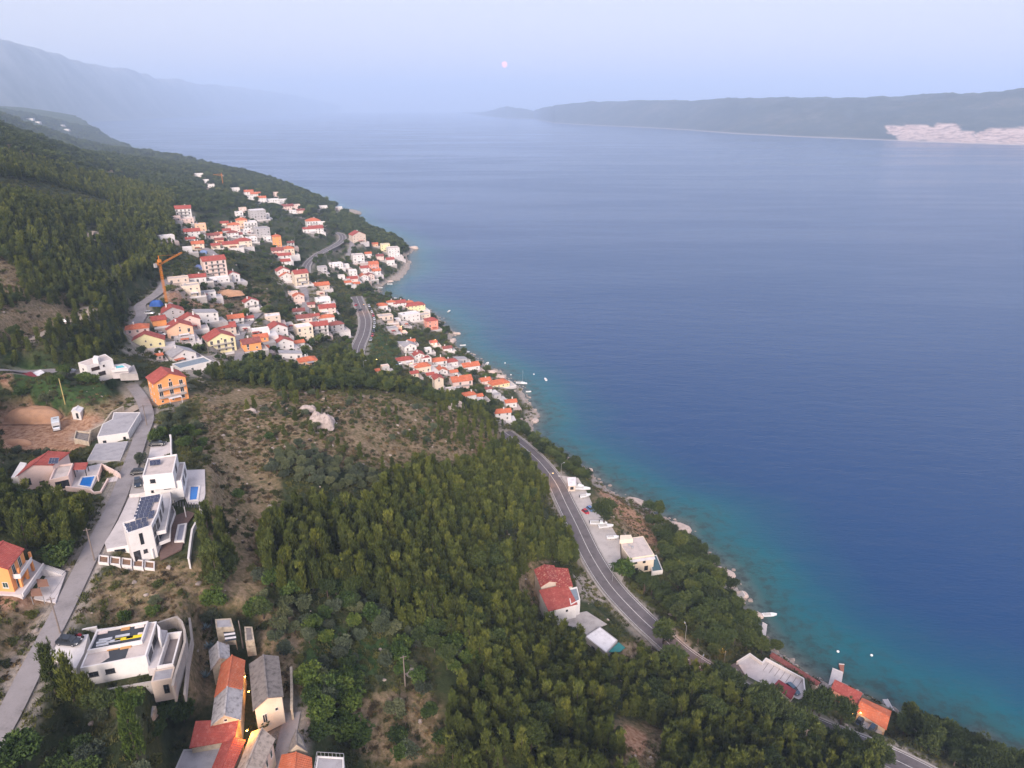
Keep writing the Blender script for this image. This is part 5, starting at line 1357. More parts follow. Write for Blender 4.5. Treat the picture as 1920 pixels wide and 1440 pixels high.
flat_building('stone_shed', 'tiny flat-topped stone shed with dark door uphill of the cypress', [(262.5,1344),(285,1347),(292.5,1323),(270,1324)], 69.8, 72.3, ST, roof_mat('g'), 0.05, ((0, .5, 69.9, .8, 1.6, 2),), cat='shed')
path_wall('dry_stone_wall', 'dry stone wall along the lane above the stone hut', [(548,1250),(549,1290),(549,1330)], 60, 64.3, 0.4, ST)

# --- houses inside the bend of the coast road
gable_building('tile_roofed_house', 'old house with mottled red and yellow roof tiles and two white shutters', [(1015,1099),(1045,1091),(1038,1062),(1003,1069)], 24.5, 31.4, 1.1, wall_mat('B'), roof_mat('x'), ((0, .35, 28.4, 1.1, 1.3, 0), (0, .75, 28.4, 1.1, 1.3, 0)))
gable_building('tile_roofed_wing', 'lower wing with mottled red tiles on the road side', [(1044,1100),(1073,1099),(1064,1071),(1038,1069)], 24.5, 30.8, 0.7, wall_mat('B'), roof_mat('x'), shed=True)
gable_building('red_roofed_house', 'white house with a plain bright red sloping roof inside the road bend', [(1029.5,1146),(1081,1133),(1062,1100),(1012,1111)], 24.5, 30.0, 0.6, WW, roof_mat('r'), ((0, .3, 27.0, .5, .6, 2), (0, .65, 28.3, .7, .6, 2)), shed=True)
flat_building('white_tower', 'white side tower with a dark roof hatch beside the bright red roof', [(1070,1134),(1088,1124),(1082,1100),(1064,1104)], 24.5, 30.4, WW, roof_mat('b'), 0.4)
paving('court_paving', [(1048,1163),(1068,1152),(1100,1146),(1138,1170),(1118,1178),(1100,1190)], 25.1, conc)
s = flat_building('white_roofed_hut', 'low building with rough white sheet roof in the dark pines', [(1137,1224),(1158,1200),(1125,1175),(1097,1193)], 22.6, 26.0, wall_mat('G'), roof_mat('w'), 0.06, ((3, .4, 23.6, 1.4, 1.0, 2), (3, .7, 23.6, 1.4, 1.0, 2)))
s.prism('green_canopy', [(1141,1222),(1163,1222),(1172,1214),(1160,1204)], 25.4, 25.2, 25.4, mat('teal_sheet', (0.03, 0.20, 0.19), 0.6, .1, 1))

# --- flat-roofed restaurant by the parking
s = flat_building('flat_roofed_restaurant', 'pale two-storey restaurant with a wide flat concrete roof beside the parked boats', [(1181,1047),(1227,1040),(1206,1005),(1163,1011),(1166,1026)], 15.5, 22.6, wall_mat('C'), roof_mat('p'), 0.1, ((0, .25, 20.0, 1.2, 1.3, 2), (0, .6, 19.7, 1.1, 2.0, 2), (0, .3, 16.8, 1.2, 1.3, 2), (0, .7, 16.5, 1.4, 1.9, 2), (1, .4, 19.8, 2, 1.4, 2)), cat='restaurant')
for z_, nm in ((19.2, 'balcony'), (22.2, 'balcony')):
    s.prism(nm, [(1180,1050),(1227,1043),(1229,1048),(1181,1055)], z_, z_ - .15, z_, conc_w)
s.prism('roof_room', [(1162,1012),(1187,1010),(1183,1002),(1163,1003)], 24.2, 22.5, 24.1, wall_mat('C'), clearit=False)
for q_ in ((1180,1022),(1186,1026)):
    a = s.L(*q_, 23); MB().box(a[0] - .4, a[0] + .4, a[1] - .3, a[1] + .3, s.z(22.5), s.z(23.3)).build('chimney', metal, s.root)
flat_building('teal_annex', 'low annex with a dark teal roof on the seaward side of the restaurant', [(1222,1072),(1243,1069),(1231,1040),(1219,1044)], 13.5, 17.6, WW, mat('teal_roof', (0.06, 0.12, 0.14), .6, .1, 1), 0.15, cat='outbuilding')
kb_ = gable_building('kiosk', 'small pale kiosk with a flat white roof at the end of the boat park', [(1066,911),(1079,910),(1079,896),(1064,897)], 20.9, 23.6, 0.1, wall_mat('B'), roof_mat('w'), ((0, .5, 21.8, 1.4, 1.2, 2),), cat='kiosk', shed=True)
paving('boat_park', [(1046,891),(1084,896),(1102,925),(1116,958),(1147,988),(1162,1012),(1164,1050),(1174,1070),(1163,1096),(1128,1058),(1098,1000),(1072,944),(1050,900)], 20.95, mat('pale_gravel', (0.42, 0.38, 0.36), .95, .14, .25))

# --- deck and houses on the shore at the lower right
paving('parking_deck', [(1381,1240),(1406,1225),(1429,1242),(1436,1234),(1508,1273),(1510,1302),(1484,1321),(1412,1287)], 13.2, conc_l, th=3.0)
lines = MB()
o_ = unproj(1436, 1240, 13.2)
for k in range(7):
    a = unproj(1441 + k * 10.5, 1243 + k * 5.4, 13.21); b = unproj(1431 + k * 10.5, 1257 + k * 5.4, 13.21)
    lines.bar((a[0], a[1], 13.214), (b[0], b[1], 13.214), 0.14, 0.01)
lo = lines.build('parking_marking', roof_mat('s')); tag(lo, kind='structure')
path_wall('deck_parapet', 'pale parapet round the seaward side of the parking deck', [(1381,1240),(1406,1224.5),(1429,1241),(1436,1233),(1508,1272),(1511,1302)], 9, 14.1, 0.3, conc_w)
gable_building('maroon_shed', 'small cream shed with a maroon roof on the parking deck', [(1452,1287),(1482,1311),(1490,1297),(1461,1278)], 13.2, 16.0, 0.3, wall_mat('C'), roof_mat('m'), cat='shed', shed=True)
paving('deck_approach', [(1346,1255),(1362,1250),(1381,1242),(1412,1285),(1440,1318),(1436,1332),(1384,1298),(1352,1275)], 13.0, asph)
hm_ = gable_building('hedge_wall', 'terracotta terrace strip below the parking deck', [(1444,1232),(1530,1285),(1536,1280),(1450,1226)], 8, 9.6, 0.2, wall_mat('B'), roof_mat('d'), cat='terrace', shed=True)
gable_building('boathouse', 'seaside house with dull red roof behind the big umbrella pine', [(1560,1292),(1606,1319),(1614,1304),(1566,1280)], 4.0, 9.0, 0.8, wall_mat('S'), roof_mat('r'), ((0, .3, 6.4, 1, 1.2, 2), (0, .7, 6.4, 1, 1.2, 2)), shed=True)
gable_building('seaside_house', 'wide seaside house with orange tiled roof and lit entrance by the jetty', [(1660,1366),(1669,1334),(1618,1311),(1608,1333)], 4.6, 9.2, 1.0, wall_mat('B'), roof_mat('o'), ((3, .3, 5.6, 1, 1.9, 2), (3, .7, 6.2, 1, 1.2, 2)))
paving('house_parking', [(1598,1364),(1612,1346),(1655,1372),(1640,1398)], 7.6, conc_l, th=2.0)
for pts, z, m_, nm, lb, ct in (([(1553,1284),(1561,1253),(1581,1261),(1577,1286)], 1.0, conc_l, 'jetty', 'broad concrete jetty beside the seaside house', 'jetty'),
    ([(1576,1258),(1573,1245),(1583,1246),(1582,1260)], 0.9, mat('rust_red_planks', (0.30, 0.12, 0.08), .8, .2, 2), 'pontoon', 'small rust-red pontoon at the end of the concrete jetty', 'pontoon'),
    ([(1655,1311),(1664,1311),(1690,1358),(1680,1358)], 1.1, conc_l, 'jetty', 'long narrow pale jetty slanting out from the rocks', 'jetty'),
    ([(1426,1189),(1430,1167),(1438.5,1172),(1436,1192)], 1.0, conc_l, 'mooring_block', 'isolated pale concrete mooring block off the shore', 'block'),
    ([(1372,1124),(1392,1108),(1397,1116),(1378,1130)], 1.4, conc, 'slipway', 'short concrete slipway on the rocky shore', 'slipway'),
    ([(648,403),(652,396),(674,397),(672,400)], 1.6, mat('tan_stone_pier', (0.40, 0.27, 0.20), .9), 'pier', 'distant tan pier reaching into the sea', 'pier')):
    s_ = Site(nm, lb, ct, pts[0], z)
    s_.prism('pier_body', pts, z, -3, z, m_)
    q_ = s_.poly(pts, z); MB().bar((*q_[1], .06), (*q_[2], .06), .25, .12).build('edge_beam', conc_w, s_.root)
# ---------------------------------------------------------------- foliage materials
def leaf_mat(name, dark, mid, light, rndv=0.42):
    m, nt, b, out = nodes_of(name)
    t = attr(nt, 'tint').outputs['Fac']
    oi = nt.nodes.new('ShaderNodeObjectInfo')
    f = mth(nt, 'ADD', mth(nt, 'MULTIPLY', t, 0.72), mth(nt, 'MULTIPLY', oi.outputs['Random'], 0.28))
    c = ramp(nt, [(0.05, dark), (0.5, mid), (0.95, light)], f)
    w = nt.nodes.new('ShaderNodeTexWhiteNoise'); w.noise_dimensions = '1D'; nt.links.new(oi.outputs['Random'], w.inputs['W'])
    c = mixc(nt, 1.0, c, ramp(nt, [(0, (1 - rndv, 1 - rndv, 1 - rndv * .8)), (0.5, (1, 1, 1)), (1, (1.25, 1.12, .85))], w.outputs['Value']), 'MULTIPLY')
    nt.links.new(c, b.inputs['Base Color'])
    b.inputs['Roughness'].default_value = 0.75; b.inputs['Specular IOR Level'].default_value = 0.2
    return m
M_PINE = leaf_mat('pine_needles', (0.024, 0.040, 0.010), (0.082, 0.106, 0.022), (0.180, 0.200, 0.046))
M_DARKPINE = leaf_mat('dark_pine_needles', (0.018, 0.034, 0.012), (0.056, 0.082, 0.024), (0.120, 0.148, 0.044))
M_OLIVE = leaf_mat('olive_leaves', (0.036, 0.052, 0.030), (0.085, 0.108, 0.060), (0.150, 0.172, 0.105))
M_LEAF = leaf_mat('broad_leaves', (0.022, 0.046, 0.011), (0.060, 0.102, 0.022), (0.130, 0.175, 0.038))
M_SHRUB = leaf_mat('shrub_leaves', (0.028, 0.042, 0.013), (0.074, 0.090, 0.026), (0.145, 0.152, 0.048))
M_DRY = leaf_mat('dry_scrub', (0.045, 0.036, 0.020), (0.095, 0.076, 0.040), (0.17, 0.135, 0.070))
M_YEL = leaf_mat('lamplit_leaves', (0.05, 0.06, 0.012), (0.10, 0.11, 0.02), (0.16, 0.15, 0.03))
M_BARK = mat('bark', (0.085, 0.062, 0.050), 0.95, 0.2, 2)
nr = np.random.RandomState(5)

def tri_cloud(name, cen, dirs, tint, k, L, wd, spread, m, up=0.0):
    """k narrow leaf triangles from every tuft centre, fanned round the tuft's direction"""
    n = len(cen)
    c = np.repeat(cen, k, 0); d = np.repeat(dirs, k, 0)
    d = d + nr.normal(0, spread, (n * k, 3)); d[:, 2] += up
    d /= np.linalg.norm(d, axis=1)[:, None]
    r_ = nr.normal(0, 1, (n * k, 3)); s = np.cross(d, r_); s /= np.linalg.norm(s, axis=1)[:, None]
    l = L * nr.uniform(0.65, 1.25, (n * k, 1)); w = wd * nr.uniform(0.7, 1.3, (n * k, 1))
    c = c + nr.normal(0, L * 0.22, (n * k, 3))
    V = np.stack([c - s * w, c + s * w, c + d * l], 1).reshape(-1, 3)
    Fc = np.arange(len(V)).reshape(-1, 3)
    me = bpy.data.meshes.new(name)
    me.vertices.add(len(V)); me.vertices.foreach_set('co', V.astype(np.float32).ravel())
    me.loops.add(Fc.size); me.loops.foreach_set('vertex_index', Fc.astype(np.int32).ravel())
    me.polygons.add(len(Fc)); me.polygons.foreach_set('loop_start', np.arange(0, Fc.size, 3, dtype=np.int32))
    me.update(calc_edges=True)
    a = me.attributes.new('tint', 'FLOAT', 'POINT')
    tt = np.clip(np.repeat(np.repeat(tint, k), 3) + nr.normal(0, .08, len(V)), 0, 1)
    a.data.foreach_set('value', tt.astype(np.float32))
    me.materials.append(m)
    return me

def pine_crown(seed, n=290, k=9, L=0.55, wd=0.072, m=None, fat=1.0):
    """young pine 6 m tall: ragged cone of upturned needle tufts on uneven limbs"""
    nr.seed(seed)
    H_ = 6.6
    limbs = []
    for i in range(26):
        t = 0.10 + 0.86 * (i / 25.0) + nr.uniform(-.02, .02)
        limbs.append((t, nr.uniform(0, 2 * pi), (1.32 * fat * (1 - t) ** 1.0 + 0.05) * nr.uniform(0.72, 1.22)))
    cen = []; dr = []; ti = []
    for j in range(n):
        t, a, r = limbs[nr.randint(len(limbs))] if nr.rand() < 0.8 else (nr.uniform(.1, .97), nr.uniform(0, 6.3), 0.8)
        a = a + nr.normal(0, 0.32)
        f = nr.uniform(0.25, 1.0) ** 0.55
        rr = r * f
        z = H_ * t + rr * 0.50 + nr.normal(0, .10)
        cen.append((cos(a) * rr, sin(a) * rr, z)); dr.append((cos(a) * .42, sin(a) * .42, 1.0))
        ti.append(0.25 + 0.5 * nr.rand() + 0.15 * (f - .6))
    for j in range(10): cen.append((0, 0, H_ * (0.90 + j * 0.013))); dr.append((nr.normal(0, .3), nr.normal(0, .3), 1)); ti.append(.7)
    return tri_cloud('pine_crown', np.array(cen), np.array(dr), np.array(ti), k, L, wd, 0.27, m or M_PINE, 0.3)
def lobed_crown(name, seed, m, R_=2.2, Hc=2.4, z0=1.5, lobes=13, n=34, k=8, L=0.34, wd=0.13, up=0.1, flat=0.75, core=0.55):
    """rounded crown of leaf clumps with gaps between its lobes"""
    nr.seed(seed)
    cen = []; dr = []; ti = []
    for i in range(lobes):
        a = nr.uniform(0, 2 * pi); rr = R_ * 0.66 * math.sqrt(nr.uniform(0, 1)); zz = z0 + Hc * nr.uniform(0.25, 0.85) * (1 - 0.35 * (rr / R_) ** 2)
        lr_ = R_ * nr.uniform(0.30, 0.50)
        tl = nr.uniform(0.25, 0.75)
        for j in range(n):
            d = nr.normal(0, 1, 3); d /= np.linalg.norm(d); d[2] = d[2] * .8 + .25
            p = np.array([cos(a) * rr, sin(a) * rr, zz]) + d * lr_ * np.array([1, 1, flat]) * nr.uniform(.7, 1.05)
            cen.append(p); dr.append(d); ti.append(tl + nr.normal(0, .12))
    return tri_cloud(name, np.array(cen), np.array(dr), np.array(ti), k, L, wd, 0.75, m, up)
def trunk_mesh(h, r, seed, limbs=3, lean=0.15):
    rr = random.Random(seed)
    mb = MB()
    lx, ly = rr.uniform(-lean, lean), rr.uniform(-lean, lean)
    mb.tube([(0, 0, -0.6), (lx * .3, ly * .3, h * .35), (lx, ly, h)], [r * 1.3, r, r * .45], 6)
    for i in range(limbs):
        a = rr.uniform(0, 6.28); z = h * rr.uniform(.35, .75); l = h * rr.uniform(.2, .35)
        mb.tube([(lx * z / h, ly * z / h, z), (lx + cos(a) * l, ly + sin(a) * l, z + l * .8)], [r * .5, r * .2], 5)
    return mb.mesh('trunk', M_BARK)

PR = {
 'pine': [(pine_crown(10 + i, fat=(1.0, .85, 1.15, 1.0, 1.25)[i]), trunk_mesh(5.2, .11, i, 0)) for i in range(5)],
 'darkpine': [(lobed_crown('pine_crown', 30 + i, M_DARKPINE, 2.6, 4.2, 1.8, 15, 40, 8, .50, .085, .55, .9), trunk_mesh(4.6, .18, 20 + i, 3)) for i in range(4)],
 'olive': [(lobed_crown('olive_crown', 40 + i, M_OLIVE, 2.0, 2.2, .7, 12, 40, 8, .30, .085, .1), trunk_mesh(2.0, .16, 40 + i, 3)) for i in range(3)],
 'leafy': [(lobed_crown('leafy_crown', 50 + i, M_LEAF, 2.4, 2.8, .9, 16, 40, 8, .36, .15, .05), trunk_mesh(2.6, .15, 50 + i, 3)) for i in range(3)],
 'shrub': [(lobed_crown('shrub', 60 + i, M_SHRUB, 1.25, 1.3, -.25, 8, 26, 8, .24, .075, .15), None) for i in range(4)],
 'drybush': [(lobed_crown('dry_bush', 70 + i, M_DRY, 1.1, .9, -.3, 7, 20, 8, .26, .05, .35), None) for i in range(2)],
}
LOW = {
 'pine': [pine_crown(110 + i, 70, 6, 1.0, .22) for i in range(3)],
 'darkpine': [lobed_crown('pine_crown', 130 + i, M_DARKPINE, 2.6, 4.2, 1.0, 9, 16, 6, .95, .24, .5, .9) for i in range(3)],
 'olive': [lobed_crown('olive_crown', 140 + i, M_OLIVE, 2.0, 2.2, .4, 8, 14, 6, .55, .2, .1) for i in range(2)],
 'leafy': [lobed_crown('leafy_crown', 150 + i, M_LEAF, 2.4, 2.8, .6, 9, 14, 6, .7, .3, .05) for i in range(2)],
 'shrub': [lobed_crown('shrub', 160 + i, M_SHRUB, 1.25, 1.3, -.25, 5, 10, 6, .42, .16, .15) for i in range(2)],
 'drybush': [lobed_crown('dry_bush', 170 + i, M_DRY, 1.1, .9, -.3, 5, 8, 6, .42, .12, .35) for i in range(2)],
}
HT = {'pine': 6.9, 'darkpine': 6.4, 'olive': 3.2, 'leafy': 3.9, 'shrub': 1.2, 'drybush': .8}

# ---------------------------------------------------------------- where things grow (outlines in photograph pixels)
ZN = [  # (name, species mix, spacing m, scale range, polygon)
 ('none', [], 0, (1, 1), [(440,735),(470,728),(560,735),(565,760),(500,790),(450,770)]) if False else None,
 ('corner', [('darkpine', 1)], 3.6, (.8, 1.15), [(1640,1345),(1700,1358),(1760,1372),(1850,1392),(1890,1432),(1990,1480),(1990,1560),(1760,1425),(1712,1400),(1675,1385)]),
 ('shorewood', [('darkpine', 5), ('shrub', 1)], 4.0, (.85, 1.25), [(1262,1095),(1225,1070),(1240,1052),(1200,975),(1225,960),(1290,1010),(1320,1050),(1350,1080),(1385,1130),(1430,1190),(1470,1225),(1440,1236),(1400,1220),(1370,1245),(1345,1255),(1300,1235),(1250,1195),(1200,1148),(1150,1088),(1180,1090)]),
 ('northshore', [('darkpine', 4), ('shrub', 2)], 3.4, (.6, .95), [(962,806),(1000,800),(1040,845),(1090,878),(1130,905),(1150,930),(1110,905),(1060,888),(1045,880),(1010,850),(975,820)]),
 ('roadverge', [('darkpine', 1)], 3.1, (1.15, 1.6), [(1296,1228),(1345,1264),(1440,1338),(1510,1326),(1560,1352),(1600,1378),(1640,1398),(1672,1428),(1640,1450),(1560,1425),(1440,1375),(1345,1312),(1290,1268)]),
 ('roadwood', [('pine', 9), ('darkpine', 1)], 2.4, (.8, 1.3), [(1290,1245),(1390,1300),(1470,1345),(1560,1388),(1640,1440),(1640,1500),(1240,1500),(1240,1400),(1180,1350),(1120,1310),(1100,1240),(1180,1240)]),
 ('mainwood', [('pine', 24), ('darkpine', 1), ('leafy', 1)], 2.25, (.65, 1.35), [(540,960),(600,950),(640,975),(700,965),(720,930),(800,880),(840,900),(900,860),(960,850),(1010,900),(1050,960),(1075,1020),(1080,1060),(1000,1060),(975,1090),(975,1140),(1010,1180),(1060,1200),(1130,1240),(1150,1320),(1140,1380),(1190,1440),(1190,1500),(850,1500),(840,1420),(850,1330),(880,1300),(880,1240),(830,1190),(760,1190),(700,1130),(620,1100),(560,1130),(500,1090),(480,1030),(500,980)]),
 ('roadsidewood', [('pine', 5), ('shrub', 3), ('drybush', 1)], 3.5, (.5, .95), [(820,760),(900,770),(945,800),(1000,860),(1045,920),(1062,960),(1095,1040),(1105,1065),(1060,1060),(1010,900),(960,850),(880,850),(820,830)]),
 ('hillwood', [('darkpine', 3), ('pine', 2)], 3.6, (.7, 1.1), [(430,700),(470,675),(520,690),(570,690),(600,680),(640,650),(660,670),(700,690),(740,720),(790,735),(850,750),(900,765),(930,780),(900,780),(840,765),(760,740),(700,735),(620,735),(540,740),(470,725),(380,712),(330,700),(390,692)]),
 ('leftgrove', [('pine', 9), ('darkpine', 1)], 2.4, (.85, 1.2), [(-80,915),(30,925),(120,945),(180,965),(188,985),(160,1035),(110,1048),(60,1040),(40,1015),(-80,1010)]),
 ('cypressgarden', [('pine', 2), ('olive', 1), ('shrub', 2)], 3.4, (.6, 1.0), [(70,1275),(130,1290),(190,1320),(200,1360),(140,1370),(80,1340)]),
 ('gardenpines', [('pine', 2), ('darkpine', 1)], 3.2, (.8, 1.2), [(372,1000),(430,1000),(440,1060),(425,1120),(380,1120),(360,1070)]),
 ('olivegrove', [('olive', 1)], 3.0, (.75, 1.0), [(505,860),(540,848),(600,855),(660,870),(710,895),(715,920),(660,925),(600,915),(540,905),(508,885)]),
 ('lowergrove', [('olive', 2), ('shrub', 2), ('leafy', 1)], 3.1, (.8, 1.25), [(500,1140),(560,1140),(620,1130),(700,1160),(770,1200),(780,1260),(700,1280),(640,1260),(560,1240),(540,1190)]),
 ('bottomgrove', [('leafy', 4), ('olive', 1)], 3.4, (.85, 1.4), [(560,1280),(640,1280),(690,1330),(700,1400),(640,1410),(590,1400),(575,1360),(556,1330)]),
 ('bottommix', [('shrub', 3), ('leafy', 2), ('olive', 1), ('drybush', 2)], 4.6, (.7, 1.2), [(690,1270),(860,1260),(860,1500),(640,1500),(650,1415),(700,1400)]),
 ('bottomleft', [('leafy', 2), ('olive', 2), ('shrub', 2)], 4.0, (.6, 1.05), [(-60,1360),(80,1350),(100,1400),(180,1390),(200,1440),(330,1420),(330,1500),(-60,1500)]),
 ('gardens', [('leafy', 2), ('olive', 2), ('shrub', 3)], 4.6, (.55, .95), [(190,1290),(330,1290),(395,1300),(395,1360),(320,1410),(250,1400),(190,1390)]),
 ('fieldleft', [('drybush', 3), ('shrub', 1)], 5.0, (.6, 1.0), [(-80,1125),(90,1135),(20,1280),(-80,1400)]),
 ('dryslope', [('shrub', 2), ('olive', 1), ('drybush', 2)], 5.0, (.6, 1.1), [(130,1150),(180,1065),(300,1060),(400,1070),(440,1130),(460,1200),(380,1180),(230,1160)]),
 ('greenslope', [('olive', 4), ('leafy', 2), ('shrub', 2)], 3.4, (.7, 1.1), [(-80,730),(30,715),(120,700),(150,715),(225,705),(235,735),(150,745),(130,760),(60,765),(-80,800)]),
 ('pitedge', [('shrub', 4), ('olive', 1)], 4.2, (.7, 1.2), [(-80,840),(40,842),(150,845),(160,870),(100,860),(40,870),(0,900),(-80,900)]),
 ('lanegreen', [('leafy', 1), ('shrub', 3), ('olive', 1)], 3.4, (.7, 1.15), [(290,770),(330,775),(380,770),(400,860),(395,900),(420,960),(380,970),(390,880),(330,830),(300,820)]),
 ('drypath', [('drybush', 4), ('shrub', 3)], 4.4, (.5, .95), [(395,740),(440,760),(500,800),(500,900),(540,960),(480,1000),(470,1100),(440,1180),(420,1120),(430,1000),(400,930)]),
 ('ridge', [('shrub', 6), ('drybush', 2), ('pine', 1), ('olive', 1)], 2.8, (.4, 1.0), [(395,730),(560,740),(700,748),(830,770),(880,800),(860,850),(760,890),(700,900),(600,860),(500,850),(440,800)]),
 ('greenfield', [('shrub', 1)], 4.0, (.5, .8), [(690,610),(730,640),(735,670),(705,690),(688,660)]),
 ('village', [('darkpine', 5), ('shrub', 3), ('leafy', 2)], 6.2, (.5, .95), [(240,560),(330,480),(330,420),(480,380),(560,420),(640,440),(760,480),(760,560),(850,620),(1000,790),(930,790),(860,760),(780,720),(700,690),(640,640),(560,680),(440,690),(320,700),(240,650)]),
 ('pointwood', [('darkpine', 1)], 4.2, (.8, 1.15), [(520,350),(600,380),(660,410),(760,455),(770,475),(755,495),(720,490),(690,470),(650,440),(600,400),(560,410),(520,400),(480,370)]),
 ('leftforest', [('pine', 9), ('darkpine', 1)], 2.9, (.6, 1.05), [(-100,290),(60,300),(160,330),(260,350),(330,370),(330,470),(310,500),(270,560),(250,600),(235,650),(170,690),(100,690),(-100,690)]),
 ('midgap', [('olive', 2), ('shrub', 2), ('darkpine', 1), ('leafy', 1)], 3.1, (.7, 1.1), [(470,1080),(640,1080),(760,1140),(880,1180),(900,1300),(800,1310),(700,1300),(480,1200)]),
 ('leftforest_dark', [('darkpine', 1)], 6.0, (.8, 1.1), [(-400,200),(3000,185),(3000,330),(-400,420)]),
 ('crest', [('darkpine', 2), ('shrub', 4), ('drybush', 1)], 6.0, (.8, 1.3), [(-200,200),(300,200),(620,380),(700,440),(480,420),(330,390),(160,330),(-200,300)]),
]
ZN = [z for z in ZN if z]
OPEN = [[(-60,470),(30,500),(45,540),(20,560),(-60,565)], [(-60,585),(120,575),(150,598),(60,640),(-60,630)], [(150,740),(225,710),(235,745),(180,775)],
        [(1170,1355),(1250,1370),(1235,1440),(1190,1420)], [(1185,1215),(1240,1205),(1285,1245),(1230,1265)], [(990,1060),(1010,1055),(1008,1110),(985,1110)],
        [(0,770),(110,765),(200,770),(200,830),(140,845),(0,842)], [(1095,890),(1130,903),(1185,950),(1250,1030),(1225,1040),(1160,990),(1130,950)],
        [(1250,960),(1300,1000),(1290,1030),(1240,985)], [(-40,325),(110,352),(235,385),(250,400),(120,385),(-40,355)], [(160,425),(185,425),(190,450),(165,455)], [(150,575),(172,580),(168,610),(148,606)], [(195,505),(240,488),(246,510),(205,530)] , [(860,1290),(900,1300),(880,1340)], [(760,1310),(830,1300),(840,1360),(770,1380)]]
def blocked(x, y, pad=0.0):
    b = np.zeros(x.shape, bool)
    for fx, fy, r in FOOT: b |= (x - fx) ** 2 + (y - fy) ** 2 < (r + pad) ** 2
    for x0, x1, y0, y1, poly, pd in FOOTPOLY:
        m_ = (x > x0) & (x < x1) & (y > y0) & (y < y1)
        if m_.any():
            xi = x[m_]; yi = y[m_]
            b[m_] |= inside(xi, yi, poly) | (seg_dist(xi, yi, poly) < pd + pad)
    return b
SDN = sdn
PROT = [(h_[0], h_[1], h_[3 - 1] * .5 + 1, h_[4] * .5 + 1) for h_ in HOUSES]
PROT += [(h_[0], h_[1], h_[2] * .5, h_[4] * .5) for h_ in FILL if h_[2]]
PROT += [(57, 222, 14, 9), (72, 229, 10, 8), (118, 235, 9, 8), (126, 243, 10, 8)]
PROT += [(80, 885, 60, 22), (165, 903, 20, 10), (315, 888, 38, 38), (280, 985, 52, 65), (220, 1205, 72, 45), (325, 1215, 30, 55), (20, 1065, 45, 45), (178, 685, 32, 18), (232, 690, 26, 12), (315, 725, 34, 32),
         (215, 795, 50, 24), (205, 848, 38, 20), (430, 1295, 28, 55), (505, 1290, 30, 50), (1043, 1108, 42, 45), (1137, 1198, 38, 22), (1195, 1030, 36, 26), (1105, 930, 30, 30), (1445, 1255, 60, 22), (1635, 1340, 34, 26),
         (1583, 1290, 20, 14), (145, 772, 14, 9), (108, 797, 12, 16), (46, 708, 24, 10), (1160, 1140, 60, 70), (50, 785, 60, 14)]
def hides(px, py, zc, hgt):
    ht = hgt * F / zc * .9; w_ = hgt * .25 * F / zc
    for cx, cy, hw, hh in PROT:
        if abs(px - cx) < hw + w_ * .4 and py - ht < cy + hh * .55 and py > cy + hh * .2: return True
    return False
pts = {k: [] for k in HT}
taken = []
def scatter(sp_, rmin, rmax, seed, a0=R(-50), a1=R(46)):
    rs = np.random.RandomState(seed)
    X0, X1 = rmax * sin(a0), rmax * sin(a1)
    nx = int((X1 - X0) / sp_); ny = int(rmax / sp_)
    gx, gy = np.meshgrid(np.arange(nx), np.arange(ny))
    x = X0 + (gx + rs.uniform(.08, .92, gx.shape)) * sp_; y = (gy + rs.uniform(.08, .92, gy.shape)) * sp_
    x = x.ravel(); y = y.ravel(); r = np.hypot(x, y); a = np.arctan2(x, y)
    k = (r > rmin) & (r < rmax) & (a > a0) & (a < a1)
    return x[k], y[k]
def place_zone(name, mix, sp_, sc, poly, seed):
    out = []
    for rmin, rmax, mul in ((60, 520, 1.0), (520, 1100, 1.25), (1100, 2300, 1.9), (2300, 4600, 3.0)):
        if rmin > 2000 and name != 'leftforest_dark': continue
        x, y = scatter(sp_ * mul, rmin, rmax, seed + int(rmax))
        z = ground_np(x, y); s_ = ground_np(x, y, SDN)
        k = s_ > 2.5
        x, y, z = x[k], y[k], z[k]
        px, py, zc = proj(x, y, z)
        k = inside(px, py, poly)
        for op in OPEN: k &= ~inside(px, py, op)
        k &= ground_np(x, y, ROADD) > ({'roadwood': .9, 'roadverge': .2}.get(name, 1.6))
        x, y, z, px, py, zc = x[k], y[k], z[k], px[k], py[k], zc[k]
        if len(x) == 0: continue
        big = 1.5 if mix and mix[0][0] in ('pine', 'darkpine', 'leafy', 'olive') else 0.3
        k = ~blocked(x, y, big)
        x, y, z, px, py, zc = x[k], y[k], z[k], px[k], py[k], zc[k]
        for o_ in zip(x, y, z, px, py, zc): out.append((*o_, mul))
    return out
allp = []
done = []
for i, (name, mix, sp_, sc, poly) in enumerate(ZN):
    ps = place_zone(name, mix, sp_, sc, poly, 1000 + i * 7)
    kx = np.array([(p[3], p[4]) for p in ps]) if ps else np.zeros((0, 2))
    if len(ps) and name not in ('x',):
        m_ = np.zeros(len(ps), bool)
        for d_ in done: m_ |= inside(kx[:, 0], kx[:, 1], d_)
        ps = [p for p, mm_ in zip(ps, m_) if not mm_]
    done.append(poly)
    rs = random.Random(i)
    pool_ = [k for k, n_ in mix for _ in range(n_)]
    for x, y, z, px, py, zc, mul in ps:
        cl = float(vnoise(np.array([x / 14.0]), np.array([y / 14.0]), 3)[0])
        if name in ('mainwood', 'roadwood') and cl < 0.17: continue
        if name in ('ridge', 'crest', 'drypath', 'fieldleft', 'dryslope', 'bottommix', 'village') and cl < 0.26: continue
        k = rs.choice(pool_)
        s_ = rs.uniform(*sc) * (0.8 + 0.4 * cl) * (1.0 if mul < 1.2 else mul * 0.9)
        if rs.random() < 0.10: s_ *= 0.72
        if name != 'roadverge' and hides(px, py, zc, HT[k] * s_):
            if k in ('shrub', 'drybush') or rs.random() < .35: k = 'shrub'; s_ = min(s_, .7)
            else: continue
            if hides(px, py, zc, HT[k] * s_): continue
        allp.append((k, x, y, z, px, py, zc, s_, name))

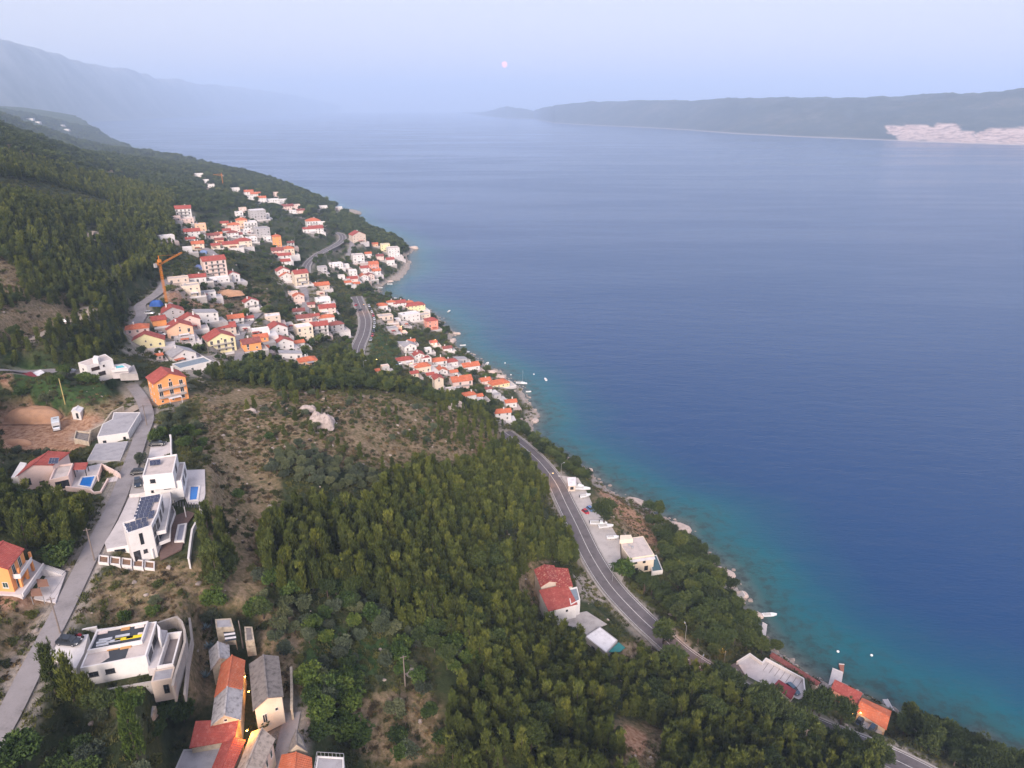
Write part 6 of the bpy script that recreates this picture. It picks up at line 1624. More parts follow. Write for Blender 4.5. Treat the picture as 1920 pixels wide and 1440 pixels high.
# hand-placed plants the photograph singles out: (species, px, py of its foot, scale, label)
SPECIAL = [
 ('darkpine', 1132, 985, 1.85, 'large round dark pine standing in the boat park'),
 ('leafy', 1166, 1082, 1.75, 'big pale-leaved tree in front of the flat-roofed restaurant'),
 ('darkpine', 1243, 1210, 1.35, 'tall dark pine overhanging the coast road edge'),
 ('darkpine', 1535, 1345, 1.55, 'umbrella pine with bare trunk beside the parking deck'),
 ('darkpine', 1575, 1360, 1.5, 'broad dark pine hiding the dull red boathouse roof'),
 ('leafy', 295, 832, 1.15, 'bright green tree over the parked black car'),
 ('olive', 262, 870, 1.1, 'pale blossoming tree between the lane and the stepped villa'),
 ('leafy', 118, 1060, 1.55, 'round dark green tree at the foot of the pine grove'),
 ('pine', 105, 1300, 1.45, 'bushy pine beside the lane below the parked grey car'),
 ('pine', 140, 1318, 1.35, 'second bushy pine below the white single-storey house'),
 ('pine', 172, 1330, 1.2, 'darker bushy pine next to the white house front wall'),
 ('darkpine', 195, 1340, 0.95, 'small dark pine between the bushy pines and the cypress'),
 ('leafy', 246, 1330, 0.95, 'grey-green tree under the stair of the white house'),
 ('leafy', 312, 1345, 1.1, 'round tree below the concrete plant room'),
 ('leafy', 345, 1350, 1.05, 'yellow-green tree beside the round one below the plant room'),
 ('leafy', 235, 1166, 0.62, 'small round bright bush above the white house roof'),
 ('leafy', 290, 1155, 0.6, 'small round bush right of the first above the white house roof'),
 ('leafy', 40, 1440, 1.35, 'large dark green leafy tree beside the lane in the bottom corner'),
 ('olive', 165, 1440, 1.3, 'grey-green bushy tree at the bottom near the stone hut'),
 ('darkpine', 405, 1075, 1.2, 'bright pine beside the curved wall of the solar villa'),
 ('leafy', 405, 1140, 1.2, 'dark round tree above the grey shed'),
 ('leafy', 735, 605, 1.3, 'round green tree beside the upper coast road') ,
 ('leafy', 505, 825, 0.75, 'vivid green bush on the rocky hill'),
 ('leafy', 448, 935, 0.75, 'vivid green bush beside the dry track'),
 ('leafy', 500, 1362, 0.9, 'yellow-green shrubby tree behind the tan barn'),
 ('olive', 742, 1345, 1.15, 'flowering pale bush in the lower dry field'),
 ('leafy', 805, 1345, 0.8, 'bright leafy bush right of the flowering pale one'),
 ('leafy', 670, 1290, 0.85, 'yellow-green sapling among dark bushes'),
 ('olive', 795, 1300, 1.0, 'round grey bush beside the telegraph pole'),
 ('darkpine', 865, 1005, 0.9, 'dark pine in the middle of the young wood'),
]
spec = []
for k, px, py, s_, lab in SPECIAL:
    x, y, z, zc = hit(px, py, 0)
    spec.append((k, x, y, z, px, py, zc, s_, lab))

LBL = {
 'corner': 'dark shore pine in the lower corner wood by the water', 'shorewood': 'dark pine in the steep wood between coast road and beach', 'northshore': 'small dark pine on the verge between road and sea',
 'roadwood': 'young pine in the wood below the coast road bend', 'roadverge': 'dark pine leaning over the lower coast road', 'midgap': 'dark bush at the foot of the young pine wood', 'mainwood': 'young yellow-green pine packed in the large wood on the slope', 'roadsidewood': 'small scattered pine on the slope above the coast road',
 'hillwood': 'dark pine on the hollow behind the rocky hill', 'leftgrove': 'olive-green pine in the dense grove beside the village lane', 'cypressgarden': 'tree in the garden below the white house',
 'gardenpines': 'bright pine beside the curved garden wall', 'olivegrove': 'grey-green olive in the rounded grove on the hill', 'lowergrove': 'dark bush in the grove below the young pine wood',
 'bottomgrove': 'broad leafy tree beside the stone lane', 'bottommix': 'plant scattered in the dry field at the bottom', 'bottomleft': 'leafy tree in the thicket at the bottom of the lane', 'gardens': 'garden tree between the stone huts and the white house',
 'fieldleft': 'low bush in the dry field beside the lane', 'dryslope': 'bush on the stony slope between the two white houses', 'greenslope': 'rounded green tree above the sand pit', 'pitedge': 'green bush on the rim of the sand pit',
 'lanegreen': 'green bush between the lane and the dry track', 'drypath': 'low bush beside the dry footpath', 'ridge': 'low bush scattered over the rocky hill', 'greenfield': 'bush in the green field by the road',
 'village': 'tree growing among the village houses', 'pointwood': 'dark pine on the wooded point', 'leftforest': 'young pine in the wood on the left hillside', 'crest': 'dark bush along the hill crest', 'leftforest_dark': 'dark pine on the far slope',
}
KN = {'pine': ('pine_tree', 'pine tree'), 'darkpine': ('coastal_pine', 'pine tree'), 'olive': ('olive_tree', 'olive tree'), 'leafy': ('leafy_tree', 'tree'), 'shrub': ('shrub', 'shrub'), 'drybush': ('dry_bush', 'bush')}
CAP = {'pine': 290, 'darkpine': 260, 'olive': 200, 'leafy': 200, 'shrub': 290, 'drybush': 160}
def tree_object(k, x, y, z, s_, label, group, v=None):
    r_ = random.Random(int(x * 31 + y * 17))
    cr, tr = PR[k][r_.randrange(len(PR[k]))]
    nm, cat = KN[k]
    sv = (s_ * r_.uniform(.9, 1.12), s_ * r_.uniform(.9, 1.12), s_ * r_.uniform(.88, 1.15))
    if tr is None:
        o = bpy.data.objects.new(nm, cr); link(o); o.location = (x, y, z); o.scale = sv; o.rotation_euler.z = r_.uniform(0, 6.28)
        return tag(o, label, cat, group)
    root = empty(nm, (x, y, z), r_.uniform(0, 6.28), label, cat, group); root.scale = sv
    link(bpy.data.objects.new('trunk', tr), root); link(bpy.data.objects.new('crown', cr), root)
    return root
KADJ = {'pine': ('short young pine', 'young pine', 'tall young pine'), 'darkpine': ('small dark pine', 'dark rounded pine', 'large dark pine'), 'olive': ('small silvery olive tree', 'silvery olive tree', 'broad silvery olive tree'),
        'leafy': ('small leafy tree', 'leafy green tree', 'broad leafy tree'), 'shrub': ('tiny green shrub', 'low green shrub', 'wide green shrub'), 'drybush': ('tiny dry bush', 'dry brown bush', 'wide dry bush')}
rest = []
for k in HT:
    c = [p for p in allp if p[0] == k]
    infr = [p for p in c if -20 < p[4] < 1940 and p[5] < 1500]
    infr.sort(key=lambda p: -p[7] / p[6])
    keep = set(id(p) for p in infr[:CAP[k]])
    infr = infr[:CAP[k]]
    infr.sort(key=lambda p: min(math.hypot(p[4] - l[0], (p[5] - l[1]) * 1.25) for l in LANDM))
    nkey = {}; seen = {}
    for p in infr:
        lab = KADJ[k][0 if p[7] < .78 else (1 if p[7] < 1.02 else 2)] + ' ' + where(p[4], p[5], p[6]); nkey[lab] = nkey.get(lab, 0) + 1
    for p in infr[:CAP[k]]:
        lab = KADJ[k][0 if p[7] < .78 else (1 if p[7] < 1.02 else 2)] + ' ' + where(p[4], p[5], p[6])
        if nkey[lab] > 1:
            seen[lab] = seen.get(lab, 0) + 1
            n_ = seen[lab]
            lab = (ORD[n_ - 1] if n_ <= len(ORD) else 'distant') + ' ' + lab
        tree_object(k, p[1], p[2], p[3] - .1, p[7], lab, LBL[p[8]].replace('dark pine', 'plants').replace('young pine', 'plants'))
    rest += [p for p in c if id(p) not in keep]
for k, x, y, z, px, py, zc, s_, lab in spec:
    tree_object(k, x, y, z - .1, s_, lab, None)

# everything further off or past the count: one object per species, standing where each plant stands
def instancer(name, meshes, P, label_kind='stuff'):
    """P: rows x, y, z, scale, rotation"""
    col = bpy.data.collections.new(name + '_kinds')
    for i, me in enumerate(meshes):
        o = bpy.data.objects.new('%s_kind' % name, me); col.objects.link(o)
    me = bpy.data.meshes.new(name)
    P = np.array(P, float)
    me.vertices.add(len(P)); me.vertices.foreach_set('co', P[:, :3].astype(np.float32).ravel())
    for nm, arr in (('scl', P[:, 3]), ('rot', P[:, 4])):
        a = me.attributes.new(nm, 'FLOAT', 'POINT'); a.data.foreach_set('value', arr.astype(np.float32))
    o = bpy.data.objects.new(name, me); link(o); tag(o, kind='stuff')
    ng = bpy.data.node_groups.new(name, 'GeometryNodeTree')
    ng.interface.new_socket('Geometry', in_out='INPUT', socket_type='NodeSocketGeometry')
    ng.interface.new_socket('Geometry', in_out='OUTPUT', socket_type='NodeSocketGeometry')
    N = ng.nodes.new
    gi = N('NodeGroupInput'); go = N('NodeGroupOutput'); iop = N('GeometryNodeInstanceOnPoints'); ci = N('GeometryNodeCollectionInfo')
    ci.inputs['Collection'].default_value = col; ci.inputs['Separate Children'].default_value = True; ci.inputs['Reset Children'].default_value = True
    iop.inputs['Pick Instance'].default_value = True
    a1 = N('GeometryNodeInputNamedAttribute'); a1.data_type = 'FLOAT'; a1.inputs['Name'].default_value = 'scl'
    a2 = N('GeometryNodeInputNamedAttribute'); a2.data_type = 'FLOAT'; a2.inputs['Name'].default_value = 'rot'
    cx = N('ShaderNodeCombineXYZ'); ri = N('FunctionNodeRandomValue'); ri.data_type = 'INT'
    ri.inputs['Min'].default_value = 0
    for s_ in ri.inputs:
        if s_.name == 'Max' and s_.type == 'INT': s_.default_value = len(meshes) - 1
        if s_.name == 'Min' and s_.type == 'INT': s_.default_value = 0
    L = ng.links.new
    L(gi.outputs[0], iop.inputs['Points']); L(ci.outputs[0], iop.inputs['Instance'])
    L(a1.outputs[0], iop.inputs['Scale']); L(a2.outputs[0], cx.inputs[2]); L(cx.outputs[0], iop.inputs['Rotation'])
    for s_ in ri.outputs:
        if s_.type == 'INT' and s_.enabled: L(s_, iop.inputs['Instance Index'])
    L(iop.outputs[0], go.inputs[0])
    md = o.modifiers.new('scatter', 'NODES'); md.node_group = ng
    return o
NM = {'pine': 'pine_wood', 'darkpine': 'coastal_wood', 'olive': 'olive_grove', 'leafy': 'leafy_thicket', 'shrub': 'shrubland', 'drybush': 'dry_scrubland'}
r_ = random.Random(3)
for k in HT:
    near = [(p[1], p[2], p[3] - .15, p[7], r_.uniform(0, 6.28)) for p in rest if p[0] == k and p[6] < 330]
    farr = [(p[1], p[2], p[3] - .15, p[7], r_.uniform(0, 6.28)) for p in rest if p[0] == k and p[6] >= 330]
    if near: instancer(NM[k], [c for c, t in PR[k]], near)
    if farr: instancer('far_' + NM[k], LOW[k], farr)
# low ground cover: tussocks, scrub and stones
def tuft_mesh(seed, m, n=14, L=.32, w=.05):
    nr.seed(seed)
    c = np.stack([nr.normal(0, .35, n), nr.normal(0, .35, n), np.zeros(n)], 1)
    return tri_cloud('tussock', c, np.tile([0, 0, 1.0], (n, 1)), nr.uniform(.2, .8, n), 7, L, w, .55, m, .2)
def stone_mesh(seed, r=.5):
    rs = np.random.RandomState(seed)
    bm = bmesh.new(); bmesh.ops.create_icosphere(bm, subdivisions=2, radius=r)
    for v in bm.verts: v.co = Vector((v.co.x * 1.25, v.co.y, v.co.z * .7)) * (1 + rs.uniform(-.22, .22))
    me = bpy.data.meshes.new('stone'); bm.to_mesh(me); bm.free(); me.materials.append(M_STONE); return me
M_STONE = mat('pale_limestone', (0.34, 0.28, 0.245), 0.95, 0.22, 1.2, rndv=.25)
tz = {'green': [], 'dry': [], 'stone': []}
for rmin, rmax, sp_ in ((70, 330, 1.75), (330, 650, 3.4)):
    x, y = scatter(sp_, rmin, rmax, 99 + rmax)
    z = ground_np(x, y); k = (ground_np(x, y, SDN) > 1.5) & (ground_np(x, y, ROADD) > .6)
    x, y, z = x[k], y[k], z[k]; px, py, zc = proj(x, y, z)
    k = (px > -30) & (px < 1950) & (py < 1480); x, y, z, px, py = x[k], y[k], z[k], px[k], py[k]
    k = ~blocked(x, y, .3)
    for op in OPEN[6:7] : k &= ~inside(px, py, op)
    x, y, z, px, py = x[k], y[k], z[k], px[k], py[k]
    dr_ = np.zeros(len(x), bool)
    for p_ in DRY: dr_ |= inside(px, py, p_)
    nn_ = vnoise(x / 7, y / 7, 41)
    for i in range(len(x)):
        u_ = r_.random()
        row = (x[i], y[i], z[i] - .04, r_.uniform(.7, 1.7) * (sp_ / 1.75) ** .7, r_.uniform(0, 6.28))
        if u_ < 0.06 * (1.6 if dr_[i] else .5): tz['stone'].append((*row[:3], r_.uniform(.25, 1.15) ** 2.0, row[4]))
        elif nn_[i] < 0.30: continue
        elif dr_[i] and u_ < 0.72: tz['dry'].append(row)
        else: tz['green'].append(row)
M_TUS = leaf_mat('green_tussock', (0.030, 0.042, 0.014), (0.076, 0.088, 0.028), (0.145, 0.138, 0.050))
M_TUD = leaf_mat('straw_tussock', (0.065, 0.052, 0.026), (0.14, 0.105, 0.058), (0.26, 0.195, 0.12))
instancer('ground_cover', [tuft_mesh(200 + i, M_TUS, 16, .42, .075) for i in range(3)], tz['green'])
instancer('dry_grass', [tuft_mesh(210 + i, M_TUD, 16, .32, .06) for i in range(3)], tz['dry'])
instancer('scattered_stones', [stone_mesh(i) for i in range(3)], tz['stone'])
# stones along the waterline
sh = []
for i in range(len(COAST) - 1):
    a = COAST[i]; b = COAST[i + 1]; L_ = math.hypot(b[0] - a[0], b[1] - a[1])
    if a[1] > 1300: break
    for j in range(int(L_ * 1.5)):
        t = r_.random(); off = r_.gauss(1.0, 2.2)
        nx, ny = -(b[1] - a[1]) / L_, (b[0] - a[0]) / L_
        x = a[0] + (b[0] - a[0]) * t + nx * off; y = a[1] + (b[1] - a[1]) * t + ny * off
        sh.append((x, y, max(ground(x, y), -.15), r_.uniform(.4, 1.5) ** 1.7, r_.uniform(0, 6.28)))
instancer('shore_stones', [stone_mesh(10 + i) for i in range(3)], sh)
# ---------------------------------------------------------------- vehicles
tyre = mat('tyre_rubber', (0.02, 0.02, 0.02), 0.9, 0.1)
hub = mat('wheel_hub', (0.4, 0.4, 0.42), 0.4, 0.05, 1, .7)
lampm = mat('lamp_glass', (0.7, 0.7, 0.68), 0.2, 0.02)
def car_paint(n, c): return mat('car_paint_' + n, c, 0.28, 0.04, 1.0, 0.25, 0.6)
def loft(secs, mi=0):
    """secs: list of rings with the same number of points"""
    mb = MB(); n = len(secs[0]); vs = [p for s_ in secs for p in s_]
    fs = []
    for k in range(len(secs) - 1):
        for i in range(n):
            j = (i + 1) % n; fs.append((k * n + i, (k + 1) * n + i, (k + 1) * n + j, k * n + j))
    fs.append(tuple(range(n))); fs.append(tuple((len(secs) - 1) * n + i for i in range(n))[::-1])
    mb.add(vs, fs, mi); return mb
def car(px, py, ang, colname, col, label, L=4.3, z=None, kind='hatch', group=None):
    if z is None: x, y, zg, zc = hit(px, py, 0)
    else: (x, y), zg = unproj(px, py, z), z
    if isinstance(ang, tuple):      # direction it points in the photograph
        q0 = unproj(px, py, zg); q1 = unproj(px + ang[0], py + ang[1], zg); ang = math.degrees(math.atan2(q1[1] - q0[1], q1[0] - q0[0]))
    W_ = 1.78
    root = empty('parked_car', (x, y, zg + 0.03), R(ang), label, 'car', group)
    def sec(xx, lo, hi, w, ch=.12): return [(xx, -w, lo), (xx, w, lo), (xx, w + .02, (lo + hi) / 2), (xx, w - ch, hi), (xx, -w + ch, hi), (xx, -w - .02, (lo + hi) / 2)]
    h2 = L / 2; w = W_ / 2
    loft([sec(-h2, .32, .78, w * .82), sec(-h2 + .18, .2, .92, w * .95), sec(-h2 + .9, .18, .98, w), sec(h2 - 1.5, .18, .96, w), sec(h2 - .5, .2, .80, w * .96), sec(h2, .3, .62, w * .80)]).build('body', car_paint(colname, col), root)
    a0, a1 = (-h2 + .35, h2 - 1.35) if kind == 'hatch' else (-h2 + .75, h2 - 1.4)
    top = 1.46 if kind != 'suv' else 1.66
    loft([[(x_, -y_, z_) for x_, y_, z_ in ((a0, w * .86, .9), (a0 + .05, w * .86, .92), (a0 + .3, w * .70, top - .06), (a0 + .28, w * .70, top - .05))], [(x_, y_, z_) for x_, y_, z_ in ((a0, w * .86, .9), (a0 + .05, w * .86, .92), (a0 + .3, w * .70, top - .06), (a0 + .28, w * .70, top - .05))]])
    g_ = MB(); g_.add([(a0, -w * .88, .93), (a1 + .35, -w * .88, .93), (a1 + .35, w * .88, .93), (a0, w * .88, .93), (a0 + .35, -w * .70, top - .05), (a1 - .35, -w * .70, top - .03), (a1 - .35, w * .70, top - .03), (a0 + .35, w * .70, top - .05)],
        [(0,3,2,1),(4,5,6,7),(0,1,5,4),(1,2,6,5),(2,3,7,6),(3,0,4,7)]); g_.build('glasshouse', glass, root)
    MB().box(a0 + .38, a1 - .38, -w * .69, w * .69, top - .045, top + .015).build('roof_panel', car_paint(colname, col), root)
    for sx in (-h2 + .8, h2 - .85):
        for sy in (-1, 1):
            wmb = MB().tube([(sx, sy * (w - .2), .31), (sx, sy * (w + .01), .31)], [.31, .31], 12)
            wh = wmb.build('wheel', tyre, root)
            MB().tube([(sx, sy * (w + .012), .31), (sx, sy * (w + .025), .31)], [.18, .17], 8).build('hubcap', hub, wh)
    for sy in (-1, 1): MB().box(h2 - .12, h2 + .01, sy * .62 - .16, sy * .62 + .16, .55, .68).build('headlight', lampm, root)
    return root
CARS = [
 (130,1206,(10,1),'charcoal',(0.028,0.034,0.045),'dark grey hatchback parked on the white house yard',78.03,4.4,'hatch'),
 (296,835,8,'black',(0.012,0.012,0.014),'black car parked under the bright green tree',78.6,4.5,'hatch'),
 (262,888,(10,-1),'black',(0.012,0.012,0.014),'black car half under the pale tree beside the stepped villa',79.28,4.3,'hatch'),
 (259,908,(1,12),'navy',(0.020,0.035,0.060),'dark blue car parked end-on beside the stepped villa',79.28,4.4,'suv'),
 (129,697,5,'silver',(0.35,0.36,0.38),'silver car at the end of the terrace lane',None,4.4,'hatch'),
 (1486,1294,(11,10),'steel_blue',(0.07,0.12,0.17),'steel blue car behind the maroon-roofed shed',13.25,4.6,'hatch'),
 (1610,1357,(-7,11),'navy',(0.020,0.035,0.060),'dark blue car nearest the lit entrance by the sea',7.65,4.3,'suv'),
 (1634,1371,(-7,11),'navy_estate',(0.025,0.045,0.075),'long navy estate car with a bright windscreen by the sea houses',7.65,4.9,'suv'),
 (1368,1261,-8,'black',(0.012,0.012,0.014),'black car in the dark corner of the deck approach',13.05,4.3,'hatch'),
 (1098,962,-60,'red',(0.45,0.02,0.03),'small red car beside the round pine in the boat park',None,3.8,'hatch'),
 (1107,957,-60,'light_blue',(0.12,0.22,0.42),'light blue car half behind the round pine',None,4.2,'hatch'),
 (280,589,8,'white',(0.62,0.62,0.64),'white van by the blue tarpaulin in the village',None,4.8,'suv'),
 (303,628,0,'white',(0.62,0.62,0.64),'white car between the coral and the peach houses',None,4.3,'hatch'),
 (748,683,5,'white',(0.62,0.62,0.64),'white car on the paved yard above the shore',None,4.3,'hatch'),
 (745,688,5,'light_blue',(0.12,0.22,0.42),'pale blue car on the paved yard above the shore',None,4.3,'hatch'),
 (668,573,80,'red',(0.45,0.02,0.03),'red car driving on the upper coast road',25.2,4.2,'hatch'),
 (676,582,80,'charcoal',(0.028,0.034,0.045),'dark car behind the red one on the coast road',25.6,4.2,'hatch'),
 (617,634,10,'black',(0.012,0.012,0.014),'dark car below the three-storey white house',None,4.2,'hatch'),
 (612,617,10,'navy',(0.020,0.035,0.060),'dark car beside the three-storey white house',None,4.2,'hatch'),
 (121,605,20,'white',(0.62,0.62,0.64),'white car on the hillside track',None,4.2,'hatch'),
]
for px, py, an, cn_, cc_, lab, z, L_, kd in CARS: car(px, py, an, cn_, cc_, lab, L_, z, kd)
words_ = ['first', 'second', 'third', 'fourth', 'fifth', 'sixth', 'seventh', 'eighth', 'ninth', 'tenth']
rowc = [('white',(0.62,0.62,0.64)),('charcoal',(0.028,0.034,0.045)),('white',(0.62,0.62,0.64)),('red',(0.45,0.02,0.03)),('white',(0.62,0.62,0.64)),('silver',(0.35,0.36,0.38)),('white',(0.62,0.62,0.64)),('navy',(0.02,0.035,0.06)),('red',(0.45,0.02,0.03)),('silver',(0.35,0.36,0.38))]
cp_ = ROADW['upper_coast_road'][1]
for k in range(10):
    i_ = int(len(cp_) * (.22 + .60 * k / 10)); p0 = cp_[i_]; p1 = cp_[i_ + 1]
    d_ = p1 - p0; a_ = math.atan2(d_[1], d_[0]); nxx, nyy = -d_[1] / math.hypot(d_[0], d_[1]), d_[0] / math.hypot(d_[0], d_[1])
    ppx, ppy, _ = proj(p0[0] + nxx * 6.4, p0[1] + nyy * 6.4, p0[2])
    car(ppx, ppy, math.degrees(a_), rowc[k][0], rowc[k][1], '%s car, %s one from the top of the row along the upper coast road' % (rowc[k][0].replace('charcoal', 'dark'), words_[k]), 4.2, p0[2] + .1, 'hatch', 'cars parked in a row along the upper coast road')
# camper van
x, y = unproj(107, 803, 74.0)
cv = empty('camper_van', (x, y, 74.0), R(-58), 'white camper van parked on the orange sand pit', 'camper van')
cw = car_paint('camper_white', (0.74, 0.76, 0.78))
MB().box(-3.0, 1.4, -1.12, 1.12, .55, 2.9).box(1.401, 2.3, -1.1, 1.1, 1.75, 2.8).build('living_cabin', cw, cv)
loft([[(1.402, -1.0, .5), (1.402, 1.0, .5), (1.402, 1.0, 1.74), (1.402, -1.0, 1.74)], [(2.4, -1.0, .45), (2.4, 1.0, .45), (2.4, .9, 1.5), (2.4, -.9, 1.5)], [(3.1, -.95, .45), (3.1, .95, .45), (3.1, .85, 1.05), (3.1, -.85, 1.05)]]).build('cab', cw, cv)
MB().add([(2.12, -.85, 1.735), (2.12, .85, 1.735), (2.62, .82, 1.40), (2.62, -.82, 1.40)], [(0, 1, 2, 3)]).build('windscreen', glass, cv)
MB().box(-1.6, -.6, -.5, .5, 2.901, 3.02).build('roof_hatch', metal, cv)
MB().box(-.1, 1.0, -1.15, -1.121, 1.5, 2.1).build('side_window', glass, cv)
for sx in (-1.9, 2.3):
    for sy in (-1, 1): MB().tube([(sx, sy * .9, .38), (sx, sy * 1.1, .38)], [.38, .38], 12).build('wheel', tyre, cv)
# red motorcycle
x, y = unproj(149, 1196, 78.0)
mc = empty('motorcycle', (x, y, 78.03), R(-8), 'dark red motorcycle behind the grey hatchback', 'motorcycle')
rp_ = car_paint('dark_red', (0.22, 0.01, 0.02))
for sx in (-.7, .7): MB().tube([(sx, -.07, .32), (sx, .07, .32)], [.32, .32], 12).build('wheel', tyre, mc)
loft([[(-.5, -.12, .5), (-.5, .12, .5), (-.5, .1, .85), (-.5, -.1, .85)], [(.3, -.2, .45), (.3, .2, .45), (.3, .17, 1.0), (.3, -.17, 1.0)], [(.62, -.1, .6), (.62, .1, .6), (.62, .08, .95), (.62, -.08, .95)]]).build('body', rp_, mc)
MB().bar((.5, -.36, 1.08), (.5, .36, 1.08), .04).bar((.5, 0, 1.06), (.7, 0, .35), .06).build('handlebar', darkm, mc)
MB().box(-.85, -.05, -.13, .13, .853, .95).build('seat', tyre, mc)

# ---------------------------------------------------------------- boats
hullw = mat('boat_white', (0.78, 0.78, 0.78), 0.35, 0.04, 1, 0, .5)
deckm = mat('boat_deck', (0.55, 0.52, 0.48), 0.7, .08, 2)
def boat(x, y, z, ang, L, label, kind='motor', group=None, nm=None, cover=None):
    root = empty(nm or {'motor': 'motorboat', 'sail': 'sailing_boat', 'row': 'rowing_boat'}[kind], (x, y, z), R(ang), label, 'boat', group)
    B = L * .19; secs = []
    for t in (-.5, -.3, 0, .22, .38, .47, .5):
        f = 1.0 if t < .1 else max(.05, 1 - ((t - .1) / .42) ** 1.9)
        b_ = B * f * (.92 if t < -.4 else 1); lo = -.35 + (.25 * max(0, t - .1) / .4) ** 1
        secs.append([(t * L, -b_ * .55, lo * .9), (t * L, 0, lo), (t * L, b_ * .55, lo * .9), (t * L, b_, .45 + .35 * max(0, t)), (t * L, b_ * .86, .50 + .35 * max(0, t)), (t * L, -b_ * .86, .50 + .35 * max(0, t)), (t * L, -b_, .45 + .35 * max(0, t))])
    loft(secs).build('hull', cover or hullw, root)
    MB().box(-L * .44, L * .08, -B * .70, B * .70, .505, .53).build('cockpit_floor', deckm if cover is None else cover, root)
    if kind == 'motor':
        MB().add([(L * .08, -B * .7, .54), (L * .08, B * .7, .54), (L * .28, B * .42, .6), (L * .28, -B * .42, .6), (L * .09, -B * .62, .98), (L * .09, B * .62, .98), (L * .2, B * .4, .98), (L * .2, -B * .4, .98)], [(0,3,2,1),(4,5,6,7),(0,1,5,4),(1,2,6,5),(2,3,7,6),(3,0,4,7)]).build('cuddy', hullw, root)
        MB().add([(L * .07, -B * .6, .99), (L * .07, B * .6, .99), (L * .03, B * .6, 1.35), (L * .03, -B * .6, 1.35)], [(0, 1, 2, 3), (3, 2, 1, 0)]).build('windscreen', glass, root)
        MB().box(-L * .54, -L * .49, -.2, .2, -.1, .95).build('outboard_motor', darkm, root)
    elif kind == 'sail':
        MB().box(-L * .05, L * .25, -B * .5, B * .5, .54, .95).build('cabin', hullw, root)
        MB().tube([(L * .1, 0, .955), (L * .1, 0, L * 1.25)], [.07, .04], 6).build('mast', metal, root)
        MB().bar((L * .1, 0, 1.5), (-L * .35, 0, 1.45), .14).build('boom', deckm, root)
        for q_ in ((L * .48, 0), (-L * .45, 0)): MB().bar((*q_, .6), (L * .1, 0, L * 1.2), .025).build('stay', metal, root)
    else:
        for t in (-.25, .0): MB().box(t * L - .12, t * L + .12, -B * .8, B * .8, .54, .60).build('thwart', deckm, root)
    return root
for px, py, an, L_, lab, kd in ((1082,913,-12,5.6,'white motorboat with dark windscreen beside the kiosk','motor'), (1092,918,-8,6.6,'long white covered boat on land, second from the kiosk','row'), (1097,932,22,5.0,'white open boat with blue cockpit on the gravel park','motor'),
    (1122,983,-4,6.6,'white motorboat, upper of two below the round pine','motor'), (1136,989,8,5.8,'white covered boat, lower of two below the round pine','row'), (1149,1010,4,4.6,'small white dinghy near the restaurant corner','row')):
    x, y = unproj(px, py, 21.0); b_ = boat(x, y, 21.45, an, L_, lab, kd)
    tr_ = MB().box(-L_ * .3, L_ * .3, -.08, .08, -.40, -.3).box(-L_ * .25, -L_ * .2, -.6, .6, -.45, -.32).box(L_ * .2, L_ * .25, -.6, .6, -.45, -.32); tr_.build('cradle', darkm, b_)
for px, py, an, L_, lab, kd in ((1443,1154,4,5.2,'white open boat moored off the isolated concrete block','row'), (978,719,-12,7.5,'white sailing boat with bare mast moored off the village','sail'), (1023,712,100,4.2,'small white boat furthest out in the bay','row'),
    (868,648,10,4.6,'white boat moored off the short pier','row'), (874,661,25,5.6,'white motorboat just below the short pier','motor'), (842,584,70,5.2,'white boat alone off the salmon house','motor'), (914,682,80,5.0,'small boat near the grey shore roof','motor'),
    (722,557,5,5.2,'white boat in the bay left of the waterside row','row'), (738,560,12,6.0,'white motorboat in the bay near the waterside row','motor'), (731,533,-8,5.4,'white boat by the little bay pier','row'), (713,540,0,5.0,'white boat under the dark trees of the bay','row'),
    (991,735,0,3.4,'small white dinghy above the cove','row'), (703,530,-10,6.5,'long white boat tied to the bay shore','motor')):
    x, y = unproj(px, py, 0); boat(x, y, .05, an, L_, lab, kd)
for px, py, lab in ((1634,1229,'white buoy furthest out off the parking deck'), (1571,1222,'white buoy off the parking deck nearer the shore'), (947,681,'white buoy off the grey shore roof'), (958,703,'white buoy inshore of the sailing boat'), (1001,702,'tiny white buoy beyond the sailing boat')):
    x, y = unproj(px, py, 0); bu = empty('buoy', (x, y, 0), 0, lab, 'buoy')
    bm = bmesh.new(); bmesh.ops.create_uvsphere(bm, u_segments=12, v_segments=8, radius=.45); me = bpy.data.meshes.new('float'); bm.to_mesh(me); bm.free(); me.materials.append(hullw)
    link(bpy.data.objects.new('float', me), bu).location = (0, 0, .1)
    MB().tube([(0, 0, .5), (0, 0, .9)], [.06, .05], 6).build('ring_post', darkm, bu)

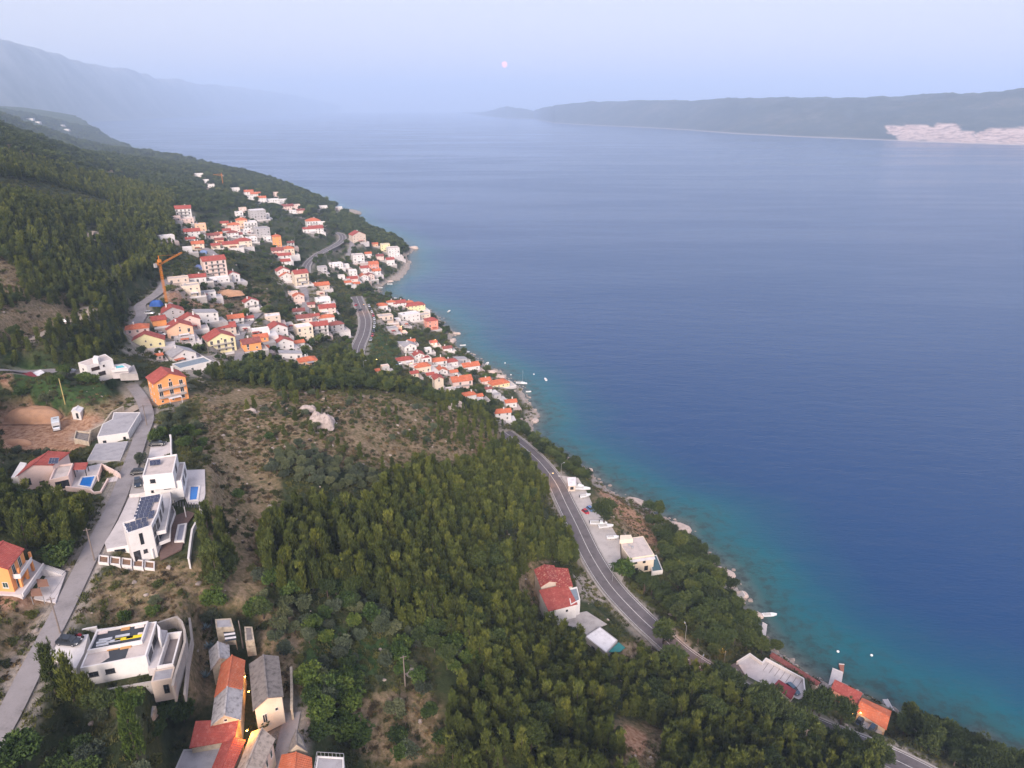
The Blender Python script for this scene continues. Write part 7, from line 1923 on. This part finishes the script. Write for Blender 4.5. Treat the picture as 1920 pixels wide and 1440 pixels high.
# ---------------------------------------------------------------- cranes, poles, lamps
cor = mat('crane_orange', (0.62, 0.22, 0.03), 0.6, .1)
def crane(px, py, ht, jib, ang, label, rise=.12):
    x, y, z, zc = hit(px, py, 0)
    root = empty('tower_crane', (x, y, z), R(ang), label, 'crane')
    def truss(name, a, b, w):
        a = Vector(a); b = Vector(b); d = (b - a); n = max(4, int(d.length / (w * 1.3))); d.normalize()
        up = Vector((0, 0, 1)) if abs(d.z) < .9 else Vector((0, 1, 0)); s_ = d.cross(up).normalized() * w / 2; u_ = s_.cross(d).normalized() * w / 2
        mb = MB(); cs = [s_ + u_, s_ - u_, -s_ - u_, -s_ + u_]
        for c_ in cs: mb.bar(a + c_, b + c_, w * .13)
        for i in range(n):
            p = a + (b - a) * i / n; q_ = a + (b - a) * (i + 1) / n
            for j in range(4): mb.bar(p + cs[j], q_ + cs[(j + 1) % 4], w * .10)
        return mb.build(name, cor, root)
    truss('mast', (0, 0, 0), (0, 0, ht), .85)
    truss('jib', (0.8, 0, ht), (jib, 0, ht + jib * rise), .6)
    truss('counter_jib', (-.8, 0, ht), (-jib * .14, 0, ht + .4), 1.1)
    MB().box(-jib * .14 - 1.2, -jib * .14, -.6, .6, ht - 1.4, ht + .6).build('counterweight', conc, root)
    MB().box(-.6, .8, -.7, .7, ht + .8, ht + 2.2).build('cab', cor, root)
    MB().bar((0, 0, ht + 2.25), (0, 0, ht + 4.2), .3).bar((0, 0, ht + 4.2), (jib * .7, 0, ht + jib * .7 * rise + .5), .08).build('tie', cor, root)
    MB().box(-2, 2, -2, 2, -1.5, .4).build('base', conc, root); clear(x, y, 3)
    return root
crane(313, 570, 21, 14, 62, 'tall orange tower crane standing beside the village lane', .25)
crane(419, 353, 20, 20, 150, 'thin distant tower crane on the wooded slope', .02)
polem = mat('weathered_pole', (0.20, 0.16, 0.14), 0.9, .15)
ycol = mat('yellow_pole', (0.50, 0.38, 0.16), 0.85, .1)
def pole(px, py, h, label, z=None, m=None, cross=True):
    if z is None: x, y, z, zc = hit(px, py, 0)
    else: x, y = unproj(px, py, z)
    root = empty('utility_pole', (x, y, z), 0.3, label, 'utility pole')
    MB().tube([(0, 0, -1), (0, 0, h)], [.17, .11], 8).build('post', m or polem, root)
    if cross: MB().bar((-.7, 0, h - .4), (.7, 0, h - .4), .1).build('crossarm', polem, root)
    return Vector((x, y, z + h - .35))
tp = [pole(114, 1190, 8.5, 'grey pole beside the lane at the white house yard'), pole(178, 1054, 8.5, 'leaning grey pole beside the lane below the solar villa')]
pole(122, 757, 9, 'yellowish pole standing in the green slope above the sand pit', m=ycol, cross=False)
tp.append(pole(276, 800, 7.5, 'thin pole beside the lane near the concrete shell'))
pole(760, 1287, 8.5, 'brown pole standing alone in the clearing below the wood')
pole(1505, 1412, 8, 'thin pole among the pines below the parking deck'); pole(392, 668, 8, 'thin pole below the yellow balconied house')
pole(1158, 1072, 5, 'short pole at the edge of the boat park', cross=False); pole(456, 1215, 7, 'short pole beside the cottages', cross=False)
pole(228, 712, 4, 'white post at the turning of the lane', cross=False, m=frame_w)
wire = MB()
for a, b in ((Vector((*unproj(-30, 1400, 78), 87)), tp[0]), (tp[0], tp[1]), (tp[1], tp[2])):
    for o_ in (-.5, .5):
        ps_ = [a.lerp(b, i / 10) + Vector((o_, 0, -1.2 * (1 - (2 * i / 10 - 1) ** 2))) for i in range(11)]
        wire.tube(ps_, [.02] * 11, 4, cap=False)
tag(wire.build('overhead_wire', darkm), 'pair of thin wires strung from pole to pole along the lane', 'wire')
glow = mat('lamp_glow', (1, .6, .2), .5)
glow = bpy.data.materials.new('sodium_lamp'); glow.use_nodes = True
gb = glow.node_tree.nodes['Principled BSDF']; gb.inputs['Emission Color'].default_value = (1.0, 0.50, 0.08, 1); gb.inputs['Emission Strength'].default_value = 14.0
def lamp_light(root, loc, W_, col=(1.0, 0.42, 0.06)):
    l = bpy.data.lights.new('lamp_light', 'POINT'); l.energy = W_; l.color = col; l.shadow_soft_size = .15
    o = bpy.data.objects.new('lamp_light', l); link(o, root); o.location = loc
def street_lamp(px, py, h, label, W_=0, ang=0, z=None):
    if z is None: x, y, z, zc = hit(px, py, 0)
    else: x, y = unproj(px, py, z)
    root = empty('street_lamp', (x, y, z), R(ang), label, 'street lamp')
    MB().tube([(0, 0, -.5), (0, 0, h), (1.2, 0, h + .35)], [.09, .06, .04], 6).build('post', metal, root)
    MB().box(1.0, 1.7, -.14, .14, h + .3, h + .42).build('lamp_head', metal, root)
    MB().box(1.08, 1.62, -.11, .11, h + .24, h + .298).build('lamp_glass', glow if W_ else lampm, root)
    if W_: lamp_light(root, (1.35, 0, h - .1), W_)
for a in ((1358,1240,5.5,'lit street lamp glowing yellow among the trees at the deck entrance',480,200), (1284,1205,6,'lit street lamp hidden in the pines above the shore',260,100), (1030,912,6,'lit street lamp glowing by the coast road near the kiosk',350,10), (1313,1262,5,'lit street lamp at the road edge before the deck',220,60),
    (768,700,6,'lit street lamp in the pines below the paved yard',500,0), (813,650,5,'lit street lamp glowing in the shrubs above the pier',600,0), (686,588,7,'lit street lamp with yellow glow on the upper coast road',500,180), (750,622,4,'lit lamp in front of the grey slab-roofed house',400,0), (703,690,5,'lit street lamp at the wood edge below the green field',350,0),
    (1148,1092,7,'unlit thin street lamp halfway along the coast road',0,190), (612,484,8,'tall unlit lamp post at the bay road curve',0,40), (683,700,7,'unlit lamp post at the end of the green field',0,0), (1052,893,6,'unlit lamp post where the boat park begins',0,30)):
    street_lamp(*a)
def wall_lamp(px, py, z, W_, label, col=(1.0, 0.45, 0.08)):
    x, y = unproj(px, py, z); root = empty('wall_lamp', (x, y, z), 0, label, 'lamp')
    MB().box(-.12, .12, -.12, .12, -.12, .12).build('lamp_glass', glow, root); MB().box(-.15, .15, -.15, .15, .121, .18).build('cap', darkm, root)
    lamp_light(root, (0, 0, -.35), W_, col)
wall_lamp(1598, 1337, 9.6, 60, 'glowing wall lamp between the two seaside houses'); wall_lamp(1614, 1336, 9.9, 40, 'glowing lamp at the corner of the orange roof by the sea'); wall_lamp(1657, 1382, 9.0, 80, 'glowing lamp at the low end of the seaside house')
wall_lamp(463, 1369, 68.6, 520, 'orange lamp flooding the courtyard between the red roofs', (1, .40, .05)); wall_lamp(459, 1268, 67.5, 45, 'small warm lamp on the side of the orange-roofed cottage'); wall_lamp(466, 1296, 66.5, 22, 'warm lamp in the passage beside the long stone house')

# ---------------------------------------------------------------- earth heap, boulders, ledges, tarpaulins
def lump(name, px, py, w, d, h, m, label, cat, z=None, seed=1, ang=0, kind=None, n=28, ex=2.0, jag=.2):
    if z is None: x, y, z, zc = hit(px, py, 0)
    else: x, y = unproj(px, py, z)
    vs = []; fs = []
    for i in range(n + 1):
        for j in range(n + 1):
            u_ = i / n * 2 - 1; v_ = j / n * 2 - 1
            r2 = (abs(u_) ** ex + abs(v_) ** ex)
            base = max(0, 1 - r2) ** .55
            X = u_ * w / 2; Y = v_ * d / 2
            nz = float(fbm(np.array([X * .45 + seed * 9]), np.array([Y * .45]), seed)[0]) * 2 * jag + float(fbm(np.array([X * 1.7]), np.array([Y * 1.7 + seed]), seed + 3)[0]) * jag * .6
            vs.append((X, Y, base * h * (1 + nz) - .6 * (1 - min(1, base * 3))))
    for i in range(n):
        for j in range(n): fs.append((i * (n + 1) + j, (i + 1) * (n + 1) + j, (i + 1) * (n + 1) + j + 1, i * (n + 1) + j + 1))
    o = MB().add(vs, fs).build(name, m); o.location = (x, y, z); o.rotation_euler.z = R(ang)
    for p_ in o.data.polygons: p_.use_smooth = cat == 'sand heap'
    return tag(o, label, cat, None, kind)
sandm = mat('orange_sand', (0.46, 0.26, 0.155), 0.95, .10, .7)
lump('sand_heap', 60, 781, 19, 10, 3.4, sandm, 'broad orange sand heap above the dug pit', 'sand heap', seed=4, ang=0)
lump('sand_heap', 30, 833, 10, 4, 1.6, sandm, 'low orange bank on the near side of the pit', 'sand heap', seed=5)
lump('sand_heap', 422, 553, 22, 9, 3.0, sandm, 'ochre earth bank below the white terraced wing', 'sand heap', seed=6, ang=30)
M_ROCK = mat('rough_limestone', (0.40, 0.33, 0.30), 0.95, 0.3, .9)
lump('boulder', 603, 797, 9.5, 7, 4.2, M_ROCK, 'big pale boulder on the rocky hill', 'boulder', seed=7, ex=3, jag=.5)
lump('boulder', 577, 771, 6.5, 4, 2.0, M_ROCK, 'lower pale outcrop just above the big boulder', 'boulder', seed=8, ex=3, jag=.5)
lump('boulder', 469, 772, 4.5, 3, 1.3, M_ROCK, 'flat pale rock near the top of the dry path', 'boulder', seed=9, jag=.4)
lump('boulder', 849, 768, 4.5, 4, 3.0, M_ROCK, 'pointed pale rock at the seaward end of the rocky hill', 'boulder', seed=10, ex=3, jag=.5)
lump('boulder', 862, 765, 4.5, 4, 2.6, M_ROCK, 'pale rock beside the pointed one on the rocky hill', 'boulder', seed=12, ex=3, jag=.5)
lump('boulder', 770, 1260, 3.5, 3, 2.2, mat('grey_rock', (.20, .18, .18), .95, .2), 'grey rock at the wood edge above the clearing', 'boulder', seed=13, jag=.4)
pl = mat('pale_shore_rock', (0.50, 0.40, 0.35), 0.95, 0.16, .8)
for px, py, w, d, h, an, lab in ((1188,942,11,6,1.7,-20,'flat pale ledge jutting into the water below the boat park'), (1270,992,12,8,1.9,-30,'broad pale ledge with a rusty rocky edge below the restaurant'), (1357,1076,9,6,1.6,-40,'pale ledge on the shore among the pines'), (1388,1117,6,4,1.3,10,'small tilted ledge beside the slipway'),
    (1103,882,5,3,1.2,0,'small pale rock at the water north of the boat park'), (1421,1155,4,3,1.0,0,'little white rocks off the pine shore'), (896,683,8,5,1.6,-20,'pale rocks in front of the salmon-orange waterfront roof'), (922,699,9,5,1.8,-10,'pale rocky spur north of the rocky shore houses'), (938,708,8,6,2.0,-20,'pale rocks behind the long orange roof'), (1003,790,5,4,1.5,60,'rusty rock at the tip of the cove'),
    (848,640,9,5,2.0,70,'pinkish rocks below the shore pines'), (856,626,7,3,1.2,0,'thin rock spur reaching out above the short pier'), (776,466,12,7,3.0,0,'pinkish cliff rock at the tip of the wooded point'), (730,528,9,4,1.2,20,'pale rocks closing the little bay')):
    x, y = unproj(px, py, .2)
    lump('shore_rock', px, py, w, d, h, pl, lab, 'rock', z=.1, seed=int(px) % 17, ang=an, ex=3, jag=.3, n=20)
for px, py, cc_, nm_, lab in ((293,571,(0.03,0.10,0.35),'blue_tarpaulin','crumpled blue tarpaulin above the peach houses'), (382,475,(0.20,0.28,0.48),'faded_tarpaulin','faded blue awning beside the uphill lane'), (373,503,(0.10,0.14,0.30),'dark_tarpaulin','dark blue heap beside the tall apartment block')):
    lump('tarpaulin', px, py, 6, 4, 2.2, mat(nm_, cc_, .6, .15), lab, 'tarpaulin', seed=int(px), ex=4, jag=.4, n=12)
# tall cypress and agaves
def cypress(px, py, h, label):
    x, y, z, zc = hit(px, py, 0)
    root = empty('cypress_tree', (x, y, z), 0, label, 'cypress')
    nr.seed(77); n = 620
    t = nr.uniform(0, 1, n) ** 1.1; a = nr.uniform(0, 6.28, n); r = 1.25 * np.sin(np.clip((1 - t) * .92 + .08, 0, 1) * pi * .62) * (1 - t ** 3 * .2) * nr.uniform(.75, 1.05, n)
    c = np.stack([np.cos(a) * r, np.sin(a) * r, .9 + t * (h - 1)], 1)
    d = np.stack([np.cos(a) * .35, np.sin(a) * .35, np.full(n, 1.0)], 1)
    link(bpy.data.objects.new('crown', tri_cloud('cypress_crown', c, d, nr.uniform(.2, .6, n), 9, .5, .085, .22, M_DARKPINE if False else M_LEAF)), root)
    MB().tube([(0, 0, -.5), (0, 0, h * .7)], [.22, .1], 8).build('trunk', M_BARK, root)
cypress(257, 1421, 13.5, 'tall narrow dark cypress beside the stone hut')
agm = mat('agave_blue', (0.22, 0.29, 0.30), .6, .15)
for px, py, lab in ((385,1270,'large blue-grey agave left of the cottages'), (392,1215,'blue-grey agave beside the small grey cottage'), (385,1180,'spiky grey agave near the outer garden wall')):
    x, y, z, zc = hit(px, py, 0); mb = MB(); rr = random.Random(px)
    for i in range(34):
        a = rr.uniform(0, 6.28); e = rr.uniform(.2, 1.3); l = rr.uniform(1.2, 1.9); w_ = .13
        dx, dy, dz = cos(a) * cos(e), sin(a) * cos(e), sin(e)
        mb.add([(-sin(a) * w_, cos(a) * w_, .1), (sin(a) * w_, -cos(a) * w_, .1), (dx * l, dy * l, .1 + dz * l), (dx * l * .5, dy * l * .5, dz * l * .5 - .05)], [(0, 1, 2), (0, 3, 1), (0, 2, 3), (1, 3, 2)])
    o = mb.build('agave', agm); o.location = (x, y, z); tag(o, lab, 'agave')
# far houses on the slope beyond
for k, (px, py, w, lab) in enumerate(((57,224,22,'distant pale houses block on the far coastal slope, upper left'), (72,230,14,'distant pale house right of the upper block on the far slope'), (118,236,10,'distant white house high on the far slope end'), (126,244,14,'distant white house just below it on the far slope'), (1005,217,0,''))):
    if not w: continue
    x, y, z, zc = hit(px, py, 2)
    make_house(x, y, z, w * zc / F * .6, 14, 7, 0, 'flat', 'w', 'W', '', lab)
